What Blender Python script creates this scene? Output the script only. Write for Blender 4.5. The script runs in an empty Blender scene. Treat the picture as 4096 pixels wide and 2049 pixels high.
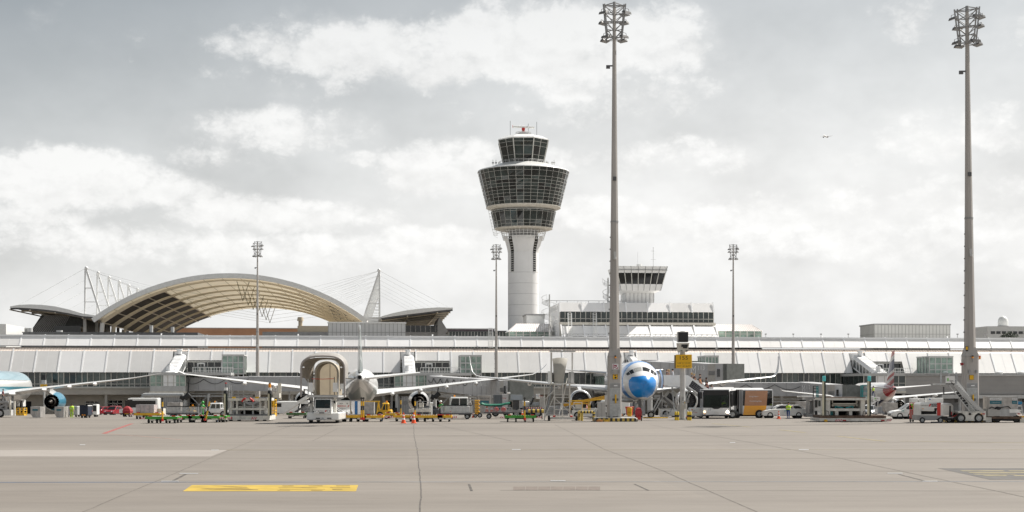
import bpy, math, random
from mathutils import Vector, Matrix
random.seed(7)
SC = bpy.context.scene
COL = SC.collection
F = 5689.0          # focal length in photograph pixels (50 mm on a 36 mm wide frame, 4096 px)
CX, HY = 2048.0, 1555.0
EYE = 3.0           # eye height over the near apron
R = math.radians

def gz(Y):          # the apron is level to 150 m, then drains gently towards the terminal
    return 0.0 if Y <= 150 else (-0.0162 * (Y - 150) if Y < 300 else -2.43)
def sc(Y): return F / Y
def depth(foot):    # distance of a thing whose foot stands at that height in the photograph
    y = 3.0 * F / (foot - HY)
    if y <= 150: return y
    return min(299.0, 3243.0 / (foot - 1647.2))
def wx(px, Y): return (px - CX) / F * Y
def wz(py, Y): return EYE - (py - HY) / F * Y

# ---------------------------------------------------------------- materials
MATS = {}
def mat(name, rgb, rough=0.5, metal=0.0, var=0.10, scale=1.5, bump=0.0, spec=0.5, coat=0.0, emit=None, stretch=None):
    if name in MATS: return MATS[name]
    m = bpy.data.materials.new(name); m.use_nodes = True
    nt = m.node_tree; b = nt.nodes['Principled BSDF']
    b.inputs['Roughness'].default_value = rough
    b.inputs['Metallic'].default_value = metal
    b.inputs['Specular IOR Level'].default_value = spec
    if coat:
        b.inputs['Coat Weight'].default_value = coat; b.inputs['Coat Roughness'].default_value = 0.08
    tc = nt.nodes.new('ShaderNodeTexCoord'); mp = nt.nodes.new('ShaderNodeMapping')
    nt.links.new(tc.outputs['Object'], mp.inputs[0])
    if stretch: mp.inputs['Scale'].default_value = stretch
    n = nt.nodes.new('ShaderNodeTexNoise'); n.inputs['Scale'].default_value = scale
    n.inputs['Detail'].default_value = 5; n.inputs['Roughness'].default_value = 0.65
    nt.links.new(mp.outputs[0], n.inputs['Vector'])
    cr = nt.nodes.new('ShaderNodeValToRGB')
    lo = [c * (1 - var * 1.4) for c in rgb]; hi = [min(1, c * (1 + var)) for c in rgb]
    cr.color_ramp.elements[0].position = 0.32; cr.color_ramp.elements[0].color = (*lo, 1)
    cr.color_ramp.elements[1].position = 0.68; cr.color_ramp.elements[1].color = (*hi, 1)
    nt.links.new(n.outputs['Fac'], cr.inputs[0]); nt.links.new(cr.outputs[0], b.inputs['Base Color'])
    if bump:
        bp = nt.nodes.new('ShaderNodeBump'); bp.inputs['Strength'].default_value = bump
        nt.links.new(n.outputs['Fac'], bp.inputs['Height']); nt.links.new(bp.outputs[0], b.inputs['Normal'])
    if emit:
        b.inputs['Emission Color'].default_value = (*rgb, 1); b.inputs['Emission Strength'].default_value = emit
    MATS[name] = m
    return m

WHITE = mat('white paint', (0.78, 0.78, 0.76), 0.32, var=0.06, coat=0.3)
DIRTYW = mat('worn white paint', (0.68, 0.66, 0.61), 0.5, var=0.18, scale=2.5)
CREAM = mat('cream paint', (0.62, 0.59, 0.52), 0.5, var=0.12)
LGREY = mat('light grey paint', (0.50, 0.50, 0.49), 0.45, var=0.10)
MGREY = mat('mid grey paint', (0.30, 0.30, 0.30), 0.5, var=0.12)
BRGREY = mat('jet bridge grey', (0.47, 0.47, 0.475), 0.5, var=0.08, scale=0.5)
DGREY = mat('dark grey paint', (0.10, 0.10, 0.105), 0.5, var=0.2)
BLACK = mat('matt black', (0.018, 0.018, 0.02), 0.6, var=0.3)
RUBBER = mat('tyre rubber', (0.022, 0.022, 0.022), 0.85, var=0.3, scale=6)
VOID = mat('dark opening', (0.012, 0.012, 0.013), 0.9, var=0.3)
ALU = mat('bare aluminium', (0.62, 0.62, 0.62), 0.38, 0.85, var=0.10)
GALV = mat('galvanised steel', (0.42, 0.43, 0.43), 0.5, 0.35, var=0.15, scale=3)
CHROME = mat('polished metal', (0.75, 0.75, 0.76), 0.15, 1.0, var=0.04)
YEL = mat('safety yellow', (0.72, 0.42, 0.02), 0.45, var=0.14)
SIGNY = mat('sign yellow', (0.78, 0.44, 0.005), 0.5, var=0.03)
GREEN = mat('dolly green', (0.055, 0.30, 0.035), 0.5, var=0.18)
LIME = mat('hi vis lime', (0.50, 0.75, 0.05), 0.7, var=0.1)
RAING = mat('rain coat green', (0.03, 0.33, 0.05), 0.45, var=0.45, scale=9, bump=.4)
RED = mat('signal red', (0.55, 0.03, 0.02), 0.45, var=0.12)
DRED = mat('dark red tarpaulin', (0.30, 0.02, 0.025), 0.6, var=0.25, scale=4, bump=0.3)
ORANGE = mat('cone orange', (0.85, 0.10, 0.02), 0.5, var=0.06)
AMBER = mat('amber lens', (0.85, 0.32, 0.02), 0.3, var=0.05)
TEAL = mat('teal paint', (0.02, 0.28, 0.30), 0.45, var=0.12)
LTEAL = mat('aqua lamp housing', (0.10, 0.58, 0.60), 0.4, var=0.06)
BLUE = mat('mid blue', (0.03, 0.16, 0.42), 0.45, var=0.12)
NAVY = mat('navy paint', (0.008, 0.015, 0.05), 0.3, var=0.1, coat=0.3)
GTARP = mat('green tarpaulin', (0.01, 0.16, 0.10), 0.6, var=0.25, scale=3, bump=0.3)
BEIGE = mat('beige render', (0.46, 0.42, 0.36), 0.7, var=0.07, scale=0.4)
GLASS = mat('tinted glass', (0.022, 0.034, 0.032), 0.06, var=0.5, scale=0.35, spec=0.6)
DGLASS = mat('dark glass', (0.010, 0.012, 0.013), 0.05, var=0.4, scale=0.3, spec=0.55)
GGLASS = mat('pale green glass', (0.24, 0.33, 0.28), 0.08, var=0.45, scale=0.5, spec=0.6)
RUST = mat('rusty roller deck', (0.13, 0.085, 0.06), 0.8, var=0.35, scale=3)
SKIN = mat('skin', (0.46, 0.27, 0.19), 0.55, var=0.08)
SKIND = mat('darker skin', (0.16, 0.08, 0.05), 0.55, var=0.08)
CARGO = mat('foil wrapped boxes', (0.48, 0.42, 0.42), 0.3, var=0.22, scale=3.5, bump=0.5)
ULDM = mat('scuffed container aluminium', (0.40, 0.38, 0.36), 0.45, 0.4, var=0.22, scale=1.8)
CONC = mat('cast concrete', (0.42, 0.41, 0.39), 0.85, var=0.10, scale=1.2)
MASTM = mat('weathered mast steel', (0.43, 0.405, 0.38), 0.6, 0.0, var=0.13, scale=0.8, stretch=(1, 1, 0.12))

# ---------------------------------------------------------------- mesh builder
class MB:
    def __init__(s, m=None):
        s.v = []; s.f = []; s.mi = []; s.sm = []; s.mats = []; s.xf = None
        s.cur = 0
        if m: s.use(m)
    def use(s, m):
        if m not in s.mats: s.mats.append(m)
        s.cur = s.mats.index(m); return s
    def add(s, vs, fs, smooth=False, m=None):
        if m: s.use(m)
        o = len(s.v)
        for p in vs:
            p = Vector(p)
            s.v.append(s.xf @ p if s.xf else p)
        for f in fs:
            s.f.append([i + o for i in f]); s.mi.append(s.cur); s.sm.append(smooth)
        return s
    def box(s, x0, x1, y0, y1, z0, z1, m=None):
        vs = [(x0,y0,z0),(x1,y0,z0),(x1,y1,z0),(x0,y1,z0),(x0,y0,z1),(x1,y0,z1),(x1,y1,z1),(x0,y1,z1)]
        return s.add(vs, [(0,3,2,1),(4,5,6,7),(0,1,5,4),(1,2,6,5),(2,3,7,6),(3,0,4,7)], m=m)
    def bevbox(s, x0, x1, y0, y1, z0, z1, b=0.05, m=None):
        # box with chamfered edges all round (a stack of rings)
        rings = []
        for z, i in ((z0, b), (z0 + b, 0), (z1 - b, 0), (z1, b)):
            xa, xb, ya, yb = x0 + i, x1 - i, y0 + i, y1 - i
            rings.append([(xa + b, ya, z), (xb - b, ya, z), (xb, ya + b, z), (xb, yb - b, z),
                          (xb - b, yb, z), (xa + b, yb, z), (xa, yb - b, z), (xa, ya + b, z)])
        return s.loft(rings, m=m)
    def quad(s, a, b, c, d, m=None): return s.add([a, b, c, d], [(0, 1, 2, 3)], m=m)
    def loft(s, rings, closed=True, cap=True, smooth=False, m=None):
        n = len(rings[0]); vs = [p for r in rings for p in r]; fs = []
        for i in range(len(rings) - 1):
            for j in range(n if closed else n - 1):
                k = (j + 1) % n
                fs.append((i*n + j, i*n + k, (i+1)*n + k, (i+1)*n + j))
        s.add(vs, fs, smooth, m)
        if cap and closed:
            s.add(rings[0], [tuple(reversed(range(n)))]); s.add(rings[-1], [tuple(range(n))])
        return s
    def cyl(s, p0, p1, r0, r1=None, n=10, cap=True, m=None, smooth=True):
        r1 = r0 if r1 is None else r1
        p0 = Vector(p0); p1 = Vector(p1); d = (p1 - p0).normalized()
        a = Vector((0, 0, 1)) if abs(d.z) < 0.9 else Vector((1, 0, 0))
        u = d.cross(a).normalized(); w = d.cross(u)
        off = math.pi / n
        rings = [[p + (u * math.cos(2*math.pi*i/n + off) + w * math.sin(2*math.pi*i/n + off)) * r for i in range(n)] for p, r in ((p0, r0), (p1, r1))]
        return s.loft(rings, cap=cap, smooth=smooth and n > 4, m=m)
    def bar(s, p0, p1, t, m=None): return s.cyl(p0, p1, t * 0.7071, n=4, m=m, smooth=False)
    def tube(s, pts, r, n=6, m=None):
        for a, b in zip(pts, pts[1:]): s.cyl(a, b, r, n=n, m=m)
        return s
    def prism(s, poly, axis, a0, a1, m=None):
        # poly: 2D points; axis 'x' -> (y,z), 'y' -> (x,z), 'z' -> (x,y)
        def P(p, a):
            return (a, p[0], p[1]) if axis == 'x' else ((p[0], a, p[1]) if axis == 'y' else (p[0], p[1], a))
        return s.loft([[P(p, a0) for p in poly], [P(p, a1) for p in poly]], m=m)
    def lathe(s, prof, o=(0, 0, 0), axis='z', n=24, m=None, a0=0.0, a1=2*math.pi, smooth=True, cap=True):
        full = abs(a1 - a0 - 2*math.pi) < 1e-6
        rings = []
        k = n if full else n + 1
        for r, h in prof:
            ring = []
            for i in range(k):
                t = a0 + (a1 - a0) * i / n
                c, d = r * math.cos(t), r * math.sin(t)
                ring.append({'z': (o[0]+c, o[1]+d, o[2]+h), 'y': (o[0]+c, o[1]+h, o[2]+d), 'x': (o[0]+h, o[1]+c, o[2]+d)}[axis])
            rings.append(ring)
        return s.loft(rings, closed=full, cap=cap and full, smooth=smooth, m=m)
    def sphere(s, c, r, n=12, m=None, sx=1, sy=1, sz=1):
        h = n // 2
        rings = []
        for i in range(h + 1):
            t = math.pi * (0.02 + 0.96 * i / h)
            rings.append([(c[0] + sx*r*math.sin(t)*math.cos(2*math.pi*j/n), c[1] + sy*r*math.sin(t)*math.sin(2*math.pi*j/n), c[2] - sz*r*math.cos(t)) for j in range(n)])
        return s.loft(rings, smooth=True, m=m)
    def out(s, name, parent=None, m=None, loc=None, rz=0):
        me = bpy.data.meshes.new(name)
        me.from_pydata([tuple(p) for p in s.v], [], s.f)
        for x in (s.mats or [m or LGREY]): me.materials.append(x)
        me.polygons.foreach_set('material_index', s.mi if s.mats else [0] * len(s.f))
        me.polygons.foreach_set('use_smooth', s.sm)
        me.update()
        o = bpy.data.objects.new(name, me); COL.objects.link(o)
        if parent: o.parent = parent
        if loc: o.location = loc
        if rz: o.rotation_euler.z = rz
        return o

def tag(o, label=None, cat=None, group=None, kind=None):
    if label: o['label'] = label
    if cat: o['category'] = cat
    if group: o['group'] = group
    if kind: o['kind'] = kind
    return o
def thing(name, label, cat, loc=(0, 0, 0), rz=0.0, group=None):
    o = bpy.data.objects.new(name, None); COL.objects.link(o)
    o.location = loc; o.rotation_euler.z = rz; o.empty_display_size = 0.3
    return tag(o, label, cat, group)
class G:
    """A thing standing on the apron with its foot at a point measured in the photograph; X() and Z() give its size in metres from measured outlines."""
    def __init__(s, name, label, cat, px, foot=None, Y=None, rz=0.0, group=None, z=None):
        s.Y = Y if Y is not None else depth(foot)
        s.px = px; s.S = sc(s.Y); s.z0 = gz(s.Y) if z is None else z
        s.t = thing(name, label, cat, (wx(px, s.Y), s.Y, s.z0), rz, group)
    def X(s, px): return (px - s.px) / s.S
    def Z(s, py): return wz(py, s.Y) - s.z0
def translucent(m, col, f):
    nt = m.node_tree; b = nt.nodes['Principled BSDF']; out = [n for n in nt.nodes if n.type == 'OUTPUT_MATERIAL'][0]
    tr = nt.nodes.new('ShaderNodeBsdfTranslucent'); tr.inputs[0].default_value = (*col, 1); mx = nt.nodes.new('ShaderNodeMixShader'); mx.inputs[0].default_value = f
    nt.links.new(b.outputs[0], mx.inputs[1]); nt.links.new(tr.outputs[0], mx.inputs[2]); nt.links.new(mx.outputs[0], out.inputs[0])
def copy_tree(o, parent=None):
    c = o.copy(); COL.objects.link(c)
    if parent: c.parent = parent
    for ch in list(o.children): copy_tree(ch, c)
    return c

_txt = {}
def text(parent, name, s, m, cx, y, cz, w, h, face='-y', rx=0.0, slant=0.0):
    """Raised lettering lying on a face; w or h in metres (h None keeps proportion)."""
    cu = bpy.data.curves.new(name, 'FONT'); cu.body = s; cu.extrude = 0.0; cu.resolution_u = 2
    cu.shear = slant
    ob = bpy.data.objects.new(name, cu); COL.objects.link(ob)
    dg = bpy.context.evaluated_depsgraph_get(); dg.update()
    me = bpy.data.meshes.new_from_object(ob.evaluated_get(dg))
    bpy.data.objects.remove(ob)
    xs = [v.co.x for v in me.vertices]; ys = [v.co.y for v in me.vertices]
    x0, x1, y0, y1 = min(xs), max(xs), min(ys), max(ys)
    kx = w / (x1 - x0); ky = (h / (y1 - y0)) if h else kx
    for v in me.vertices:
        a = (v.co.x - (x0 + x1) / 2) * kx; b = (v.co.y - (y0 + y1) / 2) * ky
        v.co = (a, 0, b)
    me.materials.clear(); me.materials.append(m); me.update()
    o = bpy.data.objects.new(name, me); COL.objects.link(o)
    if parent: o.parent = parent
    o.location = (cx, y, cz)
    if face == '+x': o.rotation_euler.z = R(90)
    elif face == '-x': o.rotation_euler.z = R(-90)
    elif face == 'z': o.rotation_euler.x = R(-90)
    elif isinstance(face, (int, float)): o.rotation_euler.z = face
    if rx: o.rotation_euler.x = rx
    return o

_wheels = {}
def wheel(parent, x, y, z, r, w, axis='x', rim=None, split=False, name='wheel'):
    """A road wheel; split gives tyre and rim as parts of the wheel."""
    key = (round(r, 3), round(w, 3), axis, rim, split)
    rim = rim or GALV
    if key not in _wheels:
        h = w / 2
        t = MB(RUBBER).lathe([(r*0.58, -h*0.9), (r*0.86, -h), (r*0.97, -h*0.7), (r, -h*0.3), (r, h*0.3), (r*0.97, h*0.7), (r*0.86, h), (r*0.58, h*0.9)], axis=axis, n=18, cap=False)
        q = t if not split else MB()
        q.lathe([(r*0.05, -h*0.55), (r*0.30, -h*0.75), (r*0.34, -h*0.5), (r*0.57, -h*0.62), (r*0.585, -h*0.92), (r*0.585, h*0.92), (r*0.57, h*0.62), (r*0.34, h*0.5), (r*0.30, h*0.75), (r*0.05, h*0.55)], axis=axis, n=14, m=rim)
        _wheels[key] = (t, q if split else None)
    t, q = _wheels[key]
    o = bpy.data.objects.get('__proto' + str(key))
    mk = 'mesh%s' % (str(key),)
    if mk not in _txt:
        a = t.out('tyre' if False else name); _txt[mk] = a.data; bpy.data.objects.remove(a)
        if q:
            a = q.out('rim'); _txt[mk + 'r'] = a.data; bpy.data.objects.remove(a)
    o = bpy.data.objects.new(name, _txt[mk]); COL.objects.link(o); o.parent = parent; o.location = (x, y, z)
    if q:
        c = bpy.data.objects.new('rim', _txt[mk + 'r']); COL.objects.link(c); c.parent = o
    return o

def stripes(mb, x0, x1, y, z0, z1, n, ma, mb_, slant=0.0, th=0.01):
    """Hazard striping: alternating plates set on a face that looks towards -y."""
    w = (x1 - x0) / n
    for i in range(n):
        a = x0 + i * w; b = a + w
        q = [(a, y, z0), (b, y, z0), (min(b + slant, x1 + slant), y, z1), (a + slant, y, z1)]
        mb.use(ma if i % 2 == 0 else mb_)
        mb.loft([[(p[0], p[1] - th, p[2]) for p in q], q])
    return mb

# ---------------------------------------------------------------- camera, sun, sky
cam = bpy.data.cameras.new('camera'); cam.lens = 50; cam.sensor_width = 36; cam.sensor_fit = 'HORIZONTAL'
cam.shift_y = (HY - 1024.5) / 4096.0; cam.clip_start = 0.5; cam.clip_end = 20000
co = bpy.data.objects.new('camera', cam); COL.objects.link(co); co.location = (0, 0, EYE); co.rotation_euler = (R(90), 0, 0)
SC.camera = co
SC.view_settings.view_transform = 'Standard'; SC.view_settings.look = 'None'; SC.view_settings.gamma = 1
SC.view_settings.exposure = 1.06
SUN_EL, SUN_AZ = R(50), R(58)      # azimuth measured from +Y (the view direction) towards +X
sv = Vector((math.sin(SUN_AZ)*math.cos(SUN_EL), math.cos(SUN_AZ)*math.cos(SUN_EL), math.sin(SUN_EL)))
sl = bpy.data.lights.new('sun', 'SUN'); sl.energy = 3.4; sl.angle = R(0.5); sl.color = (1.0, 0.955, 0.89)
so = bpy.data.objects.new('sun', sl); COL.objects.link(so); so.rotation_euler = sv.to_track_quat('Z', 'Y').to_euler(); so.location = (300, 300, 300)

W = bpy.data.worlds.new('World'); SC.world = W; W.use_nodes = True
nt = W.node_tree; bg = nt.nodes['Background']; L = nt.links.new
def N(t, **k):
    n = nt.nodes.new(t)
    for a, b in k.items(): setattr(n, a, b)
    return n
def M(op, a, b=None, c=None, clamp=False):
    n = N('ShaderNodeMath', operation=op); n.use_clamp = clamp
    for i, x in enumerate((a, b, c)):
        if x is None: continue
        if isinstance(x, (int, float)): n.inputs[i].default_value = x
        else: L(x, n.inputs[i])
    return n.outputs[0]
SKYK = 0.41
sky = N('ShaderNodeTexSky', sky_type='NISHITA'); sky.sun_disc = False
sky.sun_elevation = SUN_EL; sky.sun_rotation = SUN_AZ; sky.air_density = 1.3; sky.dust_density = 2.5; sky.ozone_density = 1.0; sky.altitude = 450
hs = N('ShaderNodeHueSaturation'); hs.inputs['Saturation'].default_value = 0.36; hs.inputs['Value'].default_value = 1.0
L(sky.outputs[0], hs.inputs['Color'])
tc = N('ShaderNodeTexCoord'); sp = N('ShaderNodeSeparateXYZ'); L(tc.outputs['Generated'], sp.inputs[0])
az = M('MULTIPLY', M('ARCTAN2', sp.outputs[0], sp.outputs[1]), 57.2958)
el = M('MULTIPLY', M('ARCSINE', sp.outputs[2]), 57.2958)
def deg(px, py):
    x, z = (px - CX) / F, (HY - py) / F
    return math.degrees(math.atan(x)), math.degrees(math.atan(z / math.sqrt(1 + x*x)))
# cumulus banks: (px, py of middle, half width px, half height px, weight)
BANKS = [(1700, 210, 600, 105, .80), (2250, 170, 480, 130, .95), (1150, 330, 300, 60, .42), (2560, 250, 240, 120, .5),
         (2450, 350, 420, 70, .55), (1080, 520, 270, 80, .66), (1400, 500, 130, 60, .5), (250, 720, 330, 95, .85), (620, 750, 180, 65, .6),
         (1750, 660, 210, 85, .85), (1430, 640, 60, 32, .5), (1100, 860, 330, 55, .6), (2680, 640, 250, 65, .5), (3250, 840, 420, 60, .5),
         (3800, 520, 260, 90, .55), (3060, 470, 100, 40, .25), (2800, 880, 420, 60, .6), (3700, 780, 420, 80, .4), (3780, 60, 330, 90, .35),
         (1750, 960, 170, 50, .6), (400, 960, 400, 60, .4), (2300, 450, 400, 60, .4), (950, 620, 200, 60, .45), (2150, 640, 200, 60, .5), (2300, 850, 260, 55, .55), (3400, 960, 500, 60, .5), (1200, 1000, 420, 55, .5), (120, 840, 260, 50, .5), (3950, 900, 260, 60, .45), (3450, 620, 200, 40, .3)]
cxyz = N('ShaderNodeCombineXYZ'); L(az, cxyz.inputs[0]); L(M('MULTIPLY', el, 1.35), cxyz.inputs[1])
def fbm(scale, detail, rough, dist=0.0, off=(0, 0, 0)):
    mp = N('ShaderNodeMapping'); mp.inputs['Location'].default_value = off; L(cxyz.outputs[0], mp.inputs[0])
    n = N('ShaderNodeTexNoise'); n.inputs['Scale'].default_value = scale; n.inputs['Detail'].default_value = detail
    n.inputs['Roughness'].default_value = rough; n.inputs['Distortion'].default_value = dist; L(mp.outputs[0], n.inputs['Vector'])
    return n.outputs['Fac']
n1 = fbm(0.36, 6, 0.58); n2 = fbm(0.36, 5, 0.58, off=(-0.20, -0.42, 0)); n3 = fbm(0.11, 4, 0.5, off=(7, 3, 1)); nw = fbm(1.3, 5, 0.6, off=(3, 9, 2))
wa = M('ADD', az, M('MULTIPLY', M('SUBTRACT', fbm(0.5, 4, .6, off=(5, 5, 0)), 0.5), 1.6))
we = M('ADD', el, M('MULTIPLY', M('SUBTRACT', fbm(0.5, 4, .6, off=(1, 8, 3)), 0.5), 0.9))
tot = None; low = None
for px, py, hw, hh, wt in BANKS:
    a, e = deg(px, py); sa, se = hw / F * 57.3 * 1.15, hh / F * 57.3 * 1.2
    dx = M('DIVIDE', M('SUBTRACT', wa, a), sa)
    dy = M('DIVIDE', M('SUBTRACT', we, e), se)
    r2 = M('MULTIPLY_ADD', dx, dx, M('MULTIPLY', dy, dy))
    g = M('MULTIPLY', M('POWER', 2.718, M('MULTIPLY', M('MULTIPLY', r2, r2), -0.55)), wt)
    gl = M('MULTIPLY', g, M('MULTIPLY_ADD', dy, 0.5, 0.5, clamp=True))
    tot = g if tot is None else M('MAXIMUM', tot, g)
    low = gl if low is None else M('MAXIMUM', low, gl)
# elsewhere on the dome (behind and above the camera) the same broken cumulus from noise alone
far = M('MULTIPLY', M('SUBTRACT', n3, 0.50), 2.0)
base = M('MULTIPLY', M('SUBTRACT', 1.0, M('DIVIDE', el, 11.0), clamp=True), 0.40)
def vor(scale, off=(0, 0, 0)):
    mp = N('ShaderNodeMapping'); mp.inputs['Location'].default_value = off
    wv = N('ShaderNodeCombineXYZ'); L(M('ADD', az, M('MULTIPLY', M('SUBTRACT', nw, 0.5), 0.9)), wv.inputs[0]); L(M('ADD', M('MULTIPLY', el, 1.3), M('MULTIPLY', M('SUBTRACT', n1, 0.5), 0.8)), wv.inputs[1]); L(wv.outputs[0], mp.inputs[0])
    v = N('ShaderNodeTexVoronoi'); v.feature = 'F1'; v.inputs['Scale'].default_value = scale; v.inputs['Detail'].default_value = 3; v.inputs['Roughness'].default_value = 0.62
    v.inputs['Lacunarity'].default_value = 2.3; v.normalize = True; L(mp.outputs[0], v.inputs['Vector']); return v.outputs['Distance']
v1 = vor(0.62)
puff = M('ADD', M('ADD', M('MULTIPLY', tot, 1.0), M('MULTIPLY', M('SUBTRACT', 1.0, M('MULTIPLY', M('ABSOLUTE', M('SUBTRACT', el, 5.0)), 0.2), clamp=True), 0.30)), M('ADD', M('MULTIPLY', M('SUBTRACT', 0.36, v1), 1.25), M('MULTIPLY', M('SUBTRACT', n1, 0.5), 1.3)))
pm = N('ShaderNodeMapRange', interpolation_type='SMOOTHSTEP'); pm.inputs['From Min'].default_value = 0.34; pm.inputs['From Max'].default_value = 0.86; L(puff, pm.inputs['Value'])
dens = M('ADD', M('ADD', tot, base), M('ADD', M('MULTIPLY', M('SUBTRACT', n1, 0.5), 1.5), M('MULTIPLY', far, 0.25)))
mr = N('ShaderNodeMapRange', interpolation_type='SMOOTHSTEP'); mr.inputs['From Min'].default_value = 0.16; mr.inputs['From Max'].default_value = 1.12
L(dens, mr.inputs['Value'])
lit = M('ADD', M('ADD', M('MULTIPLY', M('SUBTRACT', n1, n2), 0.9), M('MULTIPLY', M('SUBTRACT', 0.30, v1), 0.35)), M('MULTIPLY', low, 0.36))
shade = M('ADD', M('ADD', 0.448, M('MULTIPLY', lit, 0.32)), M('MULTIPLY', M('SUBTRACT', nw, 0.5), 0.03), clamp=False)
shade = M('MINIMUM', M('MAXIMUM', shade, 0.385), 0.51)
# clouds behind the camera boosted as added fill light, as if front lit
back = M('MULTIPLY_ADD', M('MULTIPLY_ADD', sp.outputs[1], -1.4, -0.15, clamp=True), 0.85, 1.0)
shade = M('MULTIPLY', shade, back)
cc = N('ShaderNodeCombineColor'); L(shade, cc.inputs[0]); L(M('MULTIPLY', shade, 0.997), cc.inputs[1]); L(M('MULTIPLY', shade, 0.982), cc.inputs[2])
# thin high veil: whitens towards the horizon and towards the sun's side
veil = M('ADD', M('MULTIPLY', M('SUBTRACT', 1.0, M('DIVIDE', el, 15.5), clamp=True), 1.0), M('MULTIPLY_ADD', M('MINIMUM', az, 4.0), 0.0150, 0.36, clamp=True))
veil = M('MINIMUM', veil, 0.97)
skyc = N('ShaderNodeMix', data_type='RGBA'); L(veil, skyc.inputs['Factor'])
scl = N('ShaderNodeMix', data_type='RGBA', blend_type='MULTIPLY'); scl.inputs['Factor'].default_value = 1
SKYSTR = 0.085
L(hs.outputs[0], scl.inputs[6]); scl.inputs[7].default_value = (SKYK * 0.95, SKYK * 1.0, SKYK * 1.01, 1)
L(scl.outputs[2], skyc.inputs[6]); VEILV = 0.45 / SKYSTR; 
nb = M('MULTIPLY_ADD', M('SUBTRACT', fbm(0.22, 4, .55, off=(2, 4, 8)), 0.5), 0.55, 0.955)
vc = N('ShaderNodeMix', data_type='RGBA', blend_type='MULTIPLY'); vc.inputs['Factor'].default_value = 1; vc.clamp_result = False; vc.inputs[6].default_value = (VEILV, VEILV * 0.998, VEILV * 0.985, 1)
cv = N('ShaderNodeCombineColor'); [L(nb, cv.inputs[i]) for i in range(3)]; L(cv.outputs[0], vc.inputs[7]); L(vc.outputs[2], skyc.inputs[7])
mx = N('ShaderNodeMix', data_type='RGBA'); L(M('MAXIMUM', M('MULTIPLY', mr.outputs[0], 0.62), M('MULTIPLY', pm.outputs[0], M('MULTIPLY_ADD', el, -0.018, 0.90))), mx.inputs['Factor']); L(skyc.outputs[2], mx.inputs[6])
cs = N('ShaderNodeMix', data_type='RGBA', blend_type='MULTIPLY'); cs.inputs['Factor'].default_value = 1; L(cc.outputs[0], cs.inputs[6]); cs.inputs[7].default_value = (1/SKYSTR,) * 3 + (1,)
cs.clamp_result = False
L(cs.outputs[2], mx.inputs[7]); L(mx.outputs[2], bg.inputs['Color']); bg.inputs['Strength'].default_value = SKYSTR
try:
    W.cycles.sampling_method = 'MANUAL'; W.cycles.sample_map_resolution = 512
except Exception: pass
SC.cycles.use_denoising = True
SC.cycles.max_bounces = 6; SC.cycles.diffuse_bounces = 3; SC.cycles.glossy_bounces = 3; SC.cycles.transparent_max_bounces = 8
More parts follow.
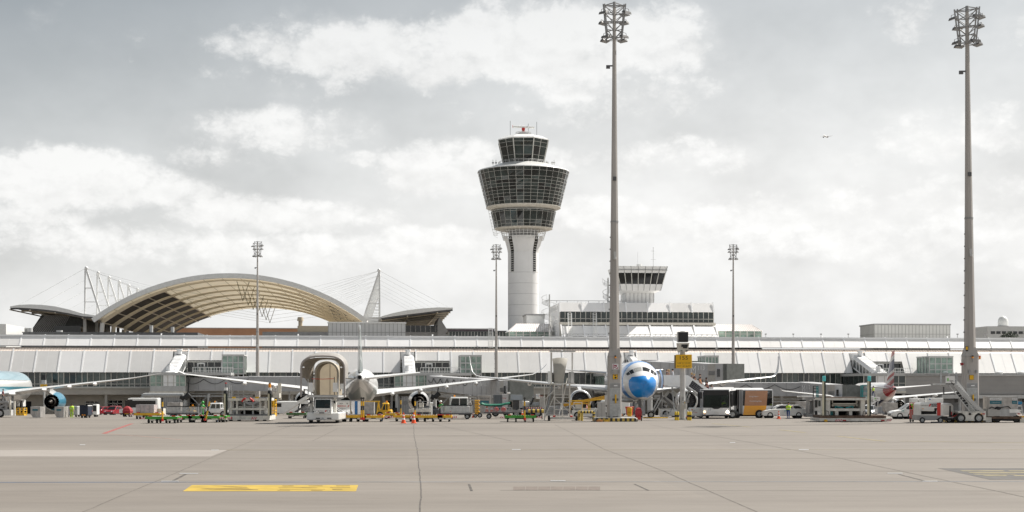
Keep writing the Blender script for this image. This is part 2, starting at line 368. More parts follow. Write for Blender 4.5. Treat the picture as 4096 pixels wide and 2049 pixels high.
# ---------------------------------------------------------------- apron
def ground_mat():
    m = bpy.data.materials.new('apron concrete'); m.use_nodes = True
    nt = m.node_tree; b = nt.nodes['Principled BSDF']; b.inputs['Roughness'].default_value = 0.86
    L = nt.links.new
    tc = nt.nodes.new('ShaderNodeTexCoord')
    def noise(scale, detail, stretch=(1, 1, 1), rough=0.6):
        mp = nt.nodes.new('ShaderNodeMapping'); mp.inputs['Scale'].default_value = stretch; L(tc.outputs['Object'], mp.inputs[0])
        n = nt.nodes.new('ShaderNodeTexNoise'); n.inputs['Scale'].default_value = scale; n.inputs['Detail'].default_value = detail; n.inputs['Roughness'].default_value = rough
        L(mp.outputs[0], n.inputs['Vector']); return n.outputs['Fac']
    def ramp(f, p0, c0, p1, c1):
        r = nt.nodes.new('ShaderNodeValToRGB'); r.color_ramp.elements[0].position = p0; r.color_ramp.elements[0].color = (*c0, 1)
        r.color_ramp.elements[1].position = p1; r.color_ramp.elements[1].color = (*c1, 1); L(f, r.inputs[0]); return r.outputs[0]
    def mul(a, bb, f=1.0):
        x = nt.nodes.new('ShaderNodeMix'); x.data_type = 'RGBA'; x.blend_type = 'MULTIPLY'; x.inputs['Factor'].default_value = f
        L(a, x.inputs[6]); L(bb, x.inputs[7]); return x.outputs[2]
    c = ramp(noise(0.05, 6, (1, 1.6, 1)), 0.3, (0.176, 0.157, 0.136), 0.7, (0.203, 0.182, 0.158))
    c = mul(c, ramp(noise(0.9, 7, (0.25, 1, 1), 0.7), 0.35, (0.90, 0.895, 0.89), 0.62, (1.03, 1.03, 1.03)))
    c = mul(c, ramp(noise(14, 4, (1, 1, 1), 0.8), 0.3, (0.93, 0.93, 0.93), 0.7, (1.05, 1.05, 1.05)))
    c = mul(c, ramp(noise(1.0, 5, (0.012, 0.22, 1), 0.6), 0.36, (0.95, 0.945, 0.94), 0.64, (1.04, 1.04, 1.04)))
    c = mul(c, ramp(noise(1.0, 4, (0.05, 2.6, 1), 0.7), 0.30, (0.94, 0.935, 0.93), 0.42, (1.0, 1.0, 1.0)))
    mp2 = nt.nodes.new('ShaderNodeMapping'); mp2.inputs['Rotation'].default_value = (0, 0, R(24)); mp2.inputs['Scale'].default_value = (0.02, 1.1, 1); L(tc.outputs['Object'], mp2.inputs[0])
    n2 = nt.nodes.new('ShaderNodeTexNoise'); n2.inputs['Scale'].default_value = 1.0; n2.inputs['Detail'].default_value = 3; n2.inputs['Distortion'].default_value = 0.3; L(mp2.outputs[0], n2.inputs['Vector'])
    c = mul(c, ramp(n2.outputs['Fac'], 0.30, (0.90, 0.895, 0.89), 0.37, (1.0, 1.0, 1.0)))
    # oil spots and rubber stains with a shape of their own
    c = mul(c, ramp(noise(0.35, 3, (0.5, 1, 1)), 0.62, (1, 1, 1), 0.78, (0.84, 0.82, 0.80)))
    # slab to slab tone
    mp = nt.nodes.new('ShaderNodeMapping'); mp.inputs['Rotation'].default_value = (0, 0, R(-4.2)); L(tc.outputs['Object'], mp.inputs[0])
    br = nt.nodes.new('ShaderNodeTexBrick'); br.offset = 0.0; br.inputs['Scale'].default_value = 1.0; br.inputs['Brick Width'].default_value = 8.2; br.inputs['Row Height'].default_value = 9.6
    br.inputs['Mortar Size'].default_value = 0.0; br.inputs['Color1'].default_value = (0.965, 0.965, 0.97, 1); br.inputs['Color2'].default_value = (1.025, 1.02, 1.02, 1)
    L(mp.outputs[0], br.inputs['Vector']); c = mul(c, br.outputs['Color'])
    L(c, b.inputs['Base Color'])
    bp = nt.nodes.new('ShaderNodeBump'); bp.inputs['Strength'].default_value = 0.15; bp.inputs['Distance'].default_value = 0.02
    L(noise(9, 6, (1, 1, 1), 0.7), bp.inputs['Height']); L(bp.outputs[0], b.inputs['Normal'])
    return m
g = MB(ground_mat())
ys = [-400, 0, 40, 80, 120, 150, 180, 220, 260, 300, 420, 900, 9000]
xs = [-6000, -600, -200, -60, 0, 60, 200, 600, 6000]
g.add([(x, y, gz(y)) for y in ys for x in xs], [(i*9+j, i*9+j+1, (i+1)*9+j+1, (i+1)*9+j) for i in range(len(ys)-1) for j in range(8)])
tag(g.out('apron_ground'), kind='structure')

def gp(px, py, dz=0.004):
    Y = 3.0 * F / (py - HY); return Vector((wx(px, Y), Y, dz))
JOINT = mat('joint sealant', (0.094, 0.084, 0.075), 0.9, var=0.4, scale=2)
JOINT2 = mat('faint joint', (0.124, 0.110, 0.095), 0.9, var=0.25, scale=1.2)
PBLUE = mat('blue line paint', (0.07, 0.14, 0.26), 0.8, var=0.35, scale=0.8)
PBLUE2 = mat('worn blue line paint', (0.165, 0.195, 0.235), 0.8, var=0.25, scale=0.8)
PYEL = mat('yellow marking paint', (0.42, 0.29, 0.04), 0.8, var=0.20, scale=2.2, stretch=(.5, 1, 1))
PYEL2 = mat('worn yellow line paint', (0.25, 0.21, 0.11), 0.8, var=0.25, scale=1.5)
PRED = mat('red line paint', (0.30, 0.085, 0.075), 0.8, var=0.2)
PALE = mat('pale new concrete', (0.272, 0.246, 0.222), 0.85, var=0.05, scale=0.6)
DARKP = mat('dark asphalt patch', (0.102, 0.096, 0.090), 0.9, var=0.15)
PATCH = mat('brown repair patch', (0.158, 0.130, 0.110), 0.9, var=0.12, scale=3)
PWHITE = mat('white marker plate', (0.34, 0.34, 0.335), 0.5, var=0.1)
def strip(mb, pts, w, dz=0.004, m=None, jag=0.0):
    """A painted or sealed line on the ground through the measured points; w = width in metres."""
    P = [gp(x, y, dz) for x, y in pts]
    if jag:
        Q = []
        for a, b in zip(P, P[1:]):
            k = max(2, int((b - a).length / 1.2))
            for i in range(k): Q.append(a.lerp(b, i / k) + Vector((random.uniform(-jag, jag), random.uniform(-jag, jag), 0)))
        P = Q + [P[-1]]
    for a, b in zip(P, P[1:]):
        n = (b - a).cross(Vector((0, 0, 1))).normalized() * w / 2
        mb.quad(a - n, a + n, b + n, b - n, m=m)
j = MB()
for pts, w, m in [([(-200, 1742), (4300, 1744)], .24, JOINT), ([(-200, 1884.5), (4300, 1885)], .10, JOINT2), ([(-200, 1965), (1150, 1963)], .07, JOINT2),
                  ([(-200, 1770), (4300, 1771)], .07, JOINT2), ([(-200, 1834), (4300, 1835)], .06, JOINT2), ([(2000, 1962), (4300, 1965)], .06, JOINT2),
                  ([(-200, 1712), (4300, 1712)], .12, JOINT2)]:
    strip(j, pts, w, 0.003, m, 0.01)
for pts, w, m in [([(330, 2049), (613, 1930), (867, 1823), (1060, 1742), (1200, 1690)], .035, JOINT2), ([(1655, 1700), (1656, 1742), (1668, 1800), (1680, 1900), (1684, 1990), (1680, 2049)], .04, JOINT),
                  ([(2220, 1700), (2421, 1799), (2655, 1885), (2790, 1945), (3030, 2049)], .035, JOINT2), ([(2600, 1700), (3352, 1832), (4200, 2010)], .05, JOINT2),
                  ([(1250, 1765), (1350, 1715)], .05, JOINT2), ([(1700, 1690), (2048, 1765)], .05, JOINT2)]:
    strip(j, pts, w, 0.0045, m, 0.02)
tag(j.out('pavement_joints'), kind='structure')
p = MB(PALE).add([gp(-60, 1801), gp(909, 1801), gp(842, 1827), gp(-60, 1827)], [(3, 2, 1, 0)])
tag(p.out('pale_pavement'), kind='structure')
p = MB(); strip(p, [(-100, 1930.5), (1200, 1929)], .13, .006, PBLUE); strip(p, [(1200, 1929), (2100, 1928.5)], .12, .006, PBLUE2); strip(p, [(2100, 1928.5), (4200, 1927)], .10, .006, PBLUE2)
tag(p.out('blue_road_line'), kind='structure')
p = MB(); strip(p, [(905, 1800.5), (4200, 1799.5)], .16, .006, PYEL2)
for a, b in (((2850, 1695), (3000, 1709)), ((3120, 1720), (3220, 1731)), ((3350, 1745), (3540, 1766)), ((3600, 1765), (4096, 1772))): strip(p, [a, b], .30, .006, PYEL2)
tag(p.out('yellow_road_line'), kind='structure')
p = MB(); strip(p, [(415, 1735), (528, 1695)], .30, .006, PRED); strip(p, [(415, 1735.5), (560, 1745), (727, 1760)], .12, .006, mat('worn red paint', (0.36, 0.22, 0.18), .85)); tag(p.out('red_road_line'), kind='structure')
# yellow painted stand sign seen almost edge on
p = MB(PYEL).add([gp(768, 1941, .005), gp(1433, 1941, .005), gp(1424, 1966, .005), gp(731, 1966, .005)], [(3, 2, 1, 0)])
LET = mat('black marking paint', (0.26, 0.175, 0.03), 0.8, var=0.4, scale=2)
for q in [[(845, 1944), (880, 1944), (985, 1949), (990, 1951), (900, 1948)], [(800, 1955), (985, 1952), (1000, 1955), (840, 1958)], [(790, 1961), (960, 1957), (1035, 1958), (1030, 1961)],
          [(1130, 1943.5), (1175, 1943.5), (1175, 1946), (1128, 1946)], [(1235, 1943.5), (1290, 1943.5), (1290, 1946), (1235, 1946)], [(1345, 1943.5), (1400, 1943.5), (1400, 1946), (1345, 1946)],
          [(1115, 1950), (1270, 1950), (1270, 1952), (1113, 1952)], [(1320, 1950), (1400, 1950), (1400, 1953), (1320, 1953)], [(1120, 1957), (1300, 1957), (1300, 1959), (1118, 1959)],
          [(1330, 1957), (1370, 1957), (1370, 1960), (1330, 1960)], [(1110, 1961.5), (1160, 1961.5), (1160, 1964), (1110, 1964)], [(1245, 1961.5), (1290, 1961.5), (1290, 1964), (1245, 1964)]]:
    p.add([gp(x, y, .008) for x, y in q], [tuple(reversed(range(len(q))))], m=LET)
tag(p.out('yellow_pavement_marking'), kind='structure')
p = MB(DARKP).add([gp(3752, 1874, .005), gp(4300, 1874, .005), gp(4300, 1919, .005), gp(3960, 1919, .005)], [(3, 2, 1, 0)])
for i, (a, b, y0, y1) in enumerate([(3840, 4010, 1883, 1886), (3870, 4096, 1890, 1893), (3890, 4060, 1897, 1899), (3930, 4020, 1902, 1905), (4050, 4150, 1902, 1905), (4030, 4200, 1883, 1886)]):
    p.add([gp(a, y0, .008), gp(b, y0, .008), gp(b + 12, y1, .008), gp(a + 12, y1, .008)], [(3, 2, 1, 0)], m=PYEL2)
tag(p.out('dark_pavement_marking'), kind='structure')
p = MB(PATCH)
for i in range(7):
    a = 2054 + i * 50; p.add([gp(a, 1947, .005), gp(a + 47, 1947, .005), gp(a + 46, 1961, .005), gp(a - 1, 1961, .005)], [(3, 2, 1, 0)])
tag(p.out('brown_pavement'), kind='structure')
p = MB(JOINT)
for a, b, w in (((690, 1925), (746, 1896), .10), ((1876, 1937), (1887, 1965), .07), ((2538, 1937), (2595, 1963), .06), ((3595, 1898), (3705, 1926), .08)): strip(p, [a, b], w, .006)
for cx, cy, w in ((755, 1895, 75), (680, 1926, 70), (2232, 1924, 60), (3580, 1894, 60), (3720, 1926, 60), (3215, 1799.5, 40), (2065, 1799, 35), (860, 1801, 30), (2930, 1771, 22), (330, 1780, 22)):
    p.add([gp(cx - w/2, cy - 1.2, .009), gp(cx + w/2, cy - 1.2, .009), gp(cx + w/2, cy + 1.4, .009), gp(cx - w/2, cy + 1.4, .009)], [(3, 2, 1, 0)], m=PWHITE)
tag(p.out('pavement_inset_plates'), kind='structure')
ALPHA = math.atan(0.095)
class Fr:
    """A building frame turned like the terminal; L() turns a measured outline point at a depth into local metres."""
    def __init__(s, px0, Y0, a=ALPHA, zb=None):
        s.Y0 = Y0; s.a = a; s.c = math.cos(a); s.s = math.sin(a); s.ox = wx(px0, Y0); s.zb = gz(Y0) if zb is None else zb
    def lx(s, px, ly=0.0):
        k = (px - CX) / F
        return (k * (s.Y0 + ly * s.c) - s.ox + ly * s.s) / (s.c - k * s.s)
    def lz(s, px, py, ly=0.0):
        Yw = s.Y0 + s.lx(px, ly) * s.s + ly * s.c
        return EYE - (py - HY) / F * Yw - s.zb
    def L(s, px, py, ly=0.0): return (s.lx(px, ly), ly, s.lz(px, py, ly))
    def loc(s): return (s.ox, s.Y0, s.zb)
    def thing(s, name, label, cat, group=None): return thing(name, label, cat, s.loc(), s.a, group)

RMET = [mat('roof sheet pale', (0.82, 0.805, 0.785), 0.5, 0.15, var=0.025, scale=0.5), mat('roof sheet silver', (0.76, 0.745, 0.725), 0.5, 0.15, var=0.025, scale=0.5),
        mat('roof sheet white', (0.88, 0.87, 0.86), 0.5, 0.12, var=0.02, scale=0.5)]
RIBM = mat('white roof rib', (0.88, 0.88, 0.88), 0.4, var=0.03)
SEAMB = mat('salmon standing seam sheet', (0.80, 0.70, 0.62), 0.45, 0.2, var=0.06)
SEAMD = mat('seam line', (0.55, 0.46, 0.40), 0.6)
FRAMEM = mat('cream window frame', (0.54, 0.53, 0.49), 0.5, var=0.06)
SPAND = mat('beige spandrel', (0.44, 0.415, 0.375), 0.7, var=0.07, scale=0.3)

T = Fr(2048, 318)
TB = T.thing('terminal_building', 'long airport terminal with two bands of ribbed white sloping roof above a glazed gallery', 'terminal')
def tz(py, ly): return T.lz(2048, py, ly)
P0 = (-1.0, tz(1491, -1.0)); P1 = (2.1, tz(1409, 2.1)); P2 = (3.7, tz(1391, 3.7)); P3 = (3.45, tz(1388, 3.45)); P4 = (5.3, tz(1348, 5.3))
XL, XR = T.lx(-260), T.lx(4420)
MOD = 5.02
SAND = mat('cream roof sheet', (0.70, 0.655, 0.60), 0.42, 0.3, var=0.06)
def roof_strip(name, xa, xb, a, b, first=None, pick=None):
    mb = MB(); x = xa; i = 0
    while x < xb - 0.01:
        x2 = min(xb, (first + MOD * (math.floor((x - first) / MOD + 1e-6) + 1)) if first is not None else x + MOD)
        mb.use(pick(x) if pick else RMET[random.choice((0, 0, 1, 1, 2))])
        n = (0, -(b[1]-a[1]), (b[0]-a[0])); l = math.hypot(n[1], n[2]); n = (0, n[1]/l*.05, n[2]/l*.05)
        A = [(x, a[0], a[1]), (x2, a[0], a[1]), (x2, b[0], b[1]), (x, b[0], b[1])]
        mb.loft([[(p[0], p[1]-n[1], p[2]-n[2]) for p in A], A])
        xm = (x + x2) / 2
        if x2 - x > 2:   # fine middle seam
            mb.use(RIBM); k = 0.25
            mb.loft([[(xm-.02, a[0]+n[1]*k, a[1]+n[2]*k), (xm+.02, a[0]+n[1]*k, a[1]+n[2]*k), (xm+.02, b[0]+n[1]*k, b[1]+n[2]*k), (xm-.02, b[0]+n[1]*k, b[1]+n[2]*k)],
                     [(xm-.02, a[0], a[1]), (xm+.02, a[0], a[1]), (xm+.02, b[0], b[1]), (xm-.02, b[0], b[1])]])
        x = x2
    return mb.out(name, TB)
def ribs(xa, xb, first, a, b):
    k = math.ceil((xa - first) / MOD - 1e-6)
    while first + k * MOD <= xb + 0.01:
        x = first + k * MOD
        d = Vector((0, b[0]-a[0], b[1]-a[1])).normalized(); n = Vector((0, -d.z, d.y))
        A = Vector((0, a[0], a[1])) - d * 0.1; B = Vector((0, b[0], b[1])) + d * (0.6 if k % 6 == 0 else 0.22)
        w = 0.14
        MB(RIBM).loft([[A + Vector((-w, 0, 0)) + n*.02, A + Vector((w, 0, 0)) + n*.02, A + Vector((w, 0, 0)) + n*.07, A + Vector((-w, 0, 0)) + n*.07],
                       [B + Vector((-w, 0, 0)) + n*.02, B + Vector((w, 0, 0)) + n*.02, B + Vector((w, 0, 0)) + n*.07, B + Vector((-w, 0, 0)) + n*.07]]).out('roof_rib', TB, loc=(x, 0, 0))
        k += 1
fu = T.lx(86, 5.0); fl = T.lx(53, 2.0)
roof_strip('upper_roof', XL, XR, P3, P4, fu)
ribs(XL, XR, fu, P3, P4)
MB(RMET[0]).box(XL, XR, P4[0]+.05, 40, P4[1]-.5, P4[1]-.1).out('flat_roof', TB)
MB(RIBM).box(XL, XR, P4[0]-.3, P4[0]+.02, P4[1]-.25, P4[1]+.12).out('ridge_rail', TB)
MB(DGREY).box(XL, XR, P3[0]-.40, P3[0]-.12, P3[1]-.13, P3[1]-.02).out('gutter', TB)
sb = MB(SEAMB); sb.loft([[(XL, P1[0], P1[1]), (XR, P1[0], P1[1])], [(XL, P2[0], P2[1]-.2), (XR, P2[0], P2[1]-.2)]], closed=False)
x = XL
while x < XR:
    sb.use(SEAMD); sb.loft([[(x, P1[0]-.01, P1[1]+.012), (x+.09, P1[0]-.01, P1[1]+.012)], [(x, P2[0]-.01, P2[1]-.188), (x+.09, P2[0]-.01, P2[1]-.188)]], closed=False)
    x += 0.62
sb.out('standing_seam_roof', TB)
# lower roof: full bays between the gates, short bays over the gate balconies
GATES = [(690, 750, 752, 887), (1600, 1660, 1664, 1798), (2497, 2545, 2548, 2822), (3400, 3464, 3467, 3606)]
PM = (P0[0] + (P1[0]-P0[0])*.575, P0[1] + (P1[1]-P0[1])*.575)
cur = XL
for ga, gb, sa, sb_ in GATES:
    roof_strip('lower_roof', cur, T.lx(ga, 1), P0, P1, fl); ribs(cur, T.lx(ga, 1), fl, P0, P1)
    xa, xb = T.lx(sa, 1), T.lx(sb_, 1)
    roof_strip('short_roof', xa, xb, PM, P1); ribs(xa, xb, xa, PM, P1)
    cur = xb
roof_strip('lower_roof', cur, XR, P0, P1, fl); ribs(cur, XR, fl, P0, P1)
# glazed gallery under the eaves
zt, zm, zb_ = tz(1491, 0), tz(1537, 0), tz(1548, 0); zs = tz(1578, 0)
random.seed(5); gg = MB(VOID).box(XL, XR, 0.5, 0.6, zb_, zt + 1.2); x = fl - MOD * 40
GL2 = mat('tinted glass lighter', (0.060, 0.080, 0.072), 0.06, var=.6, scale=.5, spec=.6); GL3 = mat('tinted glass with blind', (0.13, 0.15, 0.14), 0.15, var=.4, scale=.8)
while x < XR:
    for xa_, xb_ in ((0, 1.15), (1.15, 2.4), (2.4, 3.7), (3.7, MOD)):
        for za_, zc_ in ((zb_, zm), (zm, zt + 1.2)):
            d0, d1, d2 = (random.uniform(0, .05) for _ in range(3))
            gg.add([(x+xa_, d0, za_), (x+xb_, d1, za_), (x+xb_, d1+d2, zc_), (x+xa_, d0+d2, zc_)], [(0, 1, 2, 3)], m=random.choice((GLASS, GLASS, GL2, GL2, DGLASS, GL3)))
    x += MOD
gg.out('gallery_glazing', TB)
fm = MB(FRAMEM); x = fl - MOD * 40
while x < XR:
    for dx, w in ((0, .10), (1.15, .10), (2.4, .05), (3.7, .05)):
        if x + dx > XL: fm.box(x+dx-w, x+dx+w, -.16, -.01, zb_, zt + 1.0)
    x += MOD
fm.box(XL, XR, -.14, -.012, zm-.07, zm+.07); fm.box(XL, XR, -.2, -.012, zb_-.12, zb_+.06)
fm.box(XL, XR, -.7, -.02, zt-.06, zt+.06, m=MGREY)
fm.out('gallery_window_frame', TB)
MB(SPAND).box(XL, XR, -.35, .4, zs, zb_-.13).box(XL, XR, -.75, -.35, tz(1552, 0)-.1, tz(1552, 0)+.12, m=FRAMEM).out('spandrel_band', TB)
# attic storey wall behind the short roofs with its balcony windows
for ga, gb, sa, sb_ in GATES:
    xa, xb = T.lx(ga, 1)+.2, T.lx(sb_, 1)-.1
    w = MB(DGLASS).box(xa, xb, 1.15, 1.25, tz(1491, 1), tz(1440, 1))
    w.box(xa, xb, .95, 1.12, tz(1450, 1)-.1, tz(1450, 1)+.15, m=FRAMEM)
    n = 7
    for i in range(n + 1):
        q = xa + (xb-xa) * i / n; w.box(q-.09, q+.09, 1.0, 1.13, tz(1491, 1), tz(1450, 1), m=FRAMEM)
    d = xa + (xb-xa)*.58
    for q in (d-.7, d+.7): w.box(q-.14, q+.14, .85, 1.14, tz(1489, 1), tz(1454, 1), m=WHITE)
    w.box(d-.7, d+.7, .85, 1.14, tz(1456, 1)-.15, tz(1456, 1)+.15, m=WHITE)
    w.out('attic_window', TB)
# ground floor: recessed wall, columns, doors and dark loading bays
zg = 0.0
MB(BEIGE).box(XL, XR, 3.5, 3.9, zg, zs + .3).out('ground_floor_wall', TB)
MB(SPAND).box(XL, XR, -.2, 3.5, zs - .05, zs + .02).out('soffit', TB)
random.seed(11); x = XL
while x < XR:
    r = random.random()
    if r < .72:
        a = x + random.uniform(.6, 1.0); b = x + random.uniform(3.6, 4.6); h = random.uniform(2.6, 3.4)
        q = MB(VOID if r < .45 else DGLASS).box(a, b, 3.42, 3.5, zg, h)
        if r >= .45:
            for i in range(4): q.box(a + (b-a)*i/3 - .06, a + (b-a)*i/3 + .06, 3.34, 3.41, zg, h, m=FRAMEM)
            q.box(a, b, 3.34, 3.405, 2.1, 2.25, m=FRAMEM)
        q.out('loading_bay' if r < .45 else 'glass_door', TB)
    x += MOD
cl = None
x = fl - MOD * 22
while x < XR:
    o = MB(SPAND).box(-.28, .28, .2, .8, zg, zs).out('column', TB, loc=(x, 0, 0)) if cl is None else None
    if cl is None: cl = o
    elif x > XL:
        c = cl.copy(); COL.objects.link(c); c.location.x = x
    x += MOD * 2
# stair tubes running down from the roof gaps to the pier heads, pier heads, lift towers, balconies
WROOF = mat('white tube cladding', (0.80, 0.80, 0.80), 0.4, 0.1, var=0.05)
for gi, (ga, gb, sa, sb_) in enumerate(GATES):
    xa, xb = T.lx(ga + 4, 1), T.lx(gb - 2, 1); xm = (xa + xb) / 2; hw = (xb - xa) / 2 - .15
    yt, yb = 1.5, -15.0; z1, z2 = tz(1421, 1), tz(1492, -14.5)
    st = MB(WROOF)
    sec = lambda y, z: [(xm-hw, y, z-2.9), (xm-hw, y, z-.5), (xm-hw+.45, y, z), (xm+hw-.45, y, z), (xm+hw, y, z-.5), (xm+hw, y, z-2.9)]
    st.loft([sec(yt, z1), sec(0, z1), sec(yb, z2)])
    for i in range(14):
        t = i / 13; y = yb * t; z = z1 + (z2 - z1) * t
        st.box(xm-hw+.2, xm+hw-.2, y-.05, y+.05, z-.02, z+.07, m=LGREY)
    for side in (-1, 1):
        for i in range(7):
            t0, t1 = (i+.12)/7, (i+.88)/7
            X_ = xm + side*(hw+.02)
            st.quad((X_, yb*t0, z1+(z2-z1)*t0-.75), (X_, yb*t1, z1+(z2-z1)*t1-.75), (X_, yb*t1, z1+(z2-z1)*t1-2.5), (X_, yb*t0, z1+(z2-z1)*t0-2.5), m=GLASS)
    st.cyl((xm, -.2, z1), (xm, -.2, z1+.9), .55, n=12, m=WROOF).cyl((xm, -.2, z1+.9), (xm, -.2, z1+1.15), .7, n=12)
    st.cyl((xm-hw*.3, yb+1.6, z2+.3), (xm-hw*.3, yb+1.6, z2+1.5), .65, .45, n=12)
    st.out('stair_tube', TB)
    # white back wall in the gap
    MB(WROOF).box(xa, xb, 2.2, 2.5, tz(1491, 2), tz(1410, 2)).out('gap_wall', TB)
    # pier head, glazed, in front of the facade
    lo = [(600, 742, 925), (1578, 1722, 1885), (2420, 2600, 2900), (3455, 3622, 3850)][gi]
    fy = -15.0; p0, p1, p2 = T.lx(lo[0], fy), T.lx(lo[1], fy), T.lx(lo[2], fy)
    zr, zw0, zw1, zf = tz(1492, fy), tz(1503, fy), tz(1545, fy), tz(1575, fy)
    MB(LGREY).box(p0-.3, p2, fy-.3, 0, zw0, zr).out('pier_roof', TB)
    MB(LGREY).box(p0, p1, fy, 0, zf, zw1).box(p0-.15, p1+.1, fy-.15, -1, tz(1570, fy)-.1, tz(1570, fy)+.25, m=CREAM).out('pier_parapet', TB)
    pg = MB(GGLASS if gi != 3 else GLASS).box(p0+.05, p1-.05, fy+.06, fy+.16, zw1, zw0).box(p0+.06, p0+.16, fy+.2, -.8, zw1, zw0).box(p1-.16, p1-.06, fy+.2, -.8, zw1, zw0)
    n = 6
    for i in range(n+1):
        q = p0 + (p1-p0)*i/n; pg.box(q-.09, q+.09, fy-.02, fy+.05, zw1, zw0, m=FRAMEM)
    pg.box(p0, p1, fy-.02, fy+.045, (zw1*.7+zw0*.3)-.06, (zw1*.7+zw0*.3)+.06, m=FRAMEM); pg.out('pier_glazing', TB)
    us = MB(BRGREY).box(p0+.8, p1-.8, fy+1.2, -2, 0, zf-.6)
    for q in range(12): us.box(p0+.9+q*(p1-p0-1.8)/12, p0+.96+q*(p1-p0-1.8)/12, fy+1.14, fy+1.199, 0, zf-.7, m=MGREY)
    for q in (.3, .7): us.cyl((p0+(p1-p0)*q, fy+1.19, zf*.55), (p0+(p1-p0)*q, fy+1.0, zf*.55), .45, n=14, m=MGREY)
    us.out('undercroft', TB)
    mb = MB(GALV)
    for (xa_, xb_) in ((p1+1.0, (p1+p2)/2-.4),):
        mb.bar((xa_, fy+1, .3), (xb_, fy+1, zf-.6), .18).bar((xa_, fy+1.1, zf-.6), (xb_, fy+1.1, .3), .18).bar((xa_, fy+1, zf-.5), (p2, fy+1, zf-.5), .3)
    mb.out('cross_brace', TB)
    for q in (p0+.5, p1-.2, (p1+p2)/2, p2-.4):
        MB(LGREY).cyl((q, fy+.6, 0), (q, fy+.6, zf-.02), .36, n=12).out('pier_column', TB)
    # balcony railing
    rl = MB(WHITE); ra, rb = T.lx(sa+18, -14), T.lx(sb_+45, -14)
    for h in (.35, 1.1): rl.bar((ra, -14, zr+h), (rb, -14, zr+h), .10)
    n = int((rb-ra)/.55)
    for i in range(n+1): rl.bar((ra+(rb-ra)*i/n, -14, zr), (ra+(rb-ra)*i/n, -14, zr+1.1), .07)
    rl.out('balcony_railing', TB)
    # lift tower
    la, lb = [(889, 974), (1842, 1925), (2822, 2873), (3718, 3811)][gi]
    fy2 = -8.0; q0, q1 = T.lx(la, fy2), T.lx(lb, fy2); zt2, zb2 = tz(1426, fy2), tz(1497, fy2)
    lt = MB(GGLASS).box(q0+.06, q1-.06, fy2+.06, -.4, zb2, zt2)
    for i in range(5):
        q = q0+(q1-q0)*i/4; lt.box(q-.1, q+.1, fy2-.04, fy2+.05, 0, zt2, m=LGREY)
    for h in (0, .28, .62, 1): z = zb2+(zt2-zb2)*h; lt.box(q0, q1, fy2-.06, fy2+.055, z-.1, z+.1, m=LGREY)
    for i in range(1, 5):
        y = fy2 + 7.4*i/4; lt.box(q0-.05, q0+.05, y-.08, y+.08, zb2, zt2, m=LGREY); lt.box(q1-.05, q1+.05, y-.08, y+.08, zb2, zt2, m=LGREY)
    lt.box(q0-.12, q1+.12, fy2-.1, -.3, zt2+.02, zt2+.3, m=LGREY); lt.out('lift_tower', TB)
# grey panelled corridor at the far end of the terminal
cwl = MB(mat('grey wall panel', (0.335, 0.325, 0.315), 0.6, 0.1, var=0.06, scale=0.3))
ca, cb = T.lx(3622, -15), T.lx(4400, -15)
cwl.box(ca, cb, -15, -.5, tz(1578, -15), tz(1503, -15))
for i in range(1, 4): cwl.box(ca, cb, -15.04, -15.005, tz(1503+i*19, -15)-.03, tz(1503+i*19, -15)+.03, m=MGREY)
cwl.box(ca-.2, cb, -15.3, -.5, tz(1503, -15)+.01, tz(1495, -15), m=LGREY).box(ca+8, cb, -15.6, -13, tz(1590, -15)-.3, tz(1580, -15), m=LGREY)
cwl.box(ca+1, cb, -12, -4, 0, tz(1580, -15)-.4, m=MGREY)
for i in range(16):
    if i % 3: cwl.box(ca+2+i*2.6, ca+3.4+i*2.6, -12.08, -12.005, tz(1612, -12), tz(1588, -12), m=DGLASS)
cwl.out('corridor', TB)
for px in (3995, 4085): MB(LGREY).cyl((T.lx(px, -13), -13, tz(1495, -15)), (T.lx(px, -13), -13, tz(1487, -15)), .85, n=14).cyl((T.lx(px, -13), -13, tz(1487, -15)), (T.lx(px, -13), -13, tz(1482, -15)), .9, .4, n=14, m=WHITE).out('roof_vent', TB)
# roof access ladder with its hoops
ld = T.thing('roof_ladder', 'white caged ladder leaning on the upper roof band beside the tall mast', 'ladder')
ml = MB(WHITE)
for dx in (0, 15):
    a, b = Vector(T.L(1955+dx, 1391, 3.0)), Vector(T.L(1955+dx, 1313, 5.0)); ml.bar(a, b, .14)
for i in range(14):
    t = i/13; a = Vector(T.L(1955, 1391, 3.0)).lerp(Vector(T.L(1955, 1313, 5.0)), t); b = Vector(T.L(1970, 1391, 3.0)).lerp(Vector(T.L(1970, 1313, 5.0)), t); ml.bar(a, b, .09)
ml.out('ladder_frame', ld)

# ---------------------------------------------------------------- structures behind the terminal
MEMB = mat('beige roof membrane', (0.76, 0.69, 0.57), 0.6, var=0.05, scale=0.1)
translucent(MEMB, (0.92, 0.84, 0.68), 0.55)
SKINM = mat('white roof membrane', (0.80, 0.80, 0.79), 0.5, var=0.03); translucent(SKINM, (0.9, 0.88, 0.84), 0.45)
MEMS = mat('membrane seam', (0.36, 0.30, 0.20), 0.7)
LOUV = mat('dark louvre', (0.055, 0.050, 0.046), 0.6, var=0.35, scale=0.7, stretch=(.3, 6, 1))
STEELW = mat('white structural steel', (0.74, 0.74, 0.73), 0.42, var=0.05)
STEELB = mat('beige structural steel', (0.66, 0.59, 0.47), 0.5, var=0.06)
Q = Fr(915, 460)
def qz(px, py, ly=0): return Q.lz(px, py, ly)
MA = Q.thing('forum_roof', 'huge arched white roof with beige membrane underside hung from cable masts', 'roof')
xa, xb = Q.lx(392), Q.lx(1448); za = qz(915, 1112); zspr = qz(915, 1282)
HW = (xb - xa) / 2; xc = (xa + xb) / 2; rise = za - zspr; RR = (HW*HW + rise*rise) / (2*rise); TH = math.asin(HW / RR)
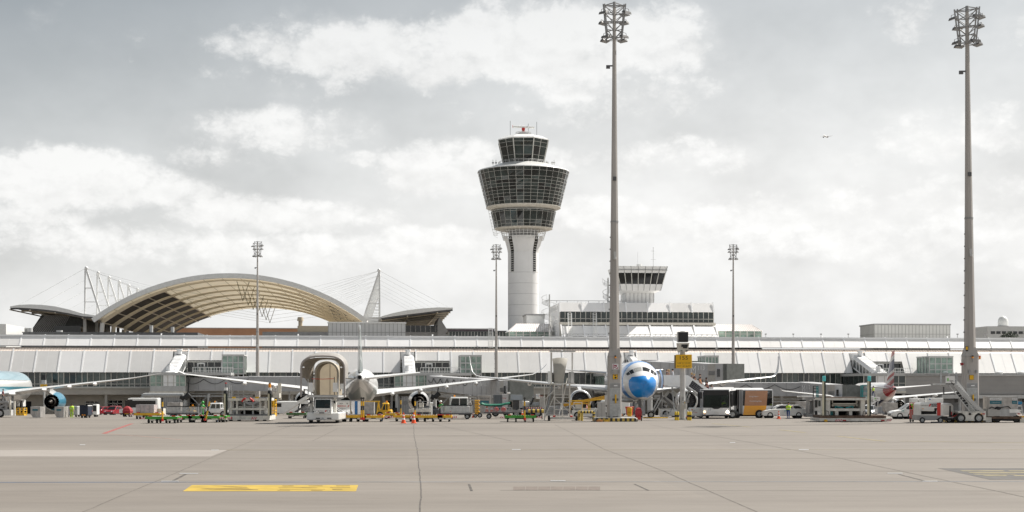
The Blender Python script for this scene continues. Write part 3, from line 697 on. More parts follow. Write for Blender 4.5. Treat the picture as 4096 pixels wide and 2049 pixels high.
def arc(t, r, ly, drop=0.0):   # t in -1..1
    a = TH * t; return (xc + r * math.sin(a), ly, za - drop - RR + r * math.cos(a))
DEP, DROP = 138.0, 2.0
def drop(ly): return DROP * ly / DEP
NA = 48
def shell(mb, t0, t1, r, y0, y1, m, flip=False, n=None):
    n = n or NA; a = [arc(t0+(t1-t0)*i/n, r, y0, drop(y0)) for i in range(n+1)]; b = [arc(t0+(t1-t0)*i/n, r, y1, drop(y1)) for i in range(n+1)]
    mb.loft([b, a] if flip else [a, b], closed=False, smooth=True, m=m)
FR_ = [DEP * (i + .25) / 7 for i in range(7)]
mb = MB(); shell(mb, -1.03, 1.03, RR+1.4, -1, DEP, SKINM); mb.out('roof_skin', MA)
mb = MB(); shell(mb, -1, 1, RR, 0, DEP, MEMB, True)
mb.out('membrane_lining', MA)
mb = MB()
for i in range(NA):      # front fascia
    t0, t1 = -1.03+2.06*i/NA, -1.03+2.06*(i+1)/NA
    mb.loft([[arc(t0, RR-.1, -1), arc(t0, RR+1.45, -1), arc(t0, RR+1.45, -.2), arc(t0, RR-.1, -.2)], [arc(t1, RR-.1, -1), arc(t1, RR+1.45, -1), arc(t1, RR+1.45, -.2), arc(t1, RR-.1, -.2)]], cap=False, m=WHITE)
mb.out('front_fascia', MA)
for k in range(7):
    y = FR_[k]; mb = MB(STEELB)
    n = 32
    for i in range(n):
        t0, t1 = -1+2*i/n, -1+2*(i+1)/n
        dp = lambda t: .45 + .75*abs(t)
        mb.loft([[arc(t0, RR-.02, y, drop(y)), arc(t0, RR-.02, y+.5, drop(y)), arc(t0, RR-dp(t0), y+.5, drop(y)), arc(t0, RR-dp(t0), y, drop(y))],
                 [arc(t1, RR-.02, y, drop(y)), arc(t1, RR-.02, y+.5, drop(y)), arc(t1, RR-dp(t1), y+.5, drop(y)), arc(t1, RR-dp(t1), y, drop(y))]], cap=False)
    mb.out('arch_rib', MA)
    # louvred lower flanks between the ribs
    y2 = FR_[k+1] if k < 6 else DEP
    mb = MB(); 
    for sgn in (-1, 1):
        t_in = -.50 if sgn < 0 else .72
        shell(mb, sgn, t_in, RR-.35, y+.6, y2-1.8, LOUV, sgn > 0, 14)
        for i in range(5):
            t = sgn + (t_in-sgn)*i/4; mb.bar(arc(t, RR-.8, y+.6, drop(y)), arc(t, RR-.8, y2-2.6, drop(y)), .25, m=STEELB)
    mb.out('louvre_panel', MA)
    # V strut and tie cables under the crown
    mb = MB(mat('olive steel', (0.20, 0.17, 0.09), 0.6)); tip = Vector(arc(.08, RR-7.0, y, drop(y)))
    mb.bar(arc(.03, RR-.6, y, drop(y)), tip, .2).bar(arc(.12, RR-.6, y, drop(y)), tip, .2)
    for t in (-.45, .52): mb.bar(arc(t, RR-.6, y, drop(y)), tip, .06)
    mb.out('strut', MA)
mb = MB()
for i in range(1, 15):   # lining seams
    t = -1+2*i/15; p, q = arc(t, RR-.05, 0), arc(t, RR-.05, DEP, DROP); mb.bar(p, q, .10, m=MEMS)
mb.out('lining_seam', MA)
# columns and cable masts down both sides
top = qz(335, 1072); mid = qz(335, 1258)
def side(sgn, leg, foot_in, topx, name):
    for k in range(7 if sgn > 0 else 6):
        y = FR_[k] - 2; mb = MB(STEELW)
        xl, xi, zt_ = Q.lx(leg), Q.lx(foot_in), top
        mb.bar((xl, y, mid-.5), (xl+.12*sgn*-1, y, zt_), .46).bar((xi, y, mid-.4), (Q.lx(topx), y, zt_-.4), .56)
        for f in (.42, .72): z = zt_+(mid-zt_)*f; mb.bar((xl, y, z), (Q.lx(topx)+(xi-Q.lx(topx))*f, y, z), .26)
        mb.box(min(xl, xi)-.5, max(xl, xi)+.5, y-.5, y+.5, mid-1.1, mid-.3)
        mb.sphere((Q.lx(topx), y, zt_+.2), .6, 8)
        mb.bar((xl, y, 0), (xl, y, mid-1.1), .9, m=CONC)
        mb.out('cable_mast', MA)
        mb = MB(STEELW)
        for t in ((-.62, -.55) if sgn < 0 else (.55, .60, .65)): mb.bar((Q.lx(topx), y, zt_), arc(t, RR+1.4, y, drop(y)), .06)
        ex = Q.lx(60) if sgn < 0 else Q.lx(1800); ez = qz(60, 1222) if sgn < 0 else qz(1800, 1230)
        mb.bar((xl, y, zt_), (ex, y, ez), .07)
        mb.out('stay_cable', MA)
side(-1, 332, 398, 338, 'l'); side(1, 1519, 1455, 1516, 'r')
for k in range(7):
    y = FR_[k]
    for t, x2 in ((-1, Q.lx(372)), (1, Q.lx(1468))):
        p = arc(t, RR-.8, y, drop(y)); MB(STEELB if k else STEELW).cyl((x2, y, 0), p, .55, .75, n=8).out('arch_leg', MA)
def wing(pts, name, lab):
    w = Q.thing('canopy_roof', lab, 'roof')
    P = [(Q.lx(a), qz(a, b)) for a, b in pts]
    D = 100.0
    up = [[(x, y, z) for x, z in P] for y in (0, D)]
    MB(WHITE).loft(up, closed=False, smooth=True).out('roof_skin', w)
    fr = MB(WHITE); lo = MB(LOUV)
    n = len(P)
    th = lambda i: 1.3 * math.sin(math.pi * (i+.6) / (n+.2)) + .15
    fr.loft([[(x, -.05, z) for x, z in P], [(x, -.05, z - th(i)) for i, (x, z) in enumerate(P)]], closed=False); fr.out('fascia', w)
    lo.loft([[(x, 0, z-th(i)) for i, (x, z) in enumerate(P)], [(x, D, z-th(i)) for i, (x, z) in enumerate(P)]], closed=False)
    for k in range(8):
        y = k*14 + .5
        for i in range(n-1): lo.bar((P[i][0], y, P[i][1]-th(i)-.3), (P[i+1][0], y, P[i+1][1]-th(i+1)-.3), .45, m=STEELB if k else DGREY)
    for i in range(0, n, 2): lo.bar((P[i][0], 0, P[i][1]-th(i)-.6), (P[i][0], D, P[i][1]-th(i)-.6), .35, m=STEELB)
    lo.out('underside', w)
    return w, P
wing([(40, 1226), (75, 1220), (120, 1218), (170, 1220), (220, 1226), (270, 1237), (330, 1254), (394, 1264)], 'l', 'curved white canopy with a dark underside reaching out left of the great arch')
wing([(1525, 1266), (1575, 1252), (1630, 1241), (1690, 1234), (1750, 1230), (1811, 1231)], 'r', 'curved white canopy with a dark underside on the right side of the great arch')
# dark glazed offices under the canopies
w = Q.thing('forum_office', 'dark slanted glass office under the left curved canopy', 'building')
a0, a1, b0, b1 = Q.lx(115, 20), Q.lx(330, 20), Q.lx(165, 20), Q.lx(330, 20); zb1, zt1 = qz(200, 1336, 20), qz(200, 1262, 20)
mb = MB(mat('dark striped cladding', (0.06, 0.065, 0.06), 0.5, var=0.4)); mb.loft([[(a0, 20, zb1-18), (a1, 20, zb1-18), (a1, 70, zb1-18), (a0, 70, zb1-18)], [(a0, 20, zb1), (a1, 20, zb1), (a1, 70, zb1), (a0, 70, zb1)], [(b0, 20, zt1), (b1, 20, zt1), (b1, 70, zt1), (b0, 70, zt1)]])
for i in range(15):
    f = i/15; mb.bar((a0+(a1-a0)*f*.62, 19.9, zb1), (b0+(b1-b0)*f*.62+1.5, 19.9, zt1), .28, m=MGREY)
mb.out('cladding', w)
MB(DGLASS).box(Q.lx(215, 15), a1+.5, 15, 19.8, zb1-4, qz(215, 1303, 15)).out('office_glazing', w)
w = Q.thing('forum_office', 'grey wedge shaped glass office under the right curved canopy', 'building')
mb = MB(DGLASS).box(Q.lx(1600, 10), Q.lx(1752, 10), 10, 40, 0, qz(1650, 1302, 10)); 
for i in range(7): q = Q.lx(1622+i*20, 10); mb.box(q-.12, q+.12, 9.8, 9.99, 10, qz(1650, 1302, 10), m=MGREY)
mb.box(Q.lx(1600, 10), Q.lx(1752, 10), 9.7, 9.99, qz(1650, 1331, 10)-6, qz(1650, 1329, 10), m=MGREY); mb.out('office_glazing', w)
MB(MGREY).prism([(Q.lx(1752, 8), 0), (Q.lx(1796, 8), 0), (Q.lx(1796, 8), qz(1790, 1330, 8)), (Q.lx(1757, 8), qz(1757, 1268, 8)), (Q.lx(1750, 8), qz(1757, 1290, 8))], 'y', 8, 45).out('wedge_wall', w)

def slab(name, label, cat, Y0, x0, x1, y0, y1, dpt, m, seams=0, sm=None, hseam=None, cap=None, a=ALPHA, glaz=None):
    f = Fr((x0+x1)/2, Y0, a); t = f.thing(name, label, cat)
    A, B = f.lx(x0), f.lx(x1); zt_, zb2 = f.lz((x0+x1)/2, y0), 0.0
    mb = MB(m).box(A, B, 0, dpt, zb2, zt_)
    for i in range(seams+1 if seams else 0): q = A+(B-A)*i/seams; mb.box(q-.07, q+.07, -.05, -.002, zb2, zt_, m=sm)
    n = int(seams*dpt/(B-A)) if seams else 0
    for i in range(n): q = dpt*(i+.5)/n; mb.box(A-.05, A-.002, q-.07, q+.07, zb2, zt_, m=sm)
    if hseam: z = f.lz((x0+x1)/2, hseam); mb.box(A, B, -.045, -.003, z-.07, z+.07, m=sm); mb.box(A-.045, A-.003, 0, dpt, z-.07, z+.07)
    mb.out('wall', t)
    if cap: MB(cap).box(A-.2, B+.2, -.25, dpt+.2, zt_+.003, zt_+.35).out('roof_edge', t)
    return f, t, A, B, zt_
PANEL = mat('pale panel cladding', (0.62, 0.62, 0.615), 0.5, 0.1, var=0.04, scale=0.3)
PSEAM = mat('panel seam', (0.36, 0.36, 0.35), 0.7)
slab('plant_room', 'pale box shaped plant room with vertical panel seams behind the white tail fin', 'building', 372, 1313, 1622, 1294, 1345, 9, PANEL, 19, PSEAM, 1330, WHITE)
f, t, A, B, z = slab('plant_room', 'grey box shaped plant room with vertical seams above the far right of the terminal roof', 'building', 370, 3498, 3800, 1301, 1352, 11, mat('grey panel cladding', (0.56, 0.56, 0.54), 0.5, 0.1, var=0.04, scale=0.3), 22, PSEAM, 1337, MGREY)
OR = mat('terracotta wall', (0.47, 0.25, 0.145), 0.8, var=0.10, scale=0.12)
f, t, A, B, z = slab('apricot_building', 'long low apricot coloured wall seen through the great arch', 'building', 720, 560, 1240, 1314, 1345, 30, OR, cap=LGREY)
f, t, A, B, z = slab('service_block', 'beige service block with a vent cap beside the apricot wall', 'building', 420, 1190, 1330, 1304, 1345, 20, mat('sand wall', (0.47, 0.40, 0.30), 0.8, var=0.06), cap=None)
mb = MB(mat('sand wall', (0, 0, 0))).cyl((A+.8, 1, z), (A+.8, 1, z+1.5), .6, n=10).cyl((A+.8, 1, z+1.5), (A+.8, 1, z+2.6), 1.0, .8, n=10); mb.out('vent', t)
MB(MGREY).box(A-10, B+2, -3, -.4, 0, f.lz(1250, 1330)).out('lower_band', t)
f, t, A, B, z = slab('grey_parapet_building', 'long low grey flat roofed building left of and below the great arch', 'building', 400, 42, 790, 1329, 1345, 25, mat('slate grey panel', (0.125, 0.13, 0.135), 0.6, var=0.12), 30, DGREY)
mb = MB(LGREY)
for px, h in ((96, 14), (118, 12), (238, 0), (605, 30), (690, 22)): q = f.lx(px, 4); mb.cyl((q, 4, z), (q, 4, z+.6+h*.05), .9 if h < 15 else .5, n=10)
mb.out('roof_vent', t)
slab('glass_link_building', 'low dark glass building left of the control tower shaft', 'building', 395, 1796, 2024, 1328, 1347, 15, GLASS, 18, FRAMEM, cap=DGREY)
slab('purple_building', 'low flat dark purple building far behind the dark glass link', 'building', 520, 1790, 1978, 1318, 1347, 15, mat('plum wall', (0.10, 0.06, 0.085), 0.7), cap=LGREY)
slab('white_end_building', 'plain white building cut off by the left edge of the picture', 'building', 380, -200, 24, 1296, 1345, 20, WHITE)
f, t, A, B, z = slab('radar_building', 'grey flat roofed building with a ribbon window below a white radome', 'building', 420, 3950, 4300, 1306, 1355, 9, mat('pale grey render', (0.66, 0.66, 0.64), 0.7, var=0.04), cap=None)
wz_ = f.lz(4050, 1331); mb = MB(DGLASS)
for i in range(14): mb.box(A+1+i*1.7, A+2.3+i*1.7, -.06, -.003, wz_-.4, wz_+.4)
mb.out('window_ribbon', t)
rd = thing('radome', 'white golf ball radome standing on the roof of the far right building', 'radome', (0, 0, 0)); q = f.lx(4012, 5); rd.parent = None
c_, s_ = math.cos(f.a), math.sin(f.a); rd.location = (f.ox+q*c_-5*s_, f.Y0+q*s_+5*c_, f.zb+z); rr = 20/13.2
MB(WHITE).lathe([(rr*.93, 0), (rr*.98, rr*.5), (rr, rr*.95), (rr*.93, rr*1.45), (rr*.72, rr*1.85), (rr*.40, rr*2.1), (.05, rr*2.2)], n=20).out('dome', rd)
MB(MGREY).cyl((0, 0, -.0), (0, 0, .3), rr*1.15, n=16).out('dome_base', rd)
tr = MB(mat('dark leaf', (0.03, 0.045, 0.025), 0.8, var=0.4, scale=4)); random.seed(3)
for i in range(260):
    a = random.uniform(0, 6.28); r = random.random()**.6*2.6; zz = random.random()**.8*1.6*(1-(r/2.8)**2)+.1; c = Vector((r*math.cos(a), r*math.sin(a)*.6, zz)); u = Vector((random.uniform(-1, 1), random.uniform(-1, 1), random.uniform(-1, 1))).normalized()*.28; v = u.orthogonal().normalized()*.2
    tr.add([c-u, c+v, c+u, c-v], [(0, 1, 2, 3)])
q = f.lx(4038, -20); o = tr.out('treetop', None); o.location = (f.ox+q*c_+20*s_, f.Y0+q*s_-20*c_, wz(1351, 400)); tag(o, 'small dark green treetop showing over the roof near the radome', 'tree')
# little roof edge lamps
first = None
for px in (3063, 3173, 3284, 3393, 3830, 3942):
    p = T.L(px, 1352, 9); c_, s_ = T.c, T.s
    o = MB(MGREY).bar((0, 0, -.3), (0, 0, .75), .10).box(-.2, .2, -.2, .2, .75, 1.0).out('roof_edge_lamp')
    o.location = (T.ox+p[0]*c_-9*s_, T.Y0+p[0]*s_+9*c_, T.zb+p[2]); tag(o, 'tiny grey lamp on a short post on the right part of the terminal roof', 'lamp', 'lamps along the terminal roof edge')
# ---------------------------------------------------------------- tower office building with small apron tower
H = Fr(2549, 342)
hb = H.thing('operations_building', 'white office building with a long dark ribbon window below the small square tower', 'building')
hx0, hx1 = H.lx(2246), H.lx(2866)
def hz(py, ly=0): return H.lz(2549, py, ly)
mb = MB(RMET[2])
mb.box(hx0, hx1, 4.2, 22, 0, hz(1213, 4)).out('wall', hb)
def band(name, y0, d0, y1, d1):
    mb = MB(); n = 7; 
    for i in range(n):
        a, b = hx0+(hx1-hx0)*i/n, hx0+(hx1-hx0)*(i+1)/n; mb.use(RMET[(i*2) % 3])
        mb.loft([[(a, d0, hz(y0, d0)), (b, d0, hz(y0, d0)), (b, d0+.3, hz(y0, d0)), (a, d0+.3, hz(y0, d0))], [(a, d1, hz(y1, d1)), (b, d1, hz(y1, d1)), (b, d1+.3, hz(y1, d1)), (a, d1+.3, hz(y1, d1))]])
    mb.out(name, hb)
    for i in range(n+1):
        q = hx0+(hx1-hx0)*i/n; MB(RIBM).loft([[(q-.16, d0-.1, hz(y0, d0)-.1), (q+.16, d0-.1, hz(y0, d0)-.1), (q+.16, d0, hz(y0, d0)-.1), (q-.16, d0, hz(y0, d0)-.1)], [(q-.16, d1-.1, hz(y1, d1)+.25), (q+.16, d1-.1, hz(y1, d1)+.25), (q+.16, d1, hz(y1, d1)+.25), (q-.16, d1, hz(y1, d1)+.25)]]).out('roof_rib', hb)
band('upper_roof', 1248, 2.6, 1212, 4.0); band('lower_roof', 1346, -1.6, 1304, 1.0)
mb = MB(GLASS).box(hx0, hx1, 3.1, 3.2, hz(1290, 3), hz(1247, 3)); n = 30
for i in range(n+1): q = hx0+(hx1-hx0)*i/n; mb.box(q-.07, q+.07, 3.0, 3.09, hz(1290, 3), hz(1247, 3), m=FRAMEM)
mb.box(hx0, hx1, 3.0, 3.085, hz(1276, 3)-.07, hz(1276, 3)+.07, m=FRAMEM); mb.out('ribbon_window', hb)
MB(CREAM).box(hx0-.1, hx1+.1, 1.2, 4.0, hz(1302, 2), hz(1291, 2)).out('ledge', hb)
mb = MB(GLASS).box(hx0, hx1, -1.1, -1.0, hz(1370, -1), hz(1337, -1)-.0)
for i in range(31): q = hx0+(hx1-hx0)*i/30; mb.box(q-.09, q+.09, -1.3, -1.105, hz(1370, -1), hz(1337, -1), m=FRAMEM)
mb.box(hx0, hx1, 1.0, 4.2, 0, hz(1304, 1), m=CREAM).out('lower_window', hb)
mb = MB(MGREY)
for q in range(9): mb.bar((hx0-3+q*2.6, 6, hz(1213, 5)), (hx0-3+q*2.6, 6, hz(1204, 5)), .1)
mb.bar((hx0-3, 6, hz(1204, 5)), (hx0+18, 6, hz(1204, 5)), .12); mb.out('roof_railing', hb)
for px in (2274, 2374):
    lt = H.thing('wall_ladder', 'white roof ladder leaning against the operations building, ' + ('nearer the spiral stair' if px < 2300 else 'nearer the tall mast'), 'ladder'); mb = MB(WHITE)
    for dx in (0, 14): mb.bar(H.L(px+dx, 1346, -2.6), H.L(px+dx-2, 1252, 2.6), .16)
    for i in range(15): t_ = i/14; mb.bar(Vector(H.L(px, 1346, -2.6)).lerp(Vector(H.L(px-2, 1252, 2.6)), t_), Vector(H.L(px+14, 1346, -2.6)).lerp(Vector(H.L(px+12, 1252, 2.6)), t_), .10)
    mb.out('ladder_frame', lt)
st = H.thing('apron_control_tower', 'small square control tower with an outward leaning dark glass cab on the office roof', 'tower')
cx_ = H.lx(2549, 9); k = .955/sc(342)
def ring(hw, py, d=9.0): hwm = hw*k; z = hz(py, 7); return [(cx_-hwm, d-hwm, z), (cx_+hwm, d-hwm, z), (cx_+hwm, d+hwm, z), (cx_-hwm, d+hwm, z)]
MB(mat('white tower panel', (0.70, 0.70, 0.69), .45, .1, var=.04)).loft([ring(62, 1345), ring(62, 1172)]).out('shaft', st)
mb = MB(MATS['white tower panel']).loft([ring(66, 1174), ring(84, 1166)]).loft([ring(85.2, 1166), ring(92, 1140.5)]).loft([ring(103, 1097), ring(110, 1071)]); 
for i in range(8):
    f0 = -1+2*i/7
    mb.bar((cx_+f0*85*k, 9-85.6*k, hz(1166, 7)), (cx_+f0*92*k, 9-92.6*k, hz(1140, 7)), .11, m=MGREY); mb.bar((cx_+f0*103*k, 9-103.6*k, hz(1097, 7)), (cx_+f0*110*k, 9-110.6*k, hz(1071, 7)), .11)
    mb.bar((cx_+f0*60*k, 9-62.6*k, hz(1213, 7)), (cx_+f0*60*k, 9-62.6*k, hz(1172, 7)), .09)
mb.bar((cx_-110*k, 9-108*k, hz(1086, 7)), (cx_+110*k, 9-108*k, hz(1086, 7)), .12, m=MGREY); mb.out('cab_cladding', st)
mb = MB(DGLASS).loft([ring(91.5, 1140.4), ring(102.5, 1097.1)])
for i in range(8):
    f0 = -1+2*i/7; mb.bar((cx_+f0*91.5*k, 9-92.2*k, hz(1140, 7)), (cx_+f0*102.5*k, 9-103.2*k, hz(1097, 7)), .16, m=FRAMEM)
mb.out('cab_glazing', st)
zt_ = hz(1071, 7); mb = MB(WHITE).cyl((cx_+.3, 8, zt_), (cx_+.3, 8, zt_+.35), .55, n=12, m=MGREY).cyl((cx_+.3, 8, zt_+.35), (cx_+.3, 8, zt_+.9), .68, n=14, m=WHITE); mb.out('roof_radar', st)
mb = MB(LGREY).bar((cx_+4.0, 9, zt_), (cx_+4.0, 9, hz(985, 7)), .09).bar((cx_+3.4, 9, zt_+2.2), (cx_+4.6, 9, zt_+2.2), .06).bar((cx_+3.4, 9, zt_+4.3), (cx_+4.3, 9, zt_+4.3), .06).bar((cx_+.1, 9, zt_), (cx_+.1, 9, hz(1005, 7)), .04); mb.out('antenna', st)
def spiral(label, f, px, y0, y1, ly, rad):
    s_ = f.thing('spiral_stair', label, 'staircase'); x = f.lx(px, ly); za_, zb2 = f.lz(px, y1, ly), f.lz(px, y0, ly); mb = MB(LGREY).cyl((x, ly, za_), (x, ly, zb2+1), .18, n=8)
    n = int((zb2-za_)/.22); prev = None
    for i in range(n):
        a = i*.42; z = za_+(zb2-za_)*i/n; p = Vector((x+rad*math.cos(a), ly+rad*math.sin(a), z)); q = Vector((x+rad*math.cos(a+.38), ly+rad*math.sin(a+.38), z))
        mb.add([(x, ly, z), p, q, (x, ly, z-.06), p-Vector((0, 0, .06)), q-Vector((0, 0, .06))], [(0, 1, 2), (5, 4, 3), (1, 4, 5, 2), (0, 3, 4, 1)])
        t_ = p+Vector((0, 0, 1.05))
        if i % 2 == 0: mb.bar(p, t_, .05)
        if prev: mb.bar(prev, t_, .07)
        prev = t_
    mb.out('stair', s_)
spiral('white spiral staircase at the left end of the operations building', H, 2198, 1195, 1346, 0, 1.9)
spiral('white spiral staircase behind the tall mast beside the small tower', H, 2432, 1128, 1212, 6, 1.3)
def pavilion(label, x0, x1, ytop, yeave, ybot, Y0, inset, inset_r):
    f = Fr((x0+x1)/2, Y0); t = f.thing('roof_pavilion', label, 'building'); A, B = f.lx(x0), f.lx(x1); xm = (x0+x1)/2
    ze, zt2, zb2 = f.lz(xm, yeave), f.lz(xm, ytop), 0.0
    ia, ib = inset/sc(Y0), inset_r/sc(Y0); D = 9.0
    mb = MB(RMET[2]).loft([[(A-.3, -.3, ze), (B+.3, -.3, ze), (B+.3, D, ze), (A-.3, D, ze)], [(A+ia, 3, zt2), (B-ib, 3, zt2), (B-ib, 6, zt2), (A+ia, 6, zt2)]])
    n = int((B-A)/.55)
    for i in range(n+1):
        f0 = i/n; mb.bar((A+(B-A)*f0, -.33, ze+.03), (A+ia+(B-ib-A-ia)*f0, 3, zt2+.03), .09, m=MATS['seam line'])
    mb.out('roof', t)
    mb = MB(GGLASS).box(A, B, .1, D-.2, zb2, ze-.05); n = max(4, int((B-A)/1.6))
    for i in range(n+1): q = A+(B-A)*i/n; mb.box(q-.12, q+.12, -.05, .09, zb2, ze-.02, m=FRAMEM)
    mb.box(A, B, -.05, .085, ze-.75, ze-.65, m=FRAMEM); mb.out('window', t)
pavilion('low pavilion with a white ribbed hip roof at the foot of the control tower', 2037, 2205, 1293, 1327, 1346, 352, 34, 0)
pavilion('low pavilion with a white ribbed hip roof right of the operations building', 2874, 3046, 1297, 1325, 1348, 352, 0, 30)
slab('lift_housing', 'small white block with a grey flat top in front of the tower shaft', 'building', 360, 2106, 2178, 1262, 1346, 8, WHITE, cap=MGREY)
# ---------------------------------------------------------------- main control tower
TY = 406.0; K = 1/sc(TY)
ct = thing('control_tower', 'tall white control tower with a large dark glass pulpit and smaller cab on top', 'tower', (wx(2093.5, TY), TY, gz(TY)))
def cz(py): return wz(py, TY) - gz(TY)
WT = mat('white tower concrete', (0.80, 0.795, 0.785), 0.6, var=0.04, scale=0.25)
sh = MB(WT).lathe([(61.7*K, 0), (61.7*K, cz(1012))], n=48)
for py in (1093, 1136, 1178, 1222, 1265): sh.lathe([(61.75*K, cz(py)-.05), (61.95*K, cz(py)), (61.75*K, cz(py)+.05)], n=48, m=LGREY, cap=False)
sh.out('shaft', ct)
fl_ = MB(WT)   # flared crown of the shaft: four wall petals parted by window slots
for q in range(4):
    a0, a1 = R(-90 + q*90 - 37), R(-90 + q*90 + 37)
    fl_.lathe([(62*K, cz(1012)), (66*K, cz(990)), (72*K, cz(970)), (79*K, cz(948))], n=10, a0=a0, a1=a1)
fl_.lathe([(57*K, cz(1012)), (60*K, cz(922))], n=32, m=MGREY, cap=False); fl_.out('flared_crown', ct)
for q in range(4):
    a = R(-45 + q*90); mb = MB(DGLASS); c, s = math.cos(a), math.sin(a)
    d, p = Vector((c, s, 0)), Vector((-s, c, 0))
    for (ra, pa), (rb, pb) in ((((62.4, 1090), (62.4, 1012))), ((62.4, 1012), (70, 962)), ((70, 962), (76, 948))):
        A0 = d*ra*K; B0 = d*rb*K; w = p*(7.5*K)
        mb.use(DGLASS); mb.loft([[A0-w+Vector((0, 0, cz(pa))), A0+w+Vector((0, 0, cz(pa))), A0*.9+w+Vector((0, 0, cz(pa))), A0*.9-w+Vector((0, 0, cz(pa)))], [B0-w+Vector((0, 0, cz(pb))), B0+w+Vector((0, 0, cz(pb))), B0*.9+w+Vector((0, 0, cz(pb))), B0*.9-w+Vector((0, 0, cz(pb)))]])
        n = max(1, int((pa-pb)/8.5))
        for i in range(n+1):
            t_ = i/n; r_ = (ra+(rb-ra)*t_)*K*1.004; z = cz(pa+(pb-pa)*t_); mb.bar(d*r_-w+Vector((0, 0, z)), d*r_+w+Vector((0, 0, z)), .12, m=FRAMEM)
    mb.out('slot_window', ct)
def grid(name, r0, y0, r1, y1, nv, rows, glass=None, n=None, off=0.0, vb=.075, hb_=.06, heavy=0):
    n = n or nv; e = 2*math.pi/n
    P = lambda r, i, z: (r*K*math.cos(-math.pi/2+off+e*i), r*K*math.sin(-math.pi/2+off+e*i), z)
    fr = MB(FRAMEM)
    pt = lambda f, u: Vector(P(r0+(r1-r0)*u, math.floor(f), cz(y0+(y1-y0)*u))).lerp(Vector(P(r0+(r1-r0)*u, math.floor(f)+1, cz(y0+(y1-y0)*u))), f-math.floor(f))
    for j in range(nv):
        f = j*n/nv; a, b = pt(f, 0), pt(f, 1); a.xy *= 1.004; b.xy *= 1.004
        fr.bar(a, b, vb*(2.2 if heavy and j % heavy == 0 else 1))
    for u in rows:
        for i in range(n):
            a, b = pt(i, u), pt(i+.9999, u); a.xy *= 1.004; b.xy *= 1.004; fr.bar(a, b, hb_)
    fr.out(name + '_frame', ct)
    mb = MB(); us = sorted(rows)      # panes set a degree or two out of true, as real glazing is
    for j in range(nv):
        f0, f1 = j*n/nv, (j+.9999)*n/nv
        for u0, u1 in zip(us, us[1:]):
            t0, t1 = 1-random.random()*.006, 1-random.random()*.006; q = []
            for f_, u_, t_ in ((f0, u0, t0), (f1, u0, t0*(1-random.random()*.002)), (f1, u1, t1), (f0, u1, t1)): p_ = pt(f_, u_); p_.xy *= t_; q.append(p_)
            mb.add(q, [(0, 1, 2, 3)], m=random.choice((TGL, TGL, TGL, TGL2, DGLASS)))
    mb.loft([[Vector(P(r0*.985, i, cz(y0))) for i in range(n)], [Vector(P(r1*.985, i, cz(y1))) for i in range(n)]], m=VOID)
    mb.out(name + '_glazing', ct)
TGL2 = mat('tower glass lighter', (0.045, 0.060, 0.057), 0.06, var=.5, scale=.3, spec=.6)
TGL = mat('tower glass', (0.018, 0.028, 0.027), 0.05, var=.6, scale=.25, spec=.6)
grid('pulpit', 147, 832, 182, 691, 36, (0, .10, .2, .29, .38, .47, .56, .65, .74, .90, .995))
grid('drum', 115, 917, 130, 850, 30, (0, .18, .38, .9, 1))
grid('cab', 86, 658, 107, 568, 16, (0, .12, .3, .68, .86, 1), n=8, off=R(-22.5), vb=.13, heavy=2)
mb = MB(WHITE).lathe([(184*K, cz(692)), (183*K, cz(688)), (150*K, cz(680)), (104*K, cz(661)), (90*K, cz(659))], n=40); mb.out('pulpit_roof', ct)
mb = MB(WHITE).lathe([(108*K, cz(568)), (108*K, cz(564)), (78*K, cz(550)), (70*K, cz(548)), (20*K, cz(547))], n=8, a0=R(-112.5), a1=R(-112.5)+2*math.pi, smooth=False); mb.out('cab_roof', ct)
mb = MB(CREAM).lathe([(118*K, cz(848)), (126*K, cz(843)), (149*K, cz(835)), (149*K, cz(831))], n=40).lathe([(120*K, cz(852)), (120*K, cz(846))], n=40, m=WHITE).lathe([(70*K, cz(924)), (100*K, cz(923)), (117*K, cz(918)), (117*K, cz(916))], n=40, m=CREAM); mb.out('pulpit_soffit', ct)
mb = MB(LGREY)
for rr_, py in ((100, 655), (97, 650)): mb.lathe([(rr_*K, cz(py)-.05), (rr_*K+.06, cz(py)), (rr_*K, cz(py)+.05)], n=32, cap=False)
for i in range(32): a = i/32*6.2832; mb.bar((100*K*math.cos(a), 100*K*math.sin(a), cz(661)), (100*K*math.cos(a), 100*K*math.sin(a), cz(650)), .09)
random.seed(2)
for px in (1972, 1984, 2186, 2208, 2216): x = (px-2093.5)*K; mb.bar((x, -1, cz(664)), (x, -1, cz(648-random.random()*6)), .14); mb.box(x-.3, x+.3, -1.3, -.7, cz(656), cz(652))
mb.out('pulpit_railing', ct)
mb = MB(WHITE)   # maintenance cage round the crown
for i in range(36):
    a = i/36*6.2832; c, s = math.cos(a), math.sin(a); mb.bar((92*K*c, 92*K*s, cz(920)), (80*K*c, 80*K*s, cz(962)), .10)
for py, rr_ in ((930, 89), (940, 86.5), (951, 83.5), (960, 81)): 
    for i in range(24): a, b = i/24*6.2832, (i+1)/24*6.2832; mb.bar((rr_*K*math.cos(a), rr_*K*math.sin(a), cz(py)), (rr_*K*math.cos(b), rr_*K*math.sin(b), cz(py)), .09)
mb.out('maintenance_cage', ct)
mb = MB(WHITE)
for i in range(9): t_ = i/8; x0 = (1953+t_*22-2093.5)*K; z = cz(842+t_*100); mb.bar((x0, 0, z), (x0+14*K, 0, z), .08); mb.bar((x0, 0, z), (x0+14*K+.2, 0, z-.85), .06)
mb.bar(((1953-2093.5)*K, 0, cz(842)), ((1975-2093.5)*K, 0, cz(942)), .09).bar(((1967-2093.5)*K, 0, cz(842)), ((1990-2093.5)*K, 0, cz(942)), .09)
mb.bar(((1975-2093.5)*K, 0, cz(938)), ((2005-2093.5)*K, 0, cz(930)), .1); mb.out('side_ladder', ct)
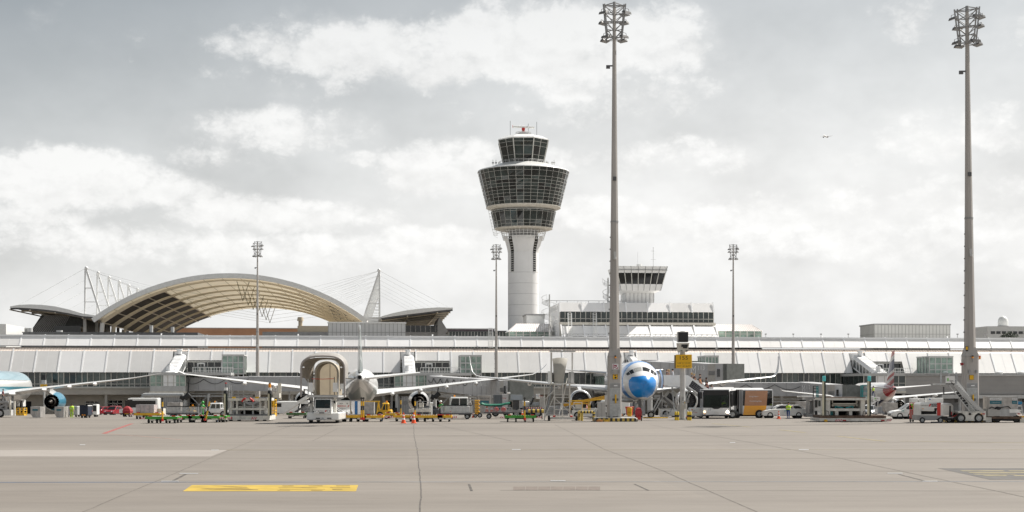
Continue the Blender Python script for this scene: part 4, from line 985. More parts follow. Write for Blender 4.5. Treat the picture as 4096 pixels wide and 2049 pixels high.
mb = MB(LGREY).cyl((0, 0, cz(548)), (0, 0, cz(540)), 28*K, n=20).cyl((0, 0, cz(541)), (0, 0, cz(532)), 22*K, n=16)
for i in range(20): a = i/20*6.2832; mb.bar((30*K*math.cos(a), 30*K*math.sin(a), cz(548)), (30*K*math.cos(a), 30*K*math.sin(a), cz(530)), .09)
mb.lathe([(30*K, cz(531)-.06), (30*K+.08, cz(531)), (30*K, cz(531)+.06)], n=20, cap=False).out('radar_platform', ct)
mb = MB(RED).cyl((0, 0, cz(532)), (0, 0, cz(522)), .35, n=10).cyl((0, 0, cz(522)), (0, 0, cz(513)), .45, .5, n=10); mb.out('radar_drive', ct)
mb = MB(WHITE).cyl((-42*K, 0, cz(506.5)), (44*K, 0, cz(510.5)), .32, n=10).cyl((-43.5*K, 0, cz(506.4)), (-41.9*K, 0, cz(506.5)), .34, n=10, m=RED); mb.out('radar_bar', ct)
mb = MB(DGREY)
for px, y0 in ((2041, 484), (2147, 488), (2113, 495)): x = (px-2093.5)*K; mb.bar((x, 0, cz(552)), (x, 0, cz(y0)), .11)
mb.out('antenna_rod', ct)
# ---------------------------------------------------------------- floodlight masts
def octo(mb, pts, m=None):
    rings = []
    for r, z in pts:
        rings.append([(r*math.cos(math.pi/8+i*math.pi/4), r*math.sin(math.pi/8+i*math.pi/4), z) for i in range(8)])
    return mb.loft(rings, m=m)
LAMPM = mat('floodlight housing', (0.16, 0.155, 0.15), 0.5, var=0.2)
LAMPG = mat('floodlight glass', (0.30, 0.31, 0.32), 0.15, var=0.1)
def mast(label, px, Y, H, head_rot, big=True, lean=0.0, group='tall floodlight masts'):
    t = thing('floodlight_mast', label, 'light mast', (wx(px, Y), Y, gz(Y)), 0, group)
    if lean: t.rotation_euler.y = lean
    mb = MB(MASTM)
    octo(mb, [(.52, 6.25), (.43, 12.0), (.36, 18.2)]); octo(mb, [(.385, 18.2), (.385, 18.35)], m=MGREY); octo(mb, [(.35, 18.35), (.25, 27), (.155, H - .4)], m=MASTM)
    mb.out('pole', t)
    mb = MB(MASTM).bevbox(-.62, .62, -.62, .62, .0 if not big else .38, 6.0, .12).loft([[(-.62, -.62, 5.9), (.62, -.62, 5.9), (.62, .62, 5.9), (-.62, .62, 5.9)], [(-.40, -.40, 6.7), (.40, -.40, 6.7), (.40, .40, 6.7), (-.40, .40, 6.7)]]); mb.out('mast_base', t)
    mb = MB(MGREY)   # lattice head
    hb, ht = H - 3.3, H
    c = [head_rot + i*math.pi/2 for i in range(4)]
    P = lambda i, u: Vector(((.92+.42*u)*math.cos(c[i]), (.92+.42*u)*math.sin(c[i]), hb + (ht-hb)*u*(1 if i in (0, 1) else .86)))
    for i in range(4):
        mb.bar(P(i, -.05), P(i, 1.05), .11)
        for l in range(5):
            u = l/4; q = P(i, u); mb.bar((0, 0, q.z+.05), q, .07)
            if l: mb.bar((0, 0, P(i, u-.25).z), q, .06)
        for l in range(5):
            if (i + l) % 2 == 0: mb.bar(P(i, l/4), P((i+1) % 4, l/4), .05)
    octo(mb, [(.17, H-.4), (.14, H+.1)]); mb.out('lamp_frame', t)
    for i in range(4):
        for l in range(4):
            if (i, l) in ((1, 3), (2, 1), (0, 1), (3, 2), (1, 1), (2, 2), (3, 1)): continue
            q = P(i, l/4+.02); a = c[i]; d = Vector((math.cos(a), math.sin(a), 0)); s = Vector((-math.sin(a), math.cos(a), 0))
            fl = MB(LAMPM); fl.xf = Matrix.Translation(q + d*.22) @ Matrix.Rotation(a - math.pi/2, 4, 'Z') @ Matrix.Rotation(R(-14), 4, 'X')
            fl.loft([[(-.45, -.22, -.10), (.45, -.22, -.10), (.45, .26, -.10), (-.45, .26, -.10)], [(-.38, -.16, .10), (.38, -.16, .10), (.38, .16, .10), (-.38, .16, .10)]])
            fl.box(-.40, .40, -.18, .22, -.12, -.101, m=LAMPG); fl.tube([(-.3, 0, .1), (-.2, 0, .3), (.2, 0, .3), (.3, 0, .1)], .025, 4, m=MGREY)
            fl.out('floodlight', t)
    MB(DGREY).box(-.75, -.40, -.1, .1, H-6.0, H-5.7).bar((-.4, 0, H-5.75), (0, 0, H-5.75), .12).out('camera', t)
    MB(DGREY).box(-.15, .15, -.42, -.24, 22.0, 22.35).out('junction_box', t)
    MB(LGREY).box(-.1, .12, -.54, -.34, 15.0, 15.5).cyl((0, -.55, 14.8), (0, -.55, 15.0), .14, n=8).out('dome_camera', t)
    for q in range(9): MB(MGREY).box(-.56+q*.018, -.45+q*.018, -.05, .05, 8.0+q*1.1, 8.12+q*1.1).out('climbing_rung', t)
    return t
m1 = mast('tall grey floodlight mast on a striped plinth left of the blue nosed airliner', 2457.5, 130.2, 38.3, R(45))
m2 = mast('tall grey floodlight mast at the far right behind the white boarding stairs vehicle', 3882, 127.5, 37.2, R(20), lean=-.0085)
for px, lab, h in ((1030, 'slim floodlight mast in front of the great arched roof', .962), (1985, 'slim floodlight mast just left of the white control tower', .945), (2933, 'slim floodlight mast right of the operations building', .945)):
    m = mast(lab, px, 304, 38.3, R(45 if px < 1100 else 38), False, group='slim floodlight masts before the terminal'); m.scale = (.82, .82, h)
# striped plinth and fittings of the near masts
BLKY = mat('hazard yellow paint', (0.62, 0.45, 0.10), 0.6, var=0.2, scale=3)
DBLK = mat('hazard black paint', (0.05, 0.048, 0.045), 0.7, var=0.3)
def plinth(t, x0, x1, d, h, n):
    mb = MB(CONC).bevbox(x0+.02, x1-.02, -d+.02, d-.02, 0, h-.01, .12)
    stripes(mb, x0+.13, x1-.13, -d+.01, 0.02, h-.06, n, DBLK, BLKY, 0.0)
    for i in range(6):
        y0, y1 = -d+.14+(2*d-.28)*i/6, -d+.14+(2*d-.28)*(i+1)/6
        mb.use(DBLK if i % 2 else BLKY)
        for sx, s in ((x0, -1), (x1, 1)): mb.loft([[(sx, y0, .02), (sx, y1, .02), (sx, y1, h-.06), (sx, y0, h-.06)], [(sx+s*.012, y0, .02), (sx+s*.012, y1, .02), (sx+s*.012, y1, h-.06), (sx+s*.012, y0, h-.06)]])
    mb.out('plinth', t)
plinth(m1, -1.9, 2.05, 1.2, .38, 17); plinth(m2, -2.2, 2.2, 1.2, .32, 17)
WSIG = mat('white pictogram', (0.8, 0.8, 0.8), 0.5, var=.02); MAG = mat('fire sign magenta', (0.30, 0.015, 0.06), 0.5, var=.03); BSIG = mat('black lettering', (0.02, 0.02, 0.022), 0.6, var=.1)
def plate(t, name, x0, x1, y, z0, z1, m, rimm=None, b=.02):
    mb = MB(rimm or m).box(x0, x1, y-.02, y, z0, z1)
    if rimm: mb.box(x0+b, x1-b, y-.026, y-.0205, z0+b, z1-b, m=m)
    return mb.out(name, t)
k = sc(130.2); X1 = lambda px: (px-2457.5)/k; Z1 = lambda py: (1686-py)/k
s = plate(m1, 'fire_hose_sign', X1(2447), X1(2471.5), -.64, Z1(1478), Z1(1456), MAG, WSIG, .05)
mb = MB(WSIG).lathe([(.11, -.014), (.20, -.014), (.20, 0), (.11, 0)], o=(X1(2461), -.667, Z1(1464.5)), axis='y', n=18, a0=R(-90), a1=R(140), smooth=False)
mb.box(X1(2452), X1(2454), -.682, -.667, Z1(1475), Z1(1459)).box(X1(2454), X1(2461), -.682, -.667, Z1(1476), Z1(1473)).box(X1(2456), X1(2460), -.682, -.667, Z1(1470), Z1(1466)); mb.out('hose_pictogram', s)
s = plate(m1, 'yellow_sign', X1(2449), X1(2469), -.64, Z1(1517.5), Z1(1498), SIGNY, BSIG, .02); MB(BSIG).box(X1(2455), X1(2462), -.68, -.667, Z1(1504), Z1(1500.5)).lathe([(.05, -.013), (.09, -.013), (.09, 0), (.05, 0)], o=(X1(2460), -.667, Z1(1511)), axis='y', n=12, smooth=False).out('sign_mark', s)
def base_fit(t, X, Z, mir=0):
    mb = MB(LGREY).box(X(0)-.52, X(0)+.46, -.645, -.622, Z(1664), Z(1532))
    mb.box(X(0)-.50, X(0)+.44, -.66, -.646, Z(1552), Z(1534), m=MGREY).box(X(0)-.50, X(0)+.44, -.66, -.646, Z(1616), Z(1555), m=GALV).box(X(0)-.50, X(0)+.44, -.66, -.646, Z(1660), Z(1619), m=GALV)
    mb.box(X(-6), X(8), -.668, -.661, Z(1545), Z(1541), m=WSIG); mb.out('service_door', t)
    MB(YEL).cyl((X(1), -.74, Z(1613)), (X(1), -.74, Z(1578)), .075, n=10).box(X(-12), X(12), -.70, -.66, Z(1603), Z(1594), m=DGREY).out('extinguisher_tube', t)
    for dx in (-13, 15): MB(MGREY).box(X(dx)-.07, X(dx)+.07, -.80, -.622, Z(1494), Z(1481)).out('hook', t)
    for dx in (-15, 16): MB(GALV).box(X(dx)-.12, X(dx)+.12, -.72, -.622, Z(1670), Z(1636)).out('foot_bracket', t)
    mb = MB(MGREY).bar((X(0), -.66, Z(1450)), (X(0), -.75, Z(1428)), .05).cyl((X(0), -.75, Z(1434)), (X(0), -.75, Z(1428)), .09, n=8, m=AMBER).cyl((X(0), -.75, Z(1428)), (X(0), -.75, Z(1423)), .09, n=8, m=BLACK); mb.out('beacon', t)
base_fit(m1, lambda d: (d+2)/k, Z1)
k2 = sc(127.5); Z2 = lambda py: (1689-py)/k2
base_fit(m2, lambda d: d/k2, Z2)
plate(m2, 'yellow_sign', -.28, .12, -.64, Z2(1520), Z2(1501), SIGNY, BSIG, .02)
s = plate(m2, 'warning_sign', X1(2433)-.0, X1(2443), -.52, Z2(1406), Z2(1386), BSIG); MB(SIGNY).box(X1(2434), X1(2442), -.556, -.541, Z2(1400), Z2(1388)).out('warning_panel', s)
MB(DRED).loft([[(-1.0, -.5, Z2(1452)), (-.75, -.5, Z2(1452)), (-.75, -.3, Z2(1452)), (-1.0, -.3, Z2(1452))], [(-.95, -.5, Z2(1463)), (-.72, -.5, Z2(1460)), (-.72, -.3, Z2(1460)), (-.95, -.3, Z2(1463))]]).bar((-.75, -.4, Z2(1456)), (-.6, -.4, Z2(1456)), .08, m=MGREY).out('horn', t if False else m2)
MB(MGREY).bar((.55, -.3, Z2(1446)), (.78, -.3, Z2(1434)), .05).cyl((.78, -.3, Z2(1438)), (.78, -.3, Z2(1429)), .09, n=8, m=AMBER).cyl((.78, -.3, Z2(1429)), (.78, -.3, Z2(1424)), .09, n=8, m=RED).out('side_beacon', m2)
# ---------------------------------------------------------------- airliners: +y is forward, origin on the ground under the wing
def livery(name, base, masks, rough=0.28):
    """Paint scheme from masks on the aircraft's own length (s, metres from the nose), height z and side x: each mask is (colour, [(axis, lo, hi), ...], slant)."""
    if name in MATS: return MATS[name]
    m = bpy.data.materials.new(name); m.use_nodes = True; nt = m.node_tree; b = nt.nodes['Principled BSDF']; L = nt.links.new
    b.inputs['Roughness'].default_value = rough; b.inputs['Coat Weight'].default_value = 0.5; b.inputs['Coat Roughness'].default_value = 0.08
    tc = nt.nodes.new('ShaderNodeTexCoord'); sp = nt.nodes.new('ShaderNodeSeparateXYZ'); L(tc.outputs['Object'], sp.inputs[0])
    nz = nt.nodes.new('ShaderNodeTexNoise'); nz.inputs['Scale'].default_value = 0.8; nz.inputs['Detail'].default_value = 6; L(tc.outputs['Object'], nz.inputs['Vector'])
    def mth(op, a, c=None, d=None):
        n = nt.nodes.new('ShaderNodeMath'); n.operation = op
        for i, q in enumerate((a, c, d)):
            if q is None: continue
            if isinstance(q, (int, float)): n.inputs[i].default_value = q
            else: L(q, n.inputs[i])
        return n.outputs[0]
    ax = {'x': sp.outputs[0], 'y': sp.outputs[1], 'z': sp.outputs[2]}
    col = None
    def rgb(c):
        n = nt.nodes.new('ShaderNodeRGB'); n.outputs[0].default_value = (*c, 1); return n.outputs[0]
    col = rgb(base)
    for c, conds in masks:
        f = None
        for cd in conds:
            v = ax[cd[0]]
            if len(cd) > 3:
                for a2, kk in cd[3]: v = mth('ADD', v, mth('MULTIPLY', ax[a2] if a2 in ax else mth('ABSOLUTE', ax[a2[1]]), kk))
            if len(cd) > 4: v = mth('WRAP', v, cd[4], 0.0)
            q = mth('MULTIPLY', mth('GREATER_THAN', v, cd[1]), mth('LESS_THAN', v, cd[2])); f = q if f is None else mth('MULTIPLY', f, q)
        mx = nt.nodes.new('ShaderNodeMix'); mx.data_type = 'RGBA'; L(f, mx.inputs['Factor']); L(col, mx.inputs[6]); L(rgb(c), mx.inputs[7]); col = mx.outputs[2]
    mx = nt.nodes.new('ShaderNodeMix'); mx.data_type = 'RGBA'; mx.blend_type = 'MULTIPLY'; mx.inputs['Factor'].default_value = .12; L(col, mx.inputs[6]); L(nz.outputs['Fac'], mx.inputs[7])
    L(mx.outputs[2], b.inputs['Base Color']); MATS[name] = m; return m
WINGM = mat('wing paint', (0.56, 0.57, 0.575), 0.35, 0.1, var=0.06, scale=0.6, coat=.3)
WINGW = mat('white wing paint', (0.70, 0.70, 0.69), 0.35, 0.05, var=0.06, scale=0.6, coat=.3)
LIP = mat('nacelle lip', (0.70, 0.70, 0.70), 0.22, 0.9, var=0.04)
FANM = mat('fan blades', (0.035, 0.035, 0.04), 0.4, 0.3, var=0.3)
def lerp_tab(tab, s):
    if s <= tab[0][0]: return tab[0][1]
    for (a, b), (c, d) in zip(tab, tab[1:]):
        if s <= c:
            t = (s-a)/(c-a); return b + (d-b)*t
    return tab[-1][1]
def aircraft(label, loc, rz, d, paint, finm, wingm, enginem, lip=LIP, group=None):
    k, Lf, nl = d['k'], d['L'], d['nose']     # k: size against a single aisle airliner
    t = thing('airliner', label, 'airliner', loc, rz, group)
    ax, Rw = d['axis'], d['R']
    top = [(0, -.30), (.15, .02), (.4, .16), (.8, .31), (1.3, .44), (1.75, .60), (2.2, .75), (3.0, .90), (4.0, .97), (5.5, 1.0)]
    bot = [(0, -.30), (.15, -.50), (.4, -.62), (.8, -.76), (1.5, -.89), (2.5, -.97), (4, -1.0)]
    wid = [(0, .01), (.12, .22), (.3, .34), (.8, .53), (1.5, .715), (2.5, .88), (3.5, .96), (5, 1.0)]
    tl = d.get('tail', 13.5 * k)
    def prof(s):
        s1 = s / k
        tz_, bz, w = lerp_tab(top, s1), lerp_tab(bot, s1), lerp_tab(wid, s1)
        e = s - (Lf - tl)
        if e > 0:
            u = e / tl; w = 1 - .90*u**1.5; bz = -1 + 1.32*u**1.25; tz_ = 1 - .42*u**2.0
            if tz_ - bz < .14: m_ = (tz_+bz)/2; tz_, bz = m_+.07, m_-.07
        return tz_*Rw*1.04, bz*Rw*1.04, w*Rw
    NC = 36
    def P(s, th, off=0.0):   # th from the top, + to starboard
        a, b, w = prof(s); mid = (a+b)/2 + .0
        if s < Lf - tl: mid = (a + b)/2 * .6
        h = (a - mid) if math.cos(th) >= 0 else (mid - b)
        return Vector(((w+off)*math.sin(th), nl - s, ax + mid + (h+off)*math.cos(th)))
    ss = [0, .05, .12, .2, .3, .45, .6, .8, 1.05, 1.3, 1.5, 1.75, 2.0, 2.2, 2.6, 3.0, 3.5, 4.2, 5.0, 6]
    ss = [q*k for q in ss]; 
    while ss[-1] < Lf - tl: ss.append(min(ss[-1] + 3*k, Lf - tl))
    ss += [Lf - tl + tl*i/16 for i in range(1, 17)]
    fu = MB(paint).loft([[P(s, -2*math.pi*i/NC) for i in range(NC)] for s in ss], smooth=True); fu.out('fuselage', t)
    tip = P(Lf, 0); zt_ = (P(Lf, 0).z + P(Lf, math.pi).z)/2
    MB(GALV).cyl((0, nl-Lf+.4*k, zt_), (0, nl-Lf-.22*k, zt_), .30*k, .24*k, n=14, cap=False).cyl((0, nl-Lf+.3*k, zt_), (0, nl-Lf-.1*k, zt_), .17*k, n=12, m=VOID).out('exhaust', t)
    # cabin windows, doors, flight deck
    wm = MB(BLACK)
    zw = .38*Rw
    for sd in (-1, 1):
        s = 6.2*k
        while s < Lf - tl*.9:
            th = math.acos(min(1, zw/(Rw*1.04)))
            c = P(s, sd*th, .012); wm.add([c+Vector((0, -.12, -.18)), c+Vector((0, .12, -.18)), c+Vector((-sd*.03, .12, .18)), c+Vector((-sd*.03, -.12, .18))], [(0, 1, 2, 3)]); s += .53*1.9
    wm.out('cabin_window', t)['kind'] = 'stuff'
    for a0, a1, s0, s1, s2, s3 in ((2.5, 32, 1.40, 1.92, 1.42, 1.98), (35, 50, 1.43, 2.02, 1.58, 2.18), (52, 64, 1.62, 2.2, 1.95, 2.42)):
        for sd in (-1, 1):
            mb = MB(DGLASS if not d.get('shade') or sd < 0 or a0 > 3 else mat('pane with painted reflection', (.42, .42, .40), .2, var=.15, scale=4))  # pale colour paints a bright reflection onto one front pane
            n = 5; A = [P((s0+(s2-s0)*i/n)*k, sd*R(a0+(a1-a0)*i/n), .015) for i in range(n+1)]; B = [P((s1+(s3-s1)*i/n)*k, sd*R(a0+(a1-a0)*i/n), .015) for i in range(n+1)]
            mb.loft([A, B] if sd > 0 else [B, A], closed=False); mb.out('cockpit_window', t)
    if d.get('door'):
        sd = d['door']   # forward door swung open ahead, on that side
        mb = MB(VOID); 
        A = [P(s*k, sd*R(a), .02) for s, a in ((5.0, 62), (5.9, 62), (5.9, 108), (5.0, 108))]; mb.add(A, [(0, 1, 2, 3)]); mb.out('doorway', t)
        MB(WHITE).loft([[P((3.9+i*.9)*k, sd*R(a), .55 - .1*i) for a in (62, 78, 92, 108)] for i in range(2)], closed=False).loft([[P((3.9+i*.9)*k, sd*R(a), .47-.1*i) for a in (62, 78, 92, 108)] for i in range(2)], closed=False).out('door', t)
    # wings
    secs = d['wing']      # (x, leading edge y, chord, z, thickness)
    def foil(x, le, ch, z, th, cant=0.0):
        pts = [(0, 0), (.03, .45), (.12, .85), (.35, 1.0), (.7, .55), (1, .06), (1, -.06), (.7, -.3), (.35, -.55), (.12, -.5), (.03, -.3)]
        ca, sa = math.cos(cant), math.sin(cant)
        return [(x - v*th*ch*.55*sa, le - u*ch, z + v*th*ch*.55*ca) for u, v in pts]
    for sd in (-1, 1):
        mb = MB(wingm); rings = []
        for q in secs:
            r = foil(*q); rings.append([(sd*p[0], p[1], p[2]) for p in (r if sd > 0 else r[::-1])])
        mb.loft(rings, smooth=False); w = mb.out('wing', t)
        for fx in d['fairings']:
            le, ch, z = (lerp_tab([(q[0], q[j]) for q in secs], fx) for j in (1, 2, 3))
            MB(wingm).lathe([(.02, -.4*ch-.8*k), (.17*k, -.5*ch), (.24*k, -.2*ch), (.20*k, 0), (.10*k, .3*ch), (.02, .4*ch)], o=(sd*fx, le-ch*.82, z-.20*k), axis='y', n=10).out('flap_fairing', w)
        # engine
        ex, ey, ez, er = d['eng']; el_ = er*2.7
        e = thing('engine', None, None); e.parent = t; e.location = (sd*ex, ey, ez)
        mb = MB(lip).lathe([(er*.80, -.16*er), (er*.86, .02*er), (er*.93, .04*er), (er*1.0, -.14*er)], axis='y', n=32, cap=False); mb.out('inlet_lip', e)
        mb = MB(enginem).lathe([(er*1.0, -.14*er), (er*1.07, -.6*er), (er*1.06, -1.2*er), (er*.96, -2.0*er), (er*.80, -2.75*er)], axis='y', n=32, cap=False)
        if d.get('chev'):
            n = 18
            for i in range(n):
                a, b, c = 2*math.pi*i/n, 2*math.pi*(i+.5)/n, 2*math.pi*(i+1)/n; r = er*.80
                mb.add([(r*math.cos(a), -2.75*er, r*math.sin(a)), (r*.97*math.cos(b), -2.93*er, r*.97*math.sin(b)), (r*math.cos(c), -2.75*er, r*math.sin(c))], [(0, 1, 2)])
        mb.out('nacelle', e)
        mb = MB(VOID).lathe([(er*.80, -.16*er), (er*.76, -.5*er), (er*.80, -.9*er)], axis='y', n=28, cap=False).lathe([(er*.78, -2.74*er), (er*.86, -2.2*er), (er*.86, -1.7*er), (er*.3, -1.69*er)], axis='y', n=28, cap=False); mb.out('duct', e)
        mb = MB(FANM).lathe([(er*.80, -.62*er), (er*.26, -.55*er), (.02, -.54*er)], axis='y', n=28)
        for i in range(22):
            a = 2*math.pi*i/22; c, s_ = math.cos(a), math.sin(a); mb.add([(er*.26*c, -.5*er, er*.26*s_), (er*.78*c, -.5*er, er*.78*s_), (er*.78*math.cos(a+.16), -.58*er, er*.78*math.sin(a+.16)), (er*.26*math.cos(a+.2), -.56*er, er*.26*math.sin(a+.2))], [(0, 1, 2, 3)], m=DGREY)
        mb.lathe([(er*.26, -.5*er), (er*.18, -.3*er), (.02, -.16*er)], axis='y', n=16, m=MGREY); mb.out('fan', e)
        mb = MB(mat('hot nozzle', (.10, .09, .08), .4, .8)).lathe([(er*.55, -1.8*er), (er*.56, -2.6*er), (er*.42, -3.2*er)], axis='y', n=20, cap=False).lathe([(er*.30, -2.9*er), (er*.2, -3.4*er), (.02, -3.8*er)], axis='y', n=14); mb.out('exhaust_cone', e)
        le, ch, z = (lerp_tab([(q[0], q[j]) for q in secs], ex) for j in (1, 2, 3))
        mb = MB(wingm).loft([[(x, y-ey, zz-ez) for x, y, zz in q] for q in
            [[(-.16*k, ey-.5*er, ez+er*.98), (.16*k, ey-.5*er, ez+er*.98), (.16*k, ey-2.7*er, ez+er*.72), (-.16*k, ey-2.7*er, ez+er*.72)], [(-.2*k, le+.3, z+.05), (.2*k, le+.3, z+.05), (.12*k, le-ch*.75, z-.10), (-.12*k, le-ch*.75, z-.10)]]]); mb.out('pylon', e)
        # tailplane
        hs_ = d['hst']
        rings = [[(sd*p[0], p[1], p[2]) for p in (foil(*q) if sd > 0 else foil(*q)[::-1])] for q in hs_]; MB(wingm if not d.get('tailm') else d['tailm']).loft(rings).out('tailplane', t)
        # main gear
        gx, gy, gr = d['gear']
        mb = MB(MGREY).cyl((sd*gx, gy, gr), (sd*(gx+.1), gy, secs[0][3]+.1), .15*k, n=8).bar((sd*gx, gy, gr*1.6), (sd*(gx-1.2*k), gy, secs[0][3]-.2), .12*k); mb.box(sd*gx-.62*k, sd*gx+.62*k, gy-.09, gy+.09, gr-.09, gr+.09); gear = mb.out('main_gear', t)
        for dy in d.get('bogie', (0,)):
            for dx in (-.46*k, .46*k): wheel(gear, sd*gx+dx, gy+dy, gr, gr, .42*k)
    # fin
    rings = []
    for z, le, ch, th in d['fin']:
        pts = [(0, 0), (.05, .5), (.3, 1), (.7, .6), (1, .05), (1, -.05), (.7, -.6), (.3, -1), (.05, -.5)]
        rings.append([(v*th*ch*.5, le - u*ch, z) for u, v in pts])
    MB(finm).loft(rings).out('tail_fin', t)
    gy, gr = d['ngear']
    mb = MB(MGREY).cyl((0, gy, gr), (0, gy-.15, ax-Rw*.9), .11*k, n=8).bar((0, gy, gr*1.8), (0, gy-1.3*k, ax-Rw*.9), .10*k).box(-.3*k, .3*k, gy-.06, gy+.06, gr-.06, gr+.06)
    mb.box(-.22*k, .22*k, gy+.2, gy+.3, gr+.75*k, gr+1.0*k, m=WHITE); g_ = mb.out('nose_gear', t)
    for dx in (-.26*k, .26*k): wheel(g_, dx, gy, gr, gr, .24*k)
    for sd in (-1, 1): MB(WHITE).box(sd*.42*k-.02, sd*.42*k+.02, gy-1.4*k, gy+.2*k, ax-Rw*1.02-.75*k, ax-Rw*.95).out('gear_door', t)
    # belly fairing
    MB(paint).loft([[(Rw*.62*math.cos(a)*f, y, ax-Rw*.98+.34*k*f*math.sin(a)-.05) for a in [2*math.pi*i/16 for i in range(16)]] for y, f in ((8*k*.9, .15), (5.6*k, .85), (2*k, 1.05), (-4*k, 1.05), (-6.5*k, .8), (-8.5*k, .15))], smooth=True).out('belly_fairing', t)
    return t
A320 = dict(k=1.0, L=37.6, nose=14.6, axis=3.83, R=2.02, tail=13.5, eng=(5.75, 4.9, 1.72, 1.13), fairings=(3.6, 7.6, 11.0), gear=(3.8, -3.0, .58), ngear=(9.5, .39),
    wing=[(1.4, 4.2, 7.4, 2.75, .15), (6.2, 1.4, 4.0, 3.25, .12), (16.6, -4.2, 1.75, 4.35, .11), (17.1, -4.6, 1.5, 4.5, .11), (17.5, -5.0, 1.25, 4.95, .1, 1.0), (17.75, -5.7, .9, 5.9, .09, 1.3), (17.85, -6.4, .55, 6.75, .09, 1.35)],
    hst=[(.5, -17.2, 4.0, 4.85, .11), (6.2, -20.9, 1.5, 5.4, .10)], fin=[(5.3, -14.6, 7.2, .09), (6.2, -16.0, 6.0, .095), (11.3, -20.4, 2.2, .09)], shade=True, door=None)  # shade flag: one cockpit pane gets the painted reflection
# blue nosed single aisle airliner facing us
CB = (0.004, 0.24, 0.68); PL = (0.20, 0.24, 0.38); N0 = 14.6
cp = livery('blue and white livery', (0.78, 0.78, 0.775), [
    ((.42, .45, .55), [('y', -30, N0-9.5), ('y', 0, .55, [], 1.1)]), (PL, [('y', -30, N0-9.5), ('z', 0, .5, [], 1.0), ('y', 0, .55, [], 1.1)]),
    (CB, [('y', N0-4.9, N0-2.3, [('z', .15)])]), (CB, [('y', N0-1.42, N0+1), ('z', 2.16, 4.33, [(('a', 'x'), .12)]), ('z', 0, 5.5, [(('a', 'x'), 1.2)])]), ((.55, .56, .57), [('z', 0, 2.05), ('y', -30, N0-3)])])
cd_ = dict(A320); cd_['door'] = -1
con = aircraft('white airliner with a big blue nose facing the camera beside the tall mast', (13.05, 143.0+14.6, 0.0), math.pi + R(0.8), cd_, cp, mat('fin white', (.7, .7, .7), .3), WINGM, WINGW)
con.location.z = -.02
# wide body seen from behind
A350 = dict(k=1.55, L=66.0, nose=33.5, axis=5.15, R=2.96, tail=23, eng=(10.5, 8.5, 2.4, 1.84), fairings=(5.5, 10.5, 15.0, 20.0), gear=(5.3, -3.2, .68), bogie=(-.85, .85), ngear=(27.5, .5), axis_=0,
    wing=[(2.2, 8.5, 13.0, 3.7, .13), (10.0, 2.2, 7.4, 4.7, .11), (27.4, -11.2, 2.9, 6.9, .10), (29.6, -13.4, 2.2, 7.2, .10), (30.7, -14.8, 1.7, 7.8, .1, .6), (31.4, -16.0, 1.2, 8.5, .1, .9), (31.7, -17.2, .5, 9.0, .1, 1.1)],
    hst=[(.9, -24.0, 7.0, 6.4, .11), (9.6, -29.6, 2.6, 7.3, .10)], fin=[(7.4, -21.0, 10.5, .09), (8.8, -23.2, 9.0, .095), (14.9, -29.3, 3.7, .09)])
wp = livery('white livery with sage belly', (0.76, 0.76, 0.75), [((.40, .43, .41), [('y', -40, -10), ('z', 3.0, 5.05)]), ((.64, .625, .60), [('y', -40, -18), ('z', 5.05, 7, [(('a', 'x'), .9)]), ('z', 0, 5.9)]), ((.64, .625, .60), [('z', 0, 3.0)])])
fp = livery('sage fin with white stroke', (0.28, 0.32, 0.32), [((.70, .69, .66), [('z', 8.2, 11.4, [('y', .30)])]), ((.12, .15, .15), [('z', 5.0, 6.3, [('y', .16)])])])
W3 = aircraft('white wide body airliner seen from behind, with a grey green fin and upturned wing tips', (wx(1447, 258), 258, gz(258)), ALPHA, A350, wp, fp, WINGW, mat('grey nacelle', (.60, .60, .60), .3, .3, coat=.3), CHROME)
# airliner with red tail cone at the right
bp_ = livery('white and navy livery', (0.76, 0.755, 0.745), [((.010, .018, .07), [('z', 0, 2.85)]), ((.42, .015, .02), [('y', -40, -19.3, [('z', -.30)]), ('z', 3.3, 9)])], .22)
NV = (.015, .025, .11); RD = (.42, .015, .02)
bf = livery('red white and blue fin', (0.70, 0.69, 0.68), [(RD, [('z', 1.0, 1.75, [('y', .22)])]), (RD, [('z', 2.3, 2.8, [('y', .22)])]), (NV, [('z', 3.3, 5.0, [('y', .22)])]), (RD, [('z', 5.7, 7.0, [('y', .22)])])])
b3 = dict(A320); b3['wing'] = A320['wing'][:4] + [(17.2, -4.9, 1.2, 4.9, .1, 1.2)]
ba = aircraft('airliner with a red tail cone and navy belly parked behind the right cargo loader', (66.9, 265.4, gz(262)), R(-4), b3, bp_, bf, WINGW, WINGW)
# pale blue wide body cut off by the left edge
B787 = dict(A350); B787.update(k=1.5, L=62, nose=29, R=2.95, axis=5.25, eng=(11.2, 8.0, 2.3, 1.78), chev=True, fairings=(6.0, 12.0, 17.0, 22.0),
    wing=[(2.2, 8.0, 12.5, 3.6, .13), (10.0, 2.0, 7.2, 4.7, .11), (29.0, -11.5, 2.8, 6.7, .10), (33.0, -14.8, 1.5, 7.3, .10), (35.2, -17.0, .4, 7.7, .10)])
kp = livery('pale blue livery', (0.24, 0.37, 0.43), [((.60, .61, .60), [('z', 5.2, 6.5)]), ((.05, .20, .26), [('z', 4.2, 5.2)]), ((.52, .52, .51), [('z', 0, 4.2)])])
KE = mat('sky blue nacelle', (.05, .19, .28), .3, coat=.4, var=.06)
kl = aircraft('pale blue wide body airliner with a long white wing cut off by the left edge', (wx(-50, 270), 270, gz(262)), ALPHA + R(.5), B787, kp, KE, WINGW, KE)
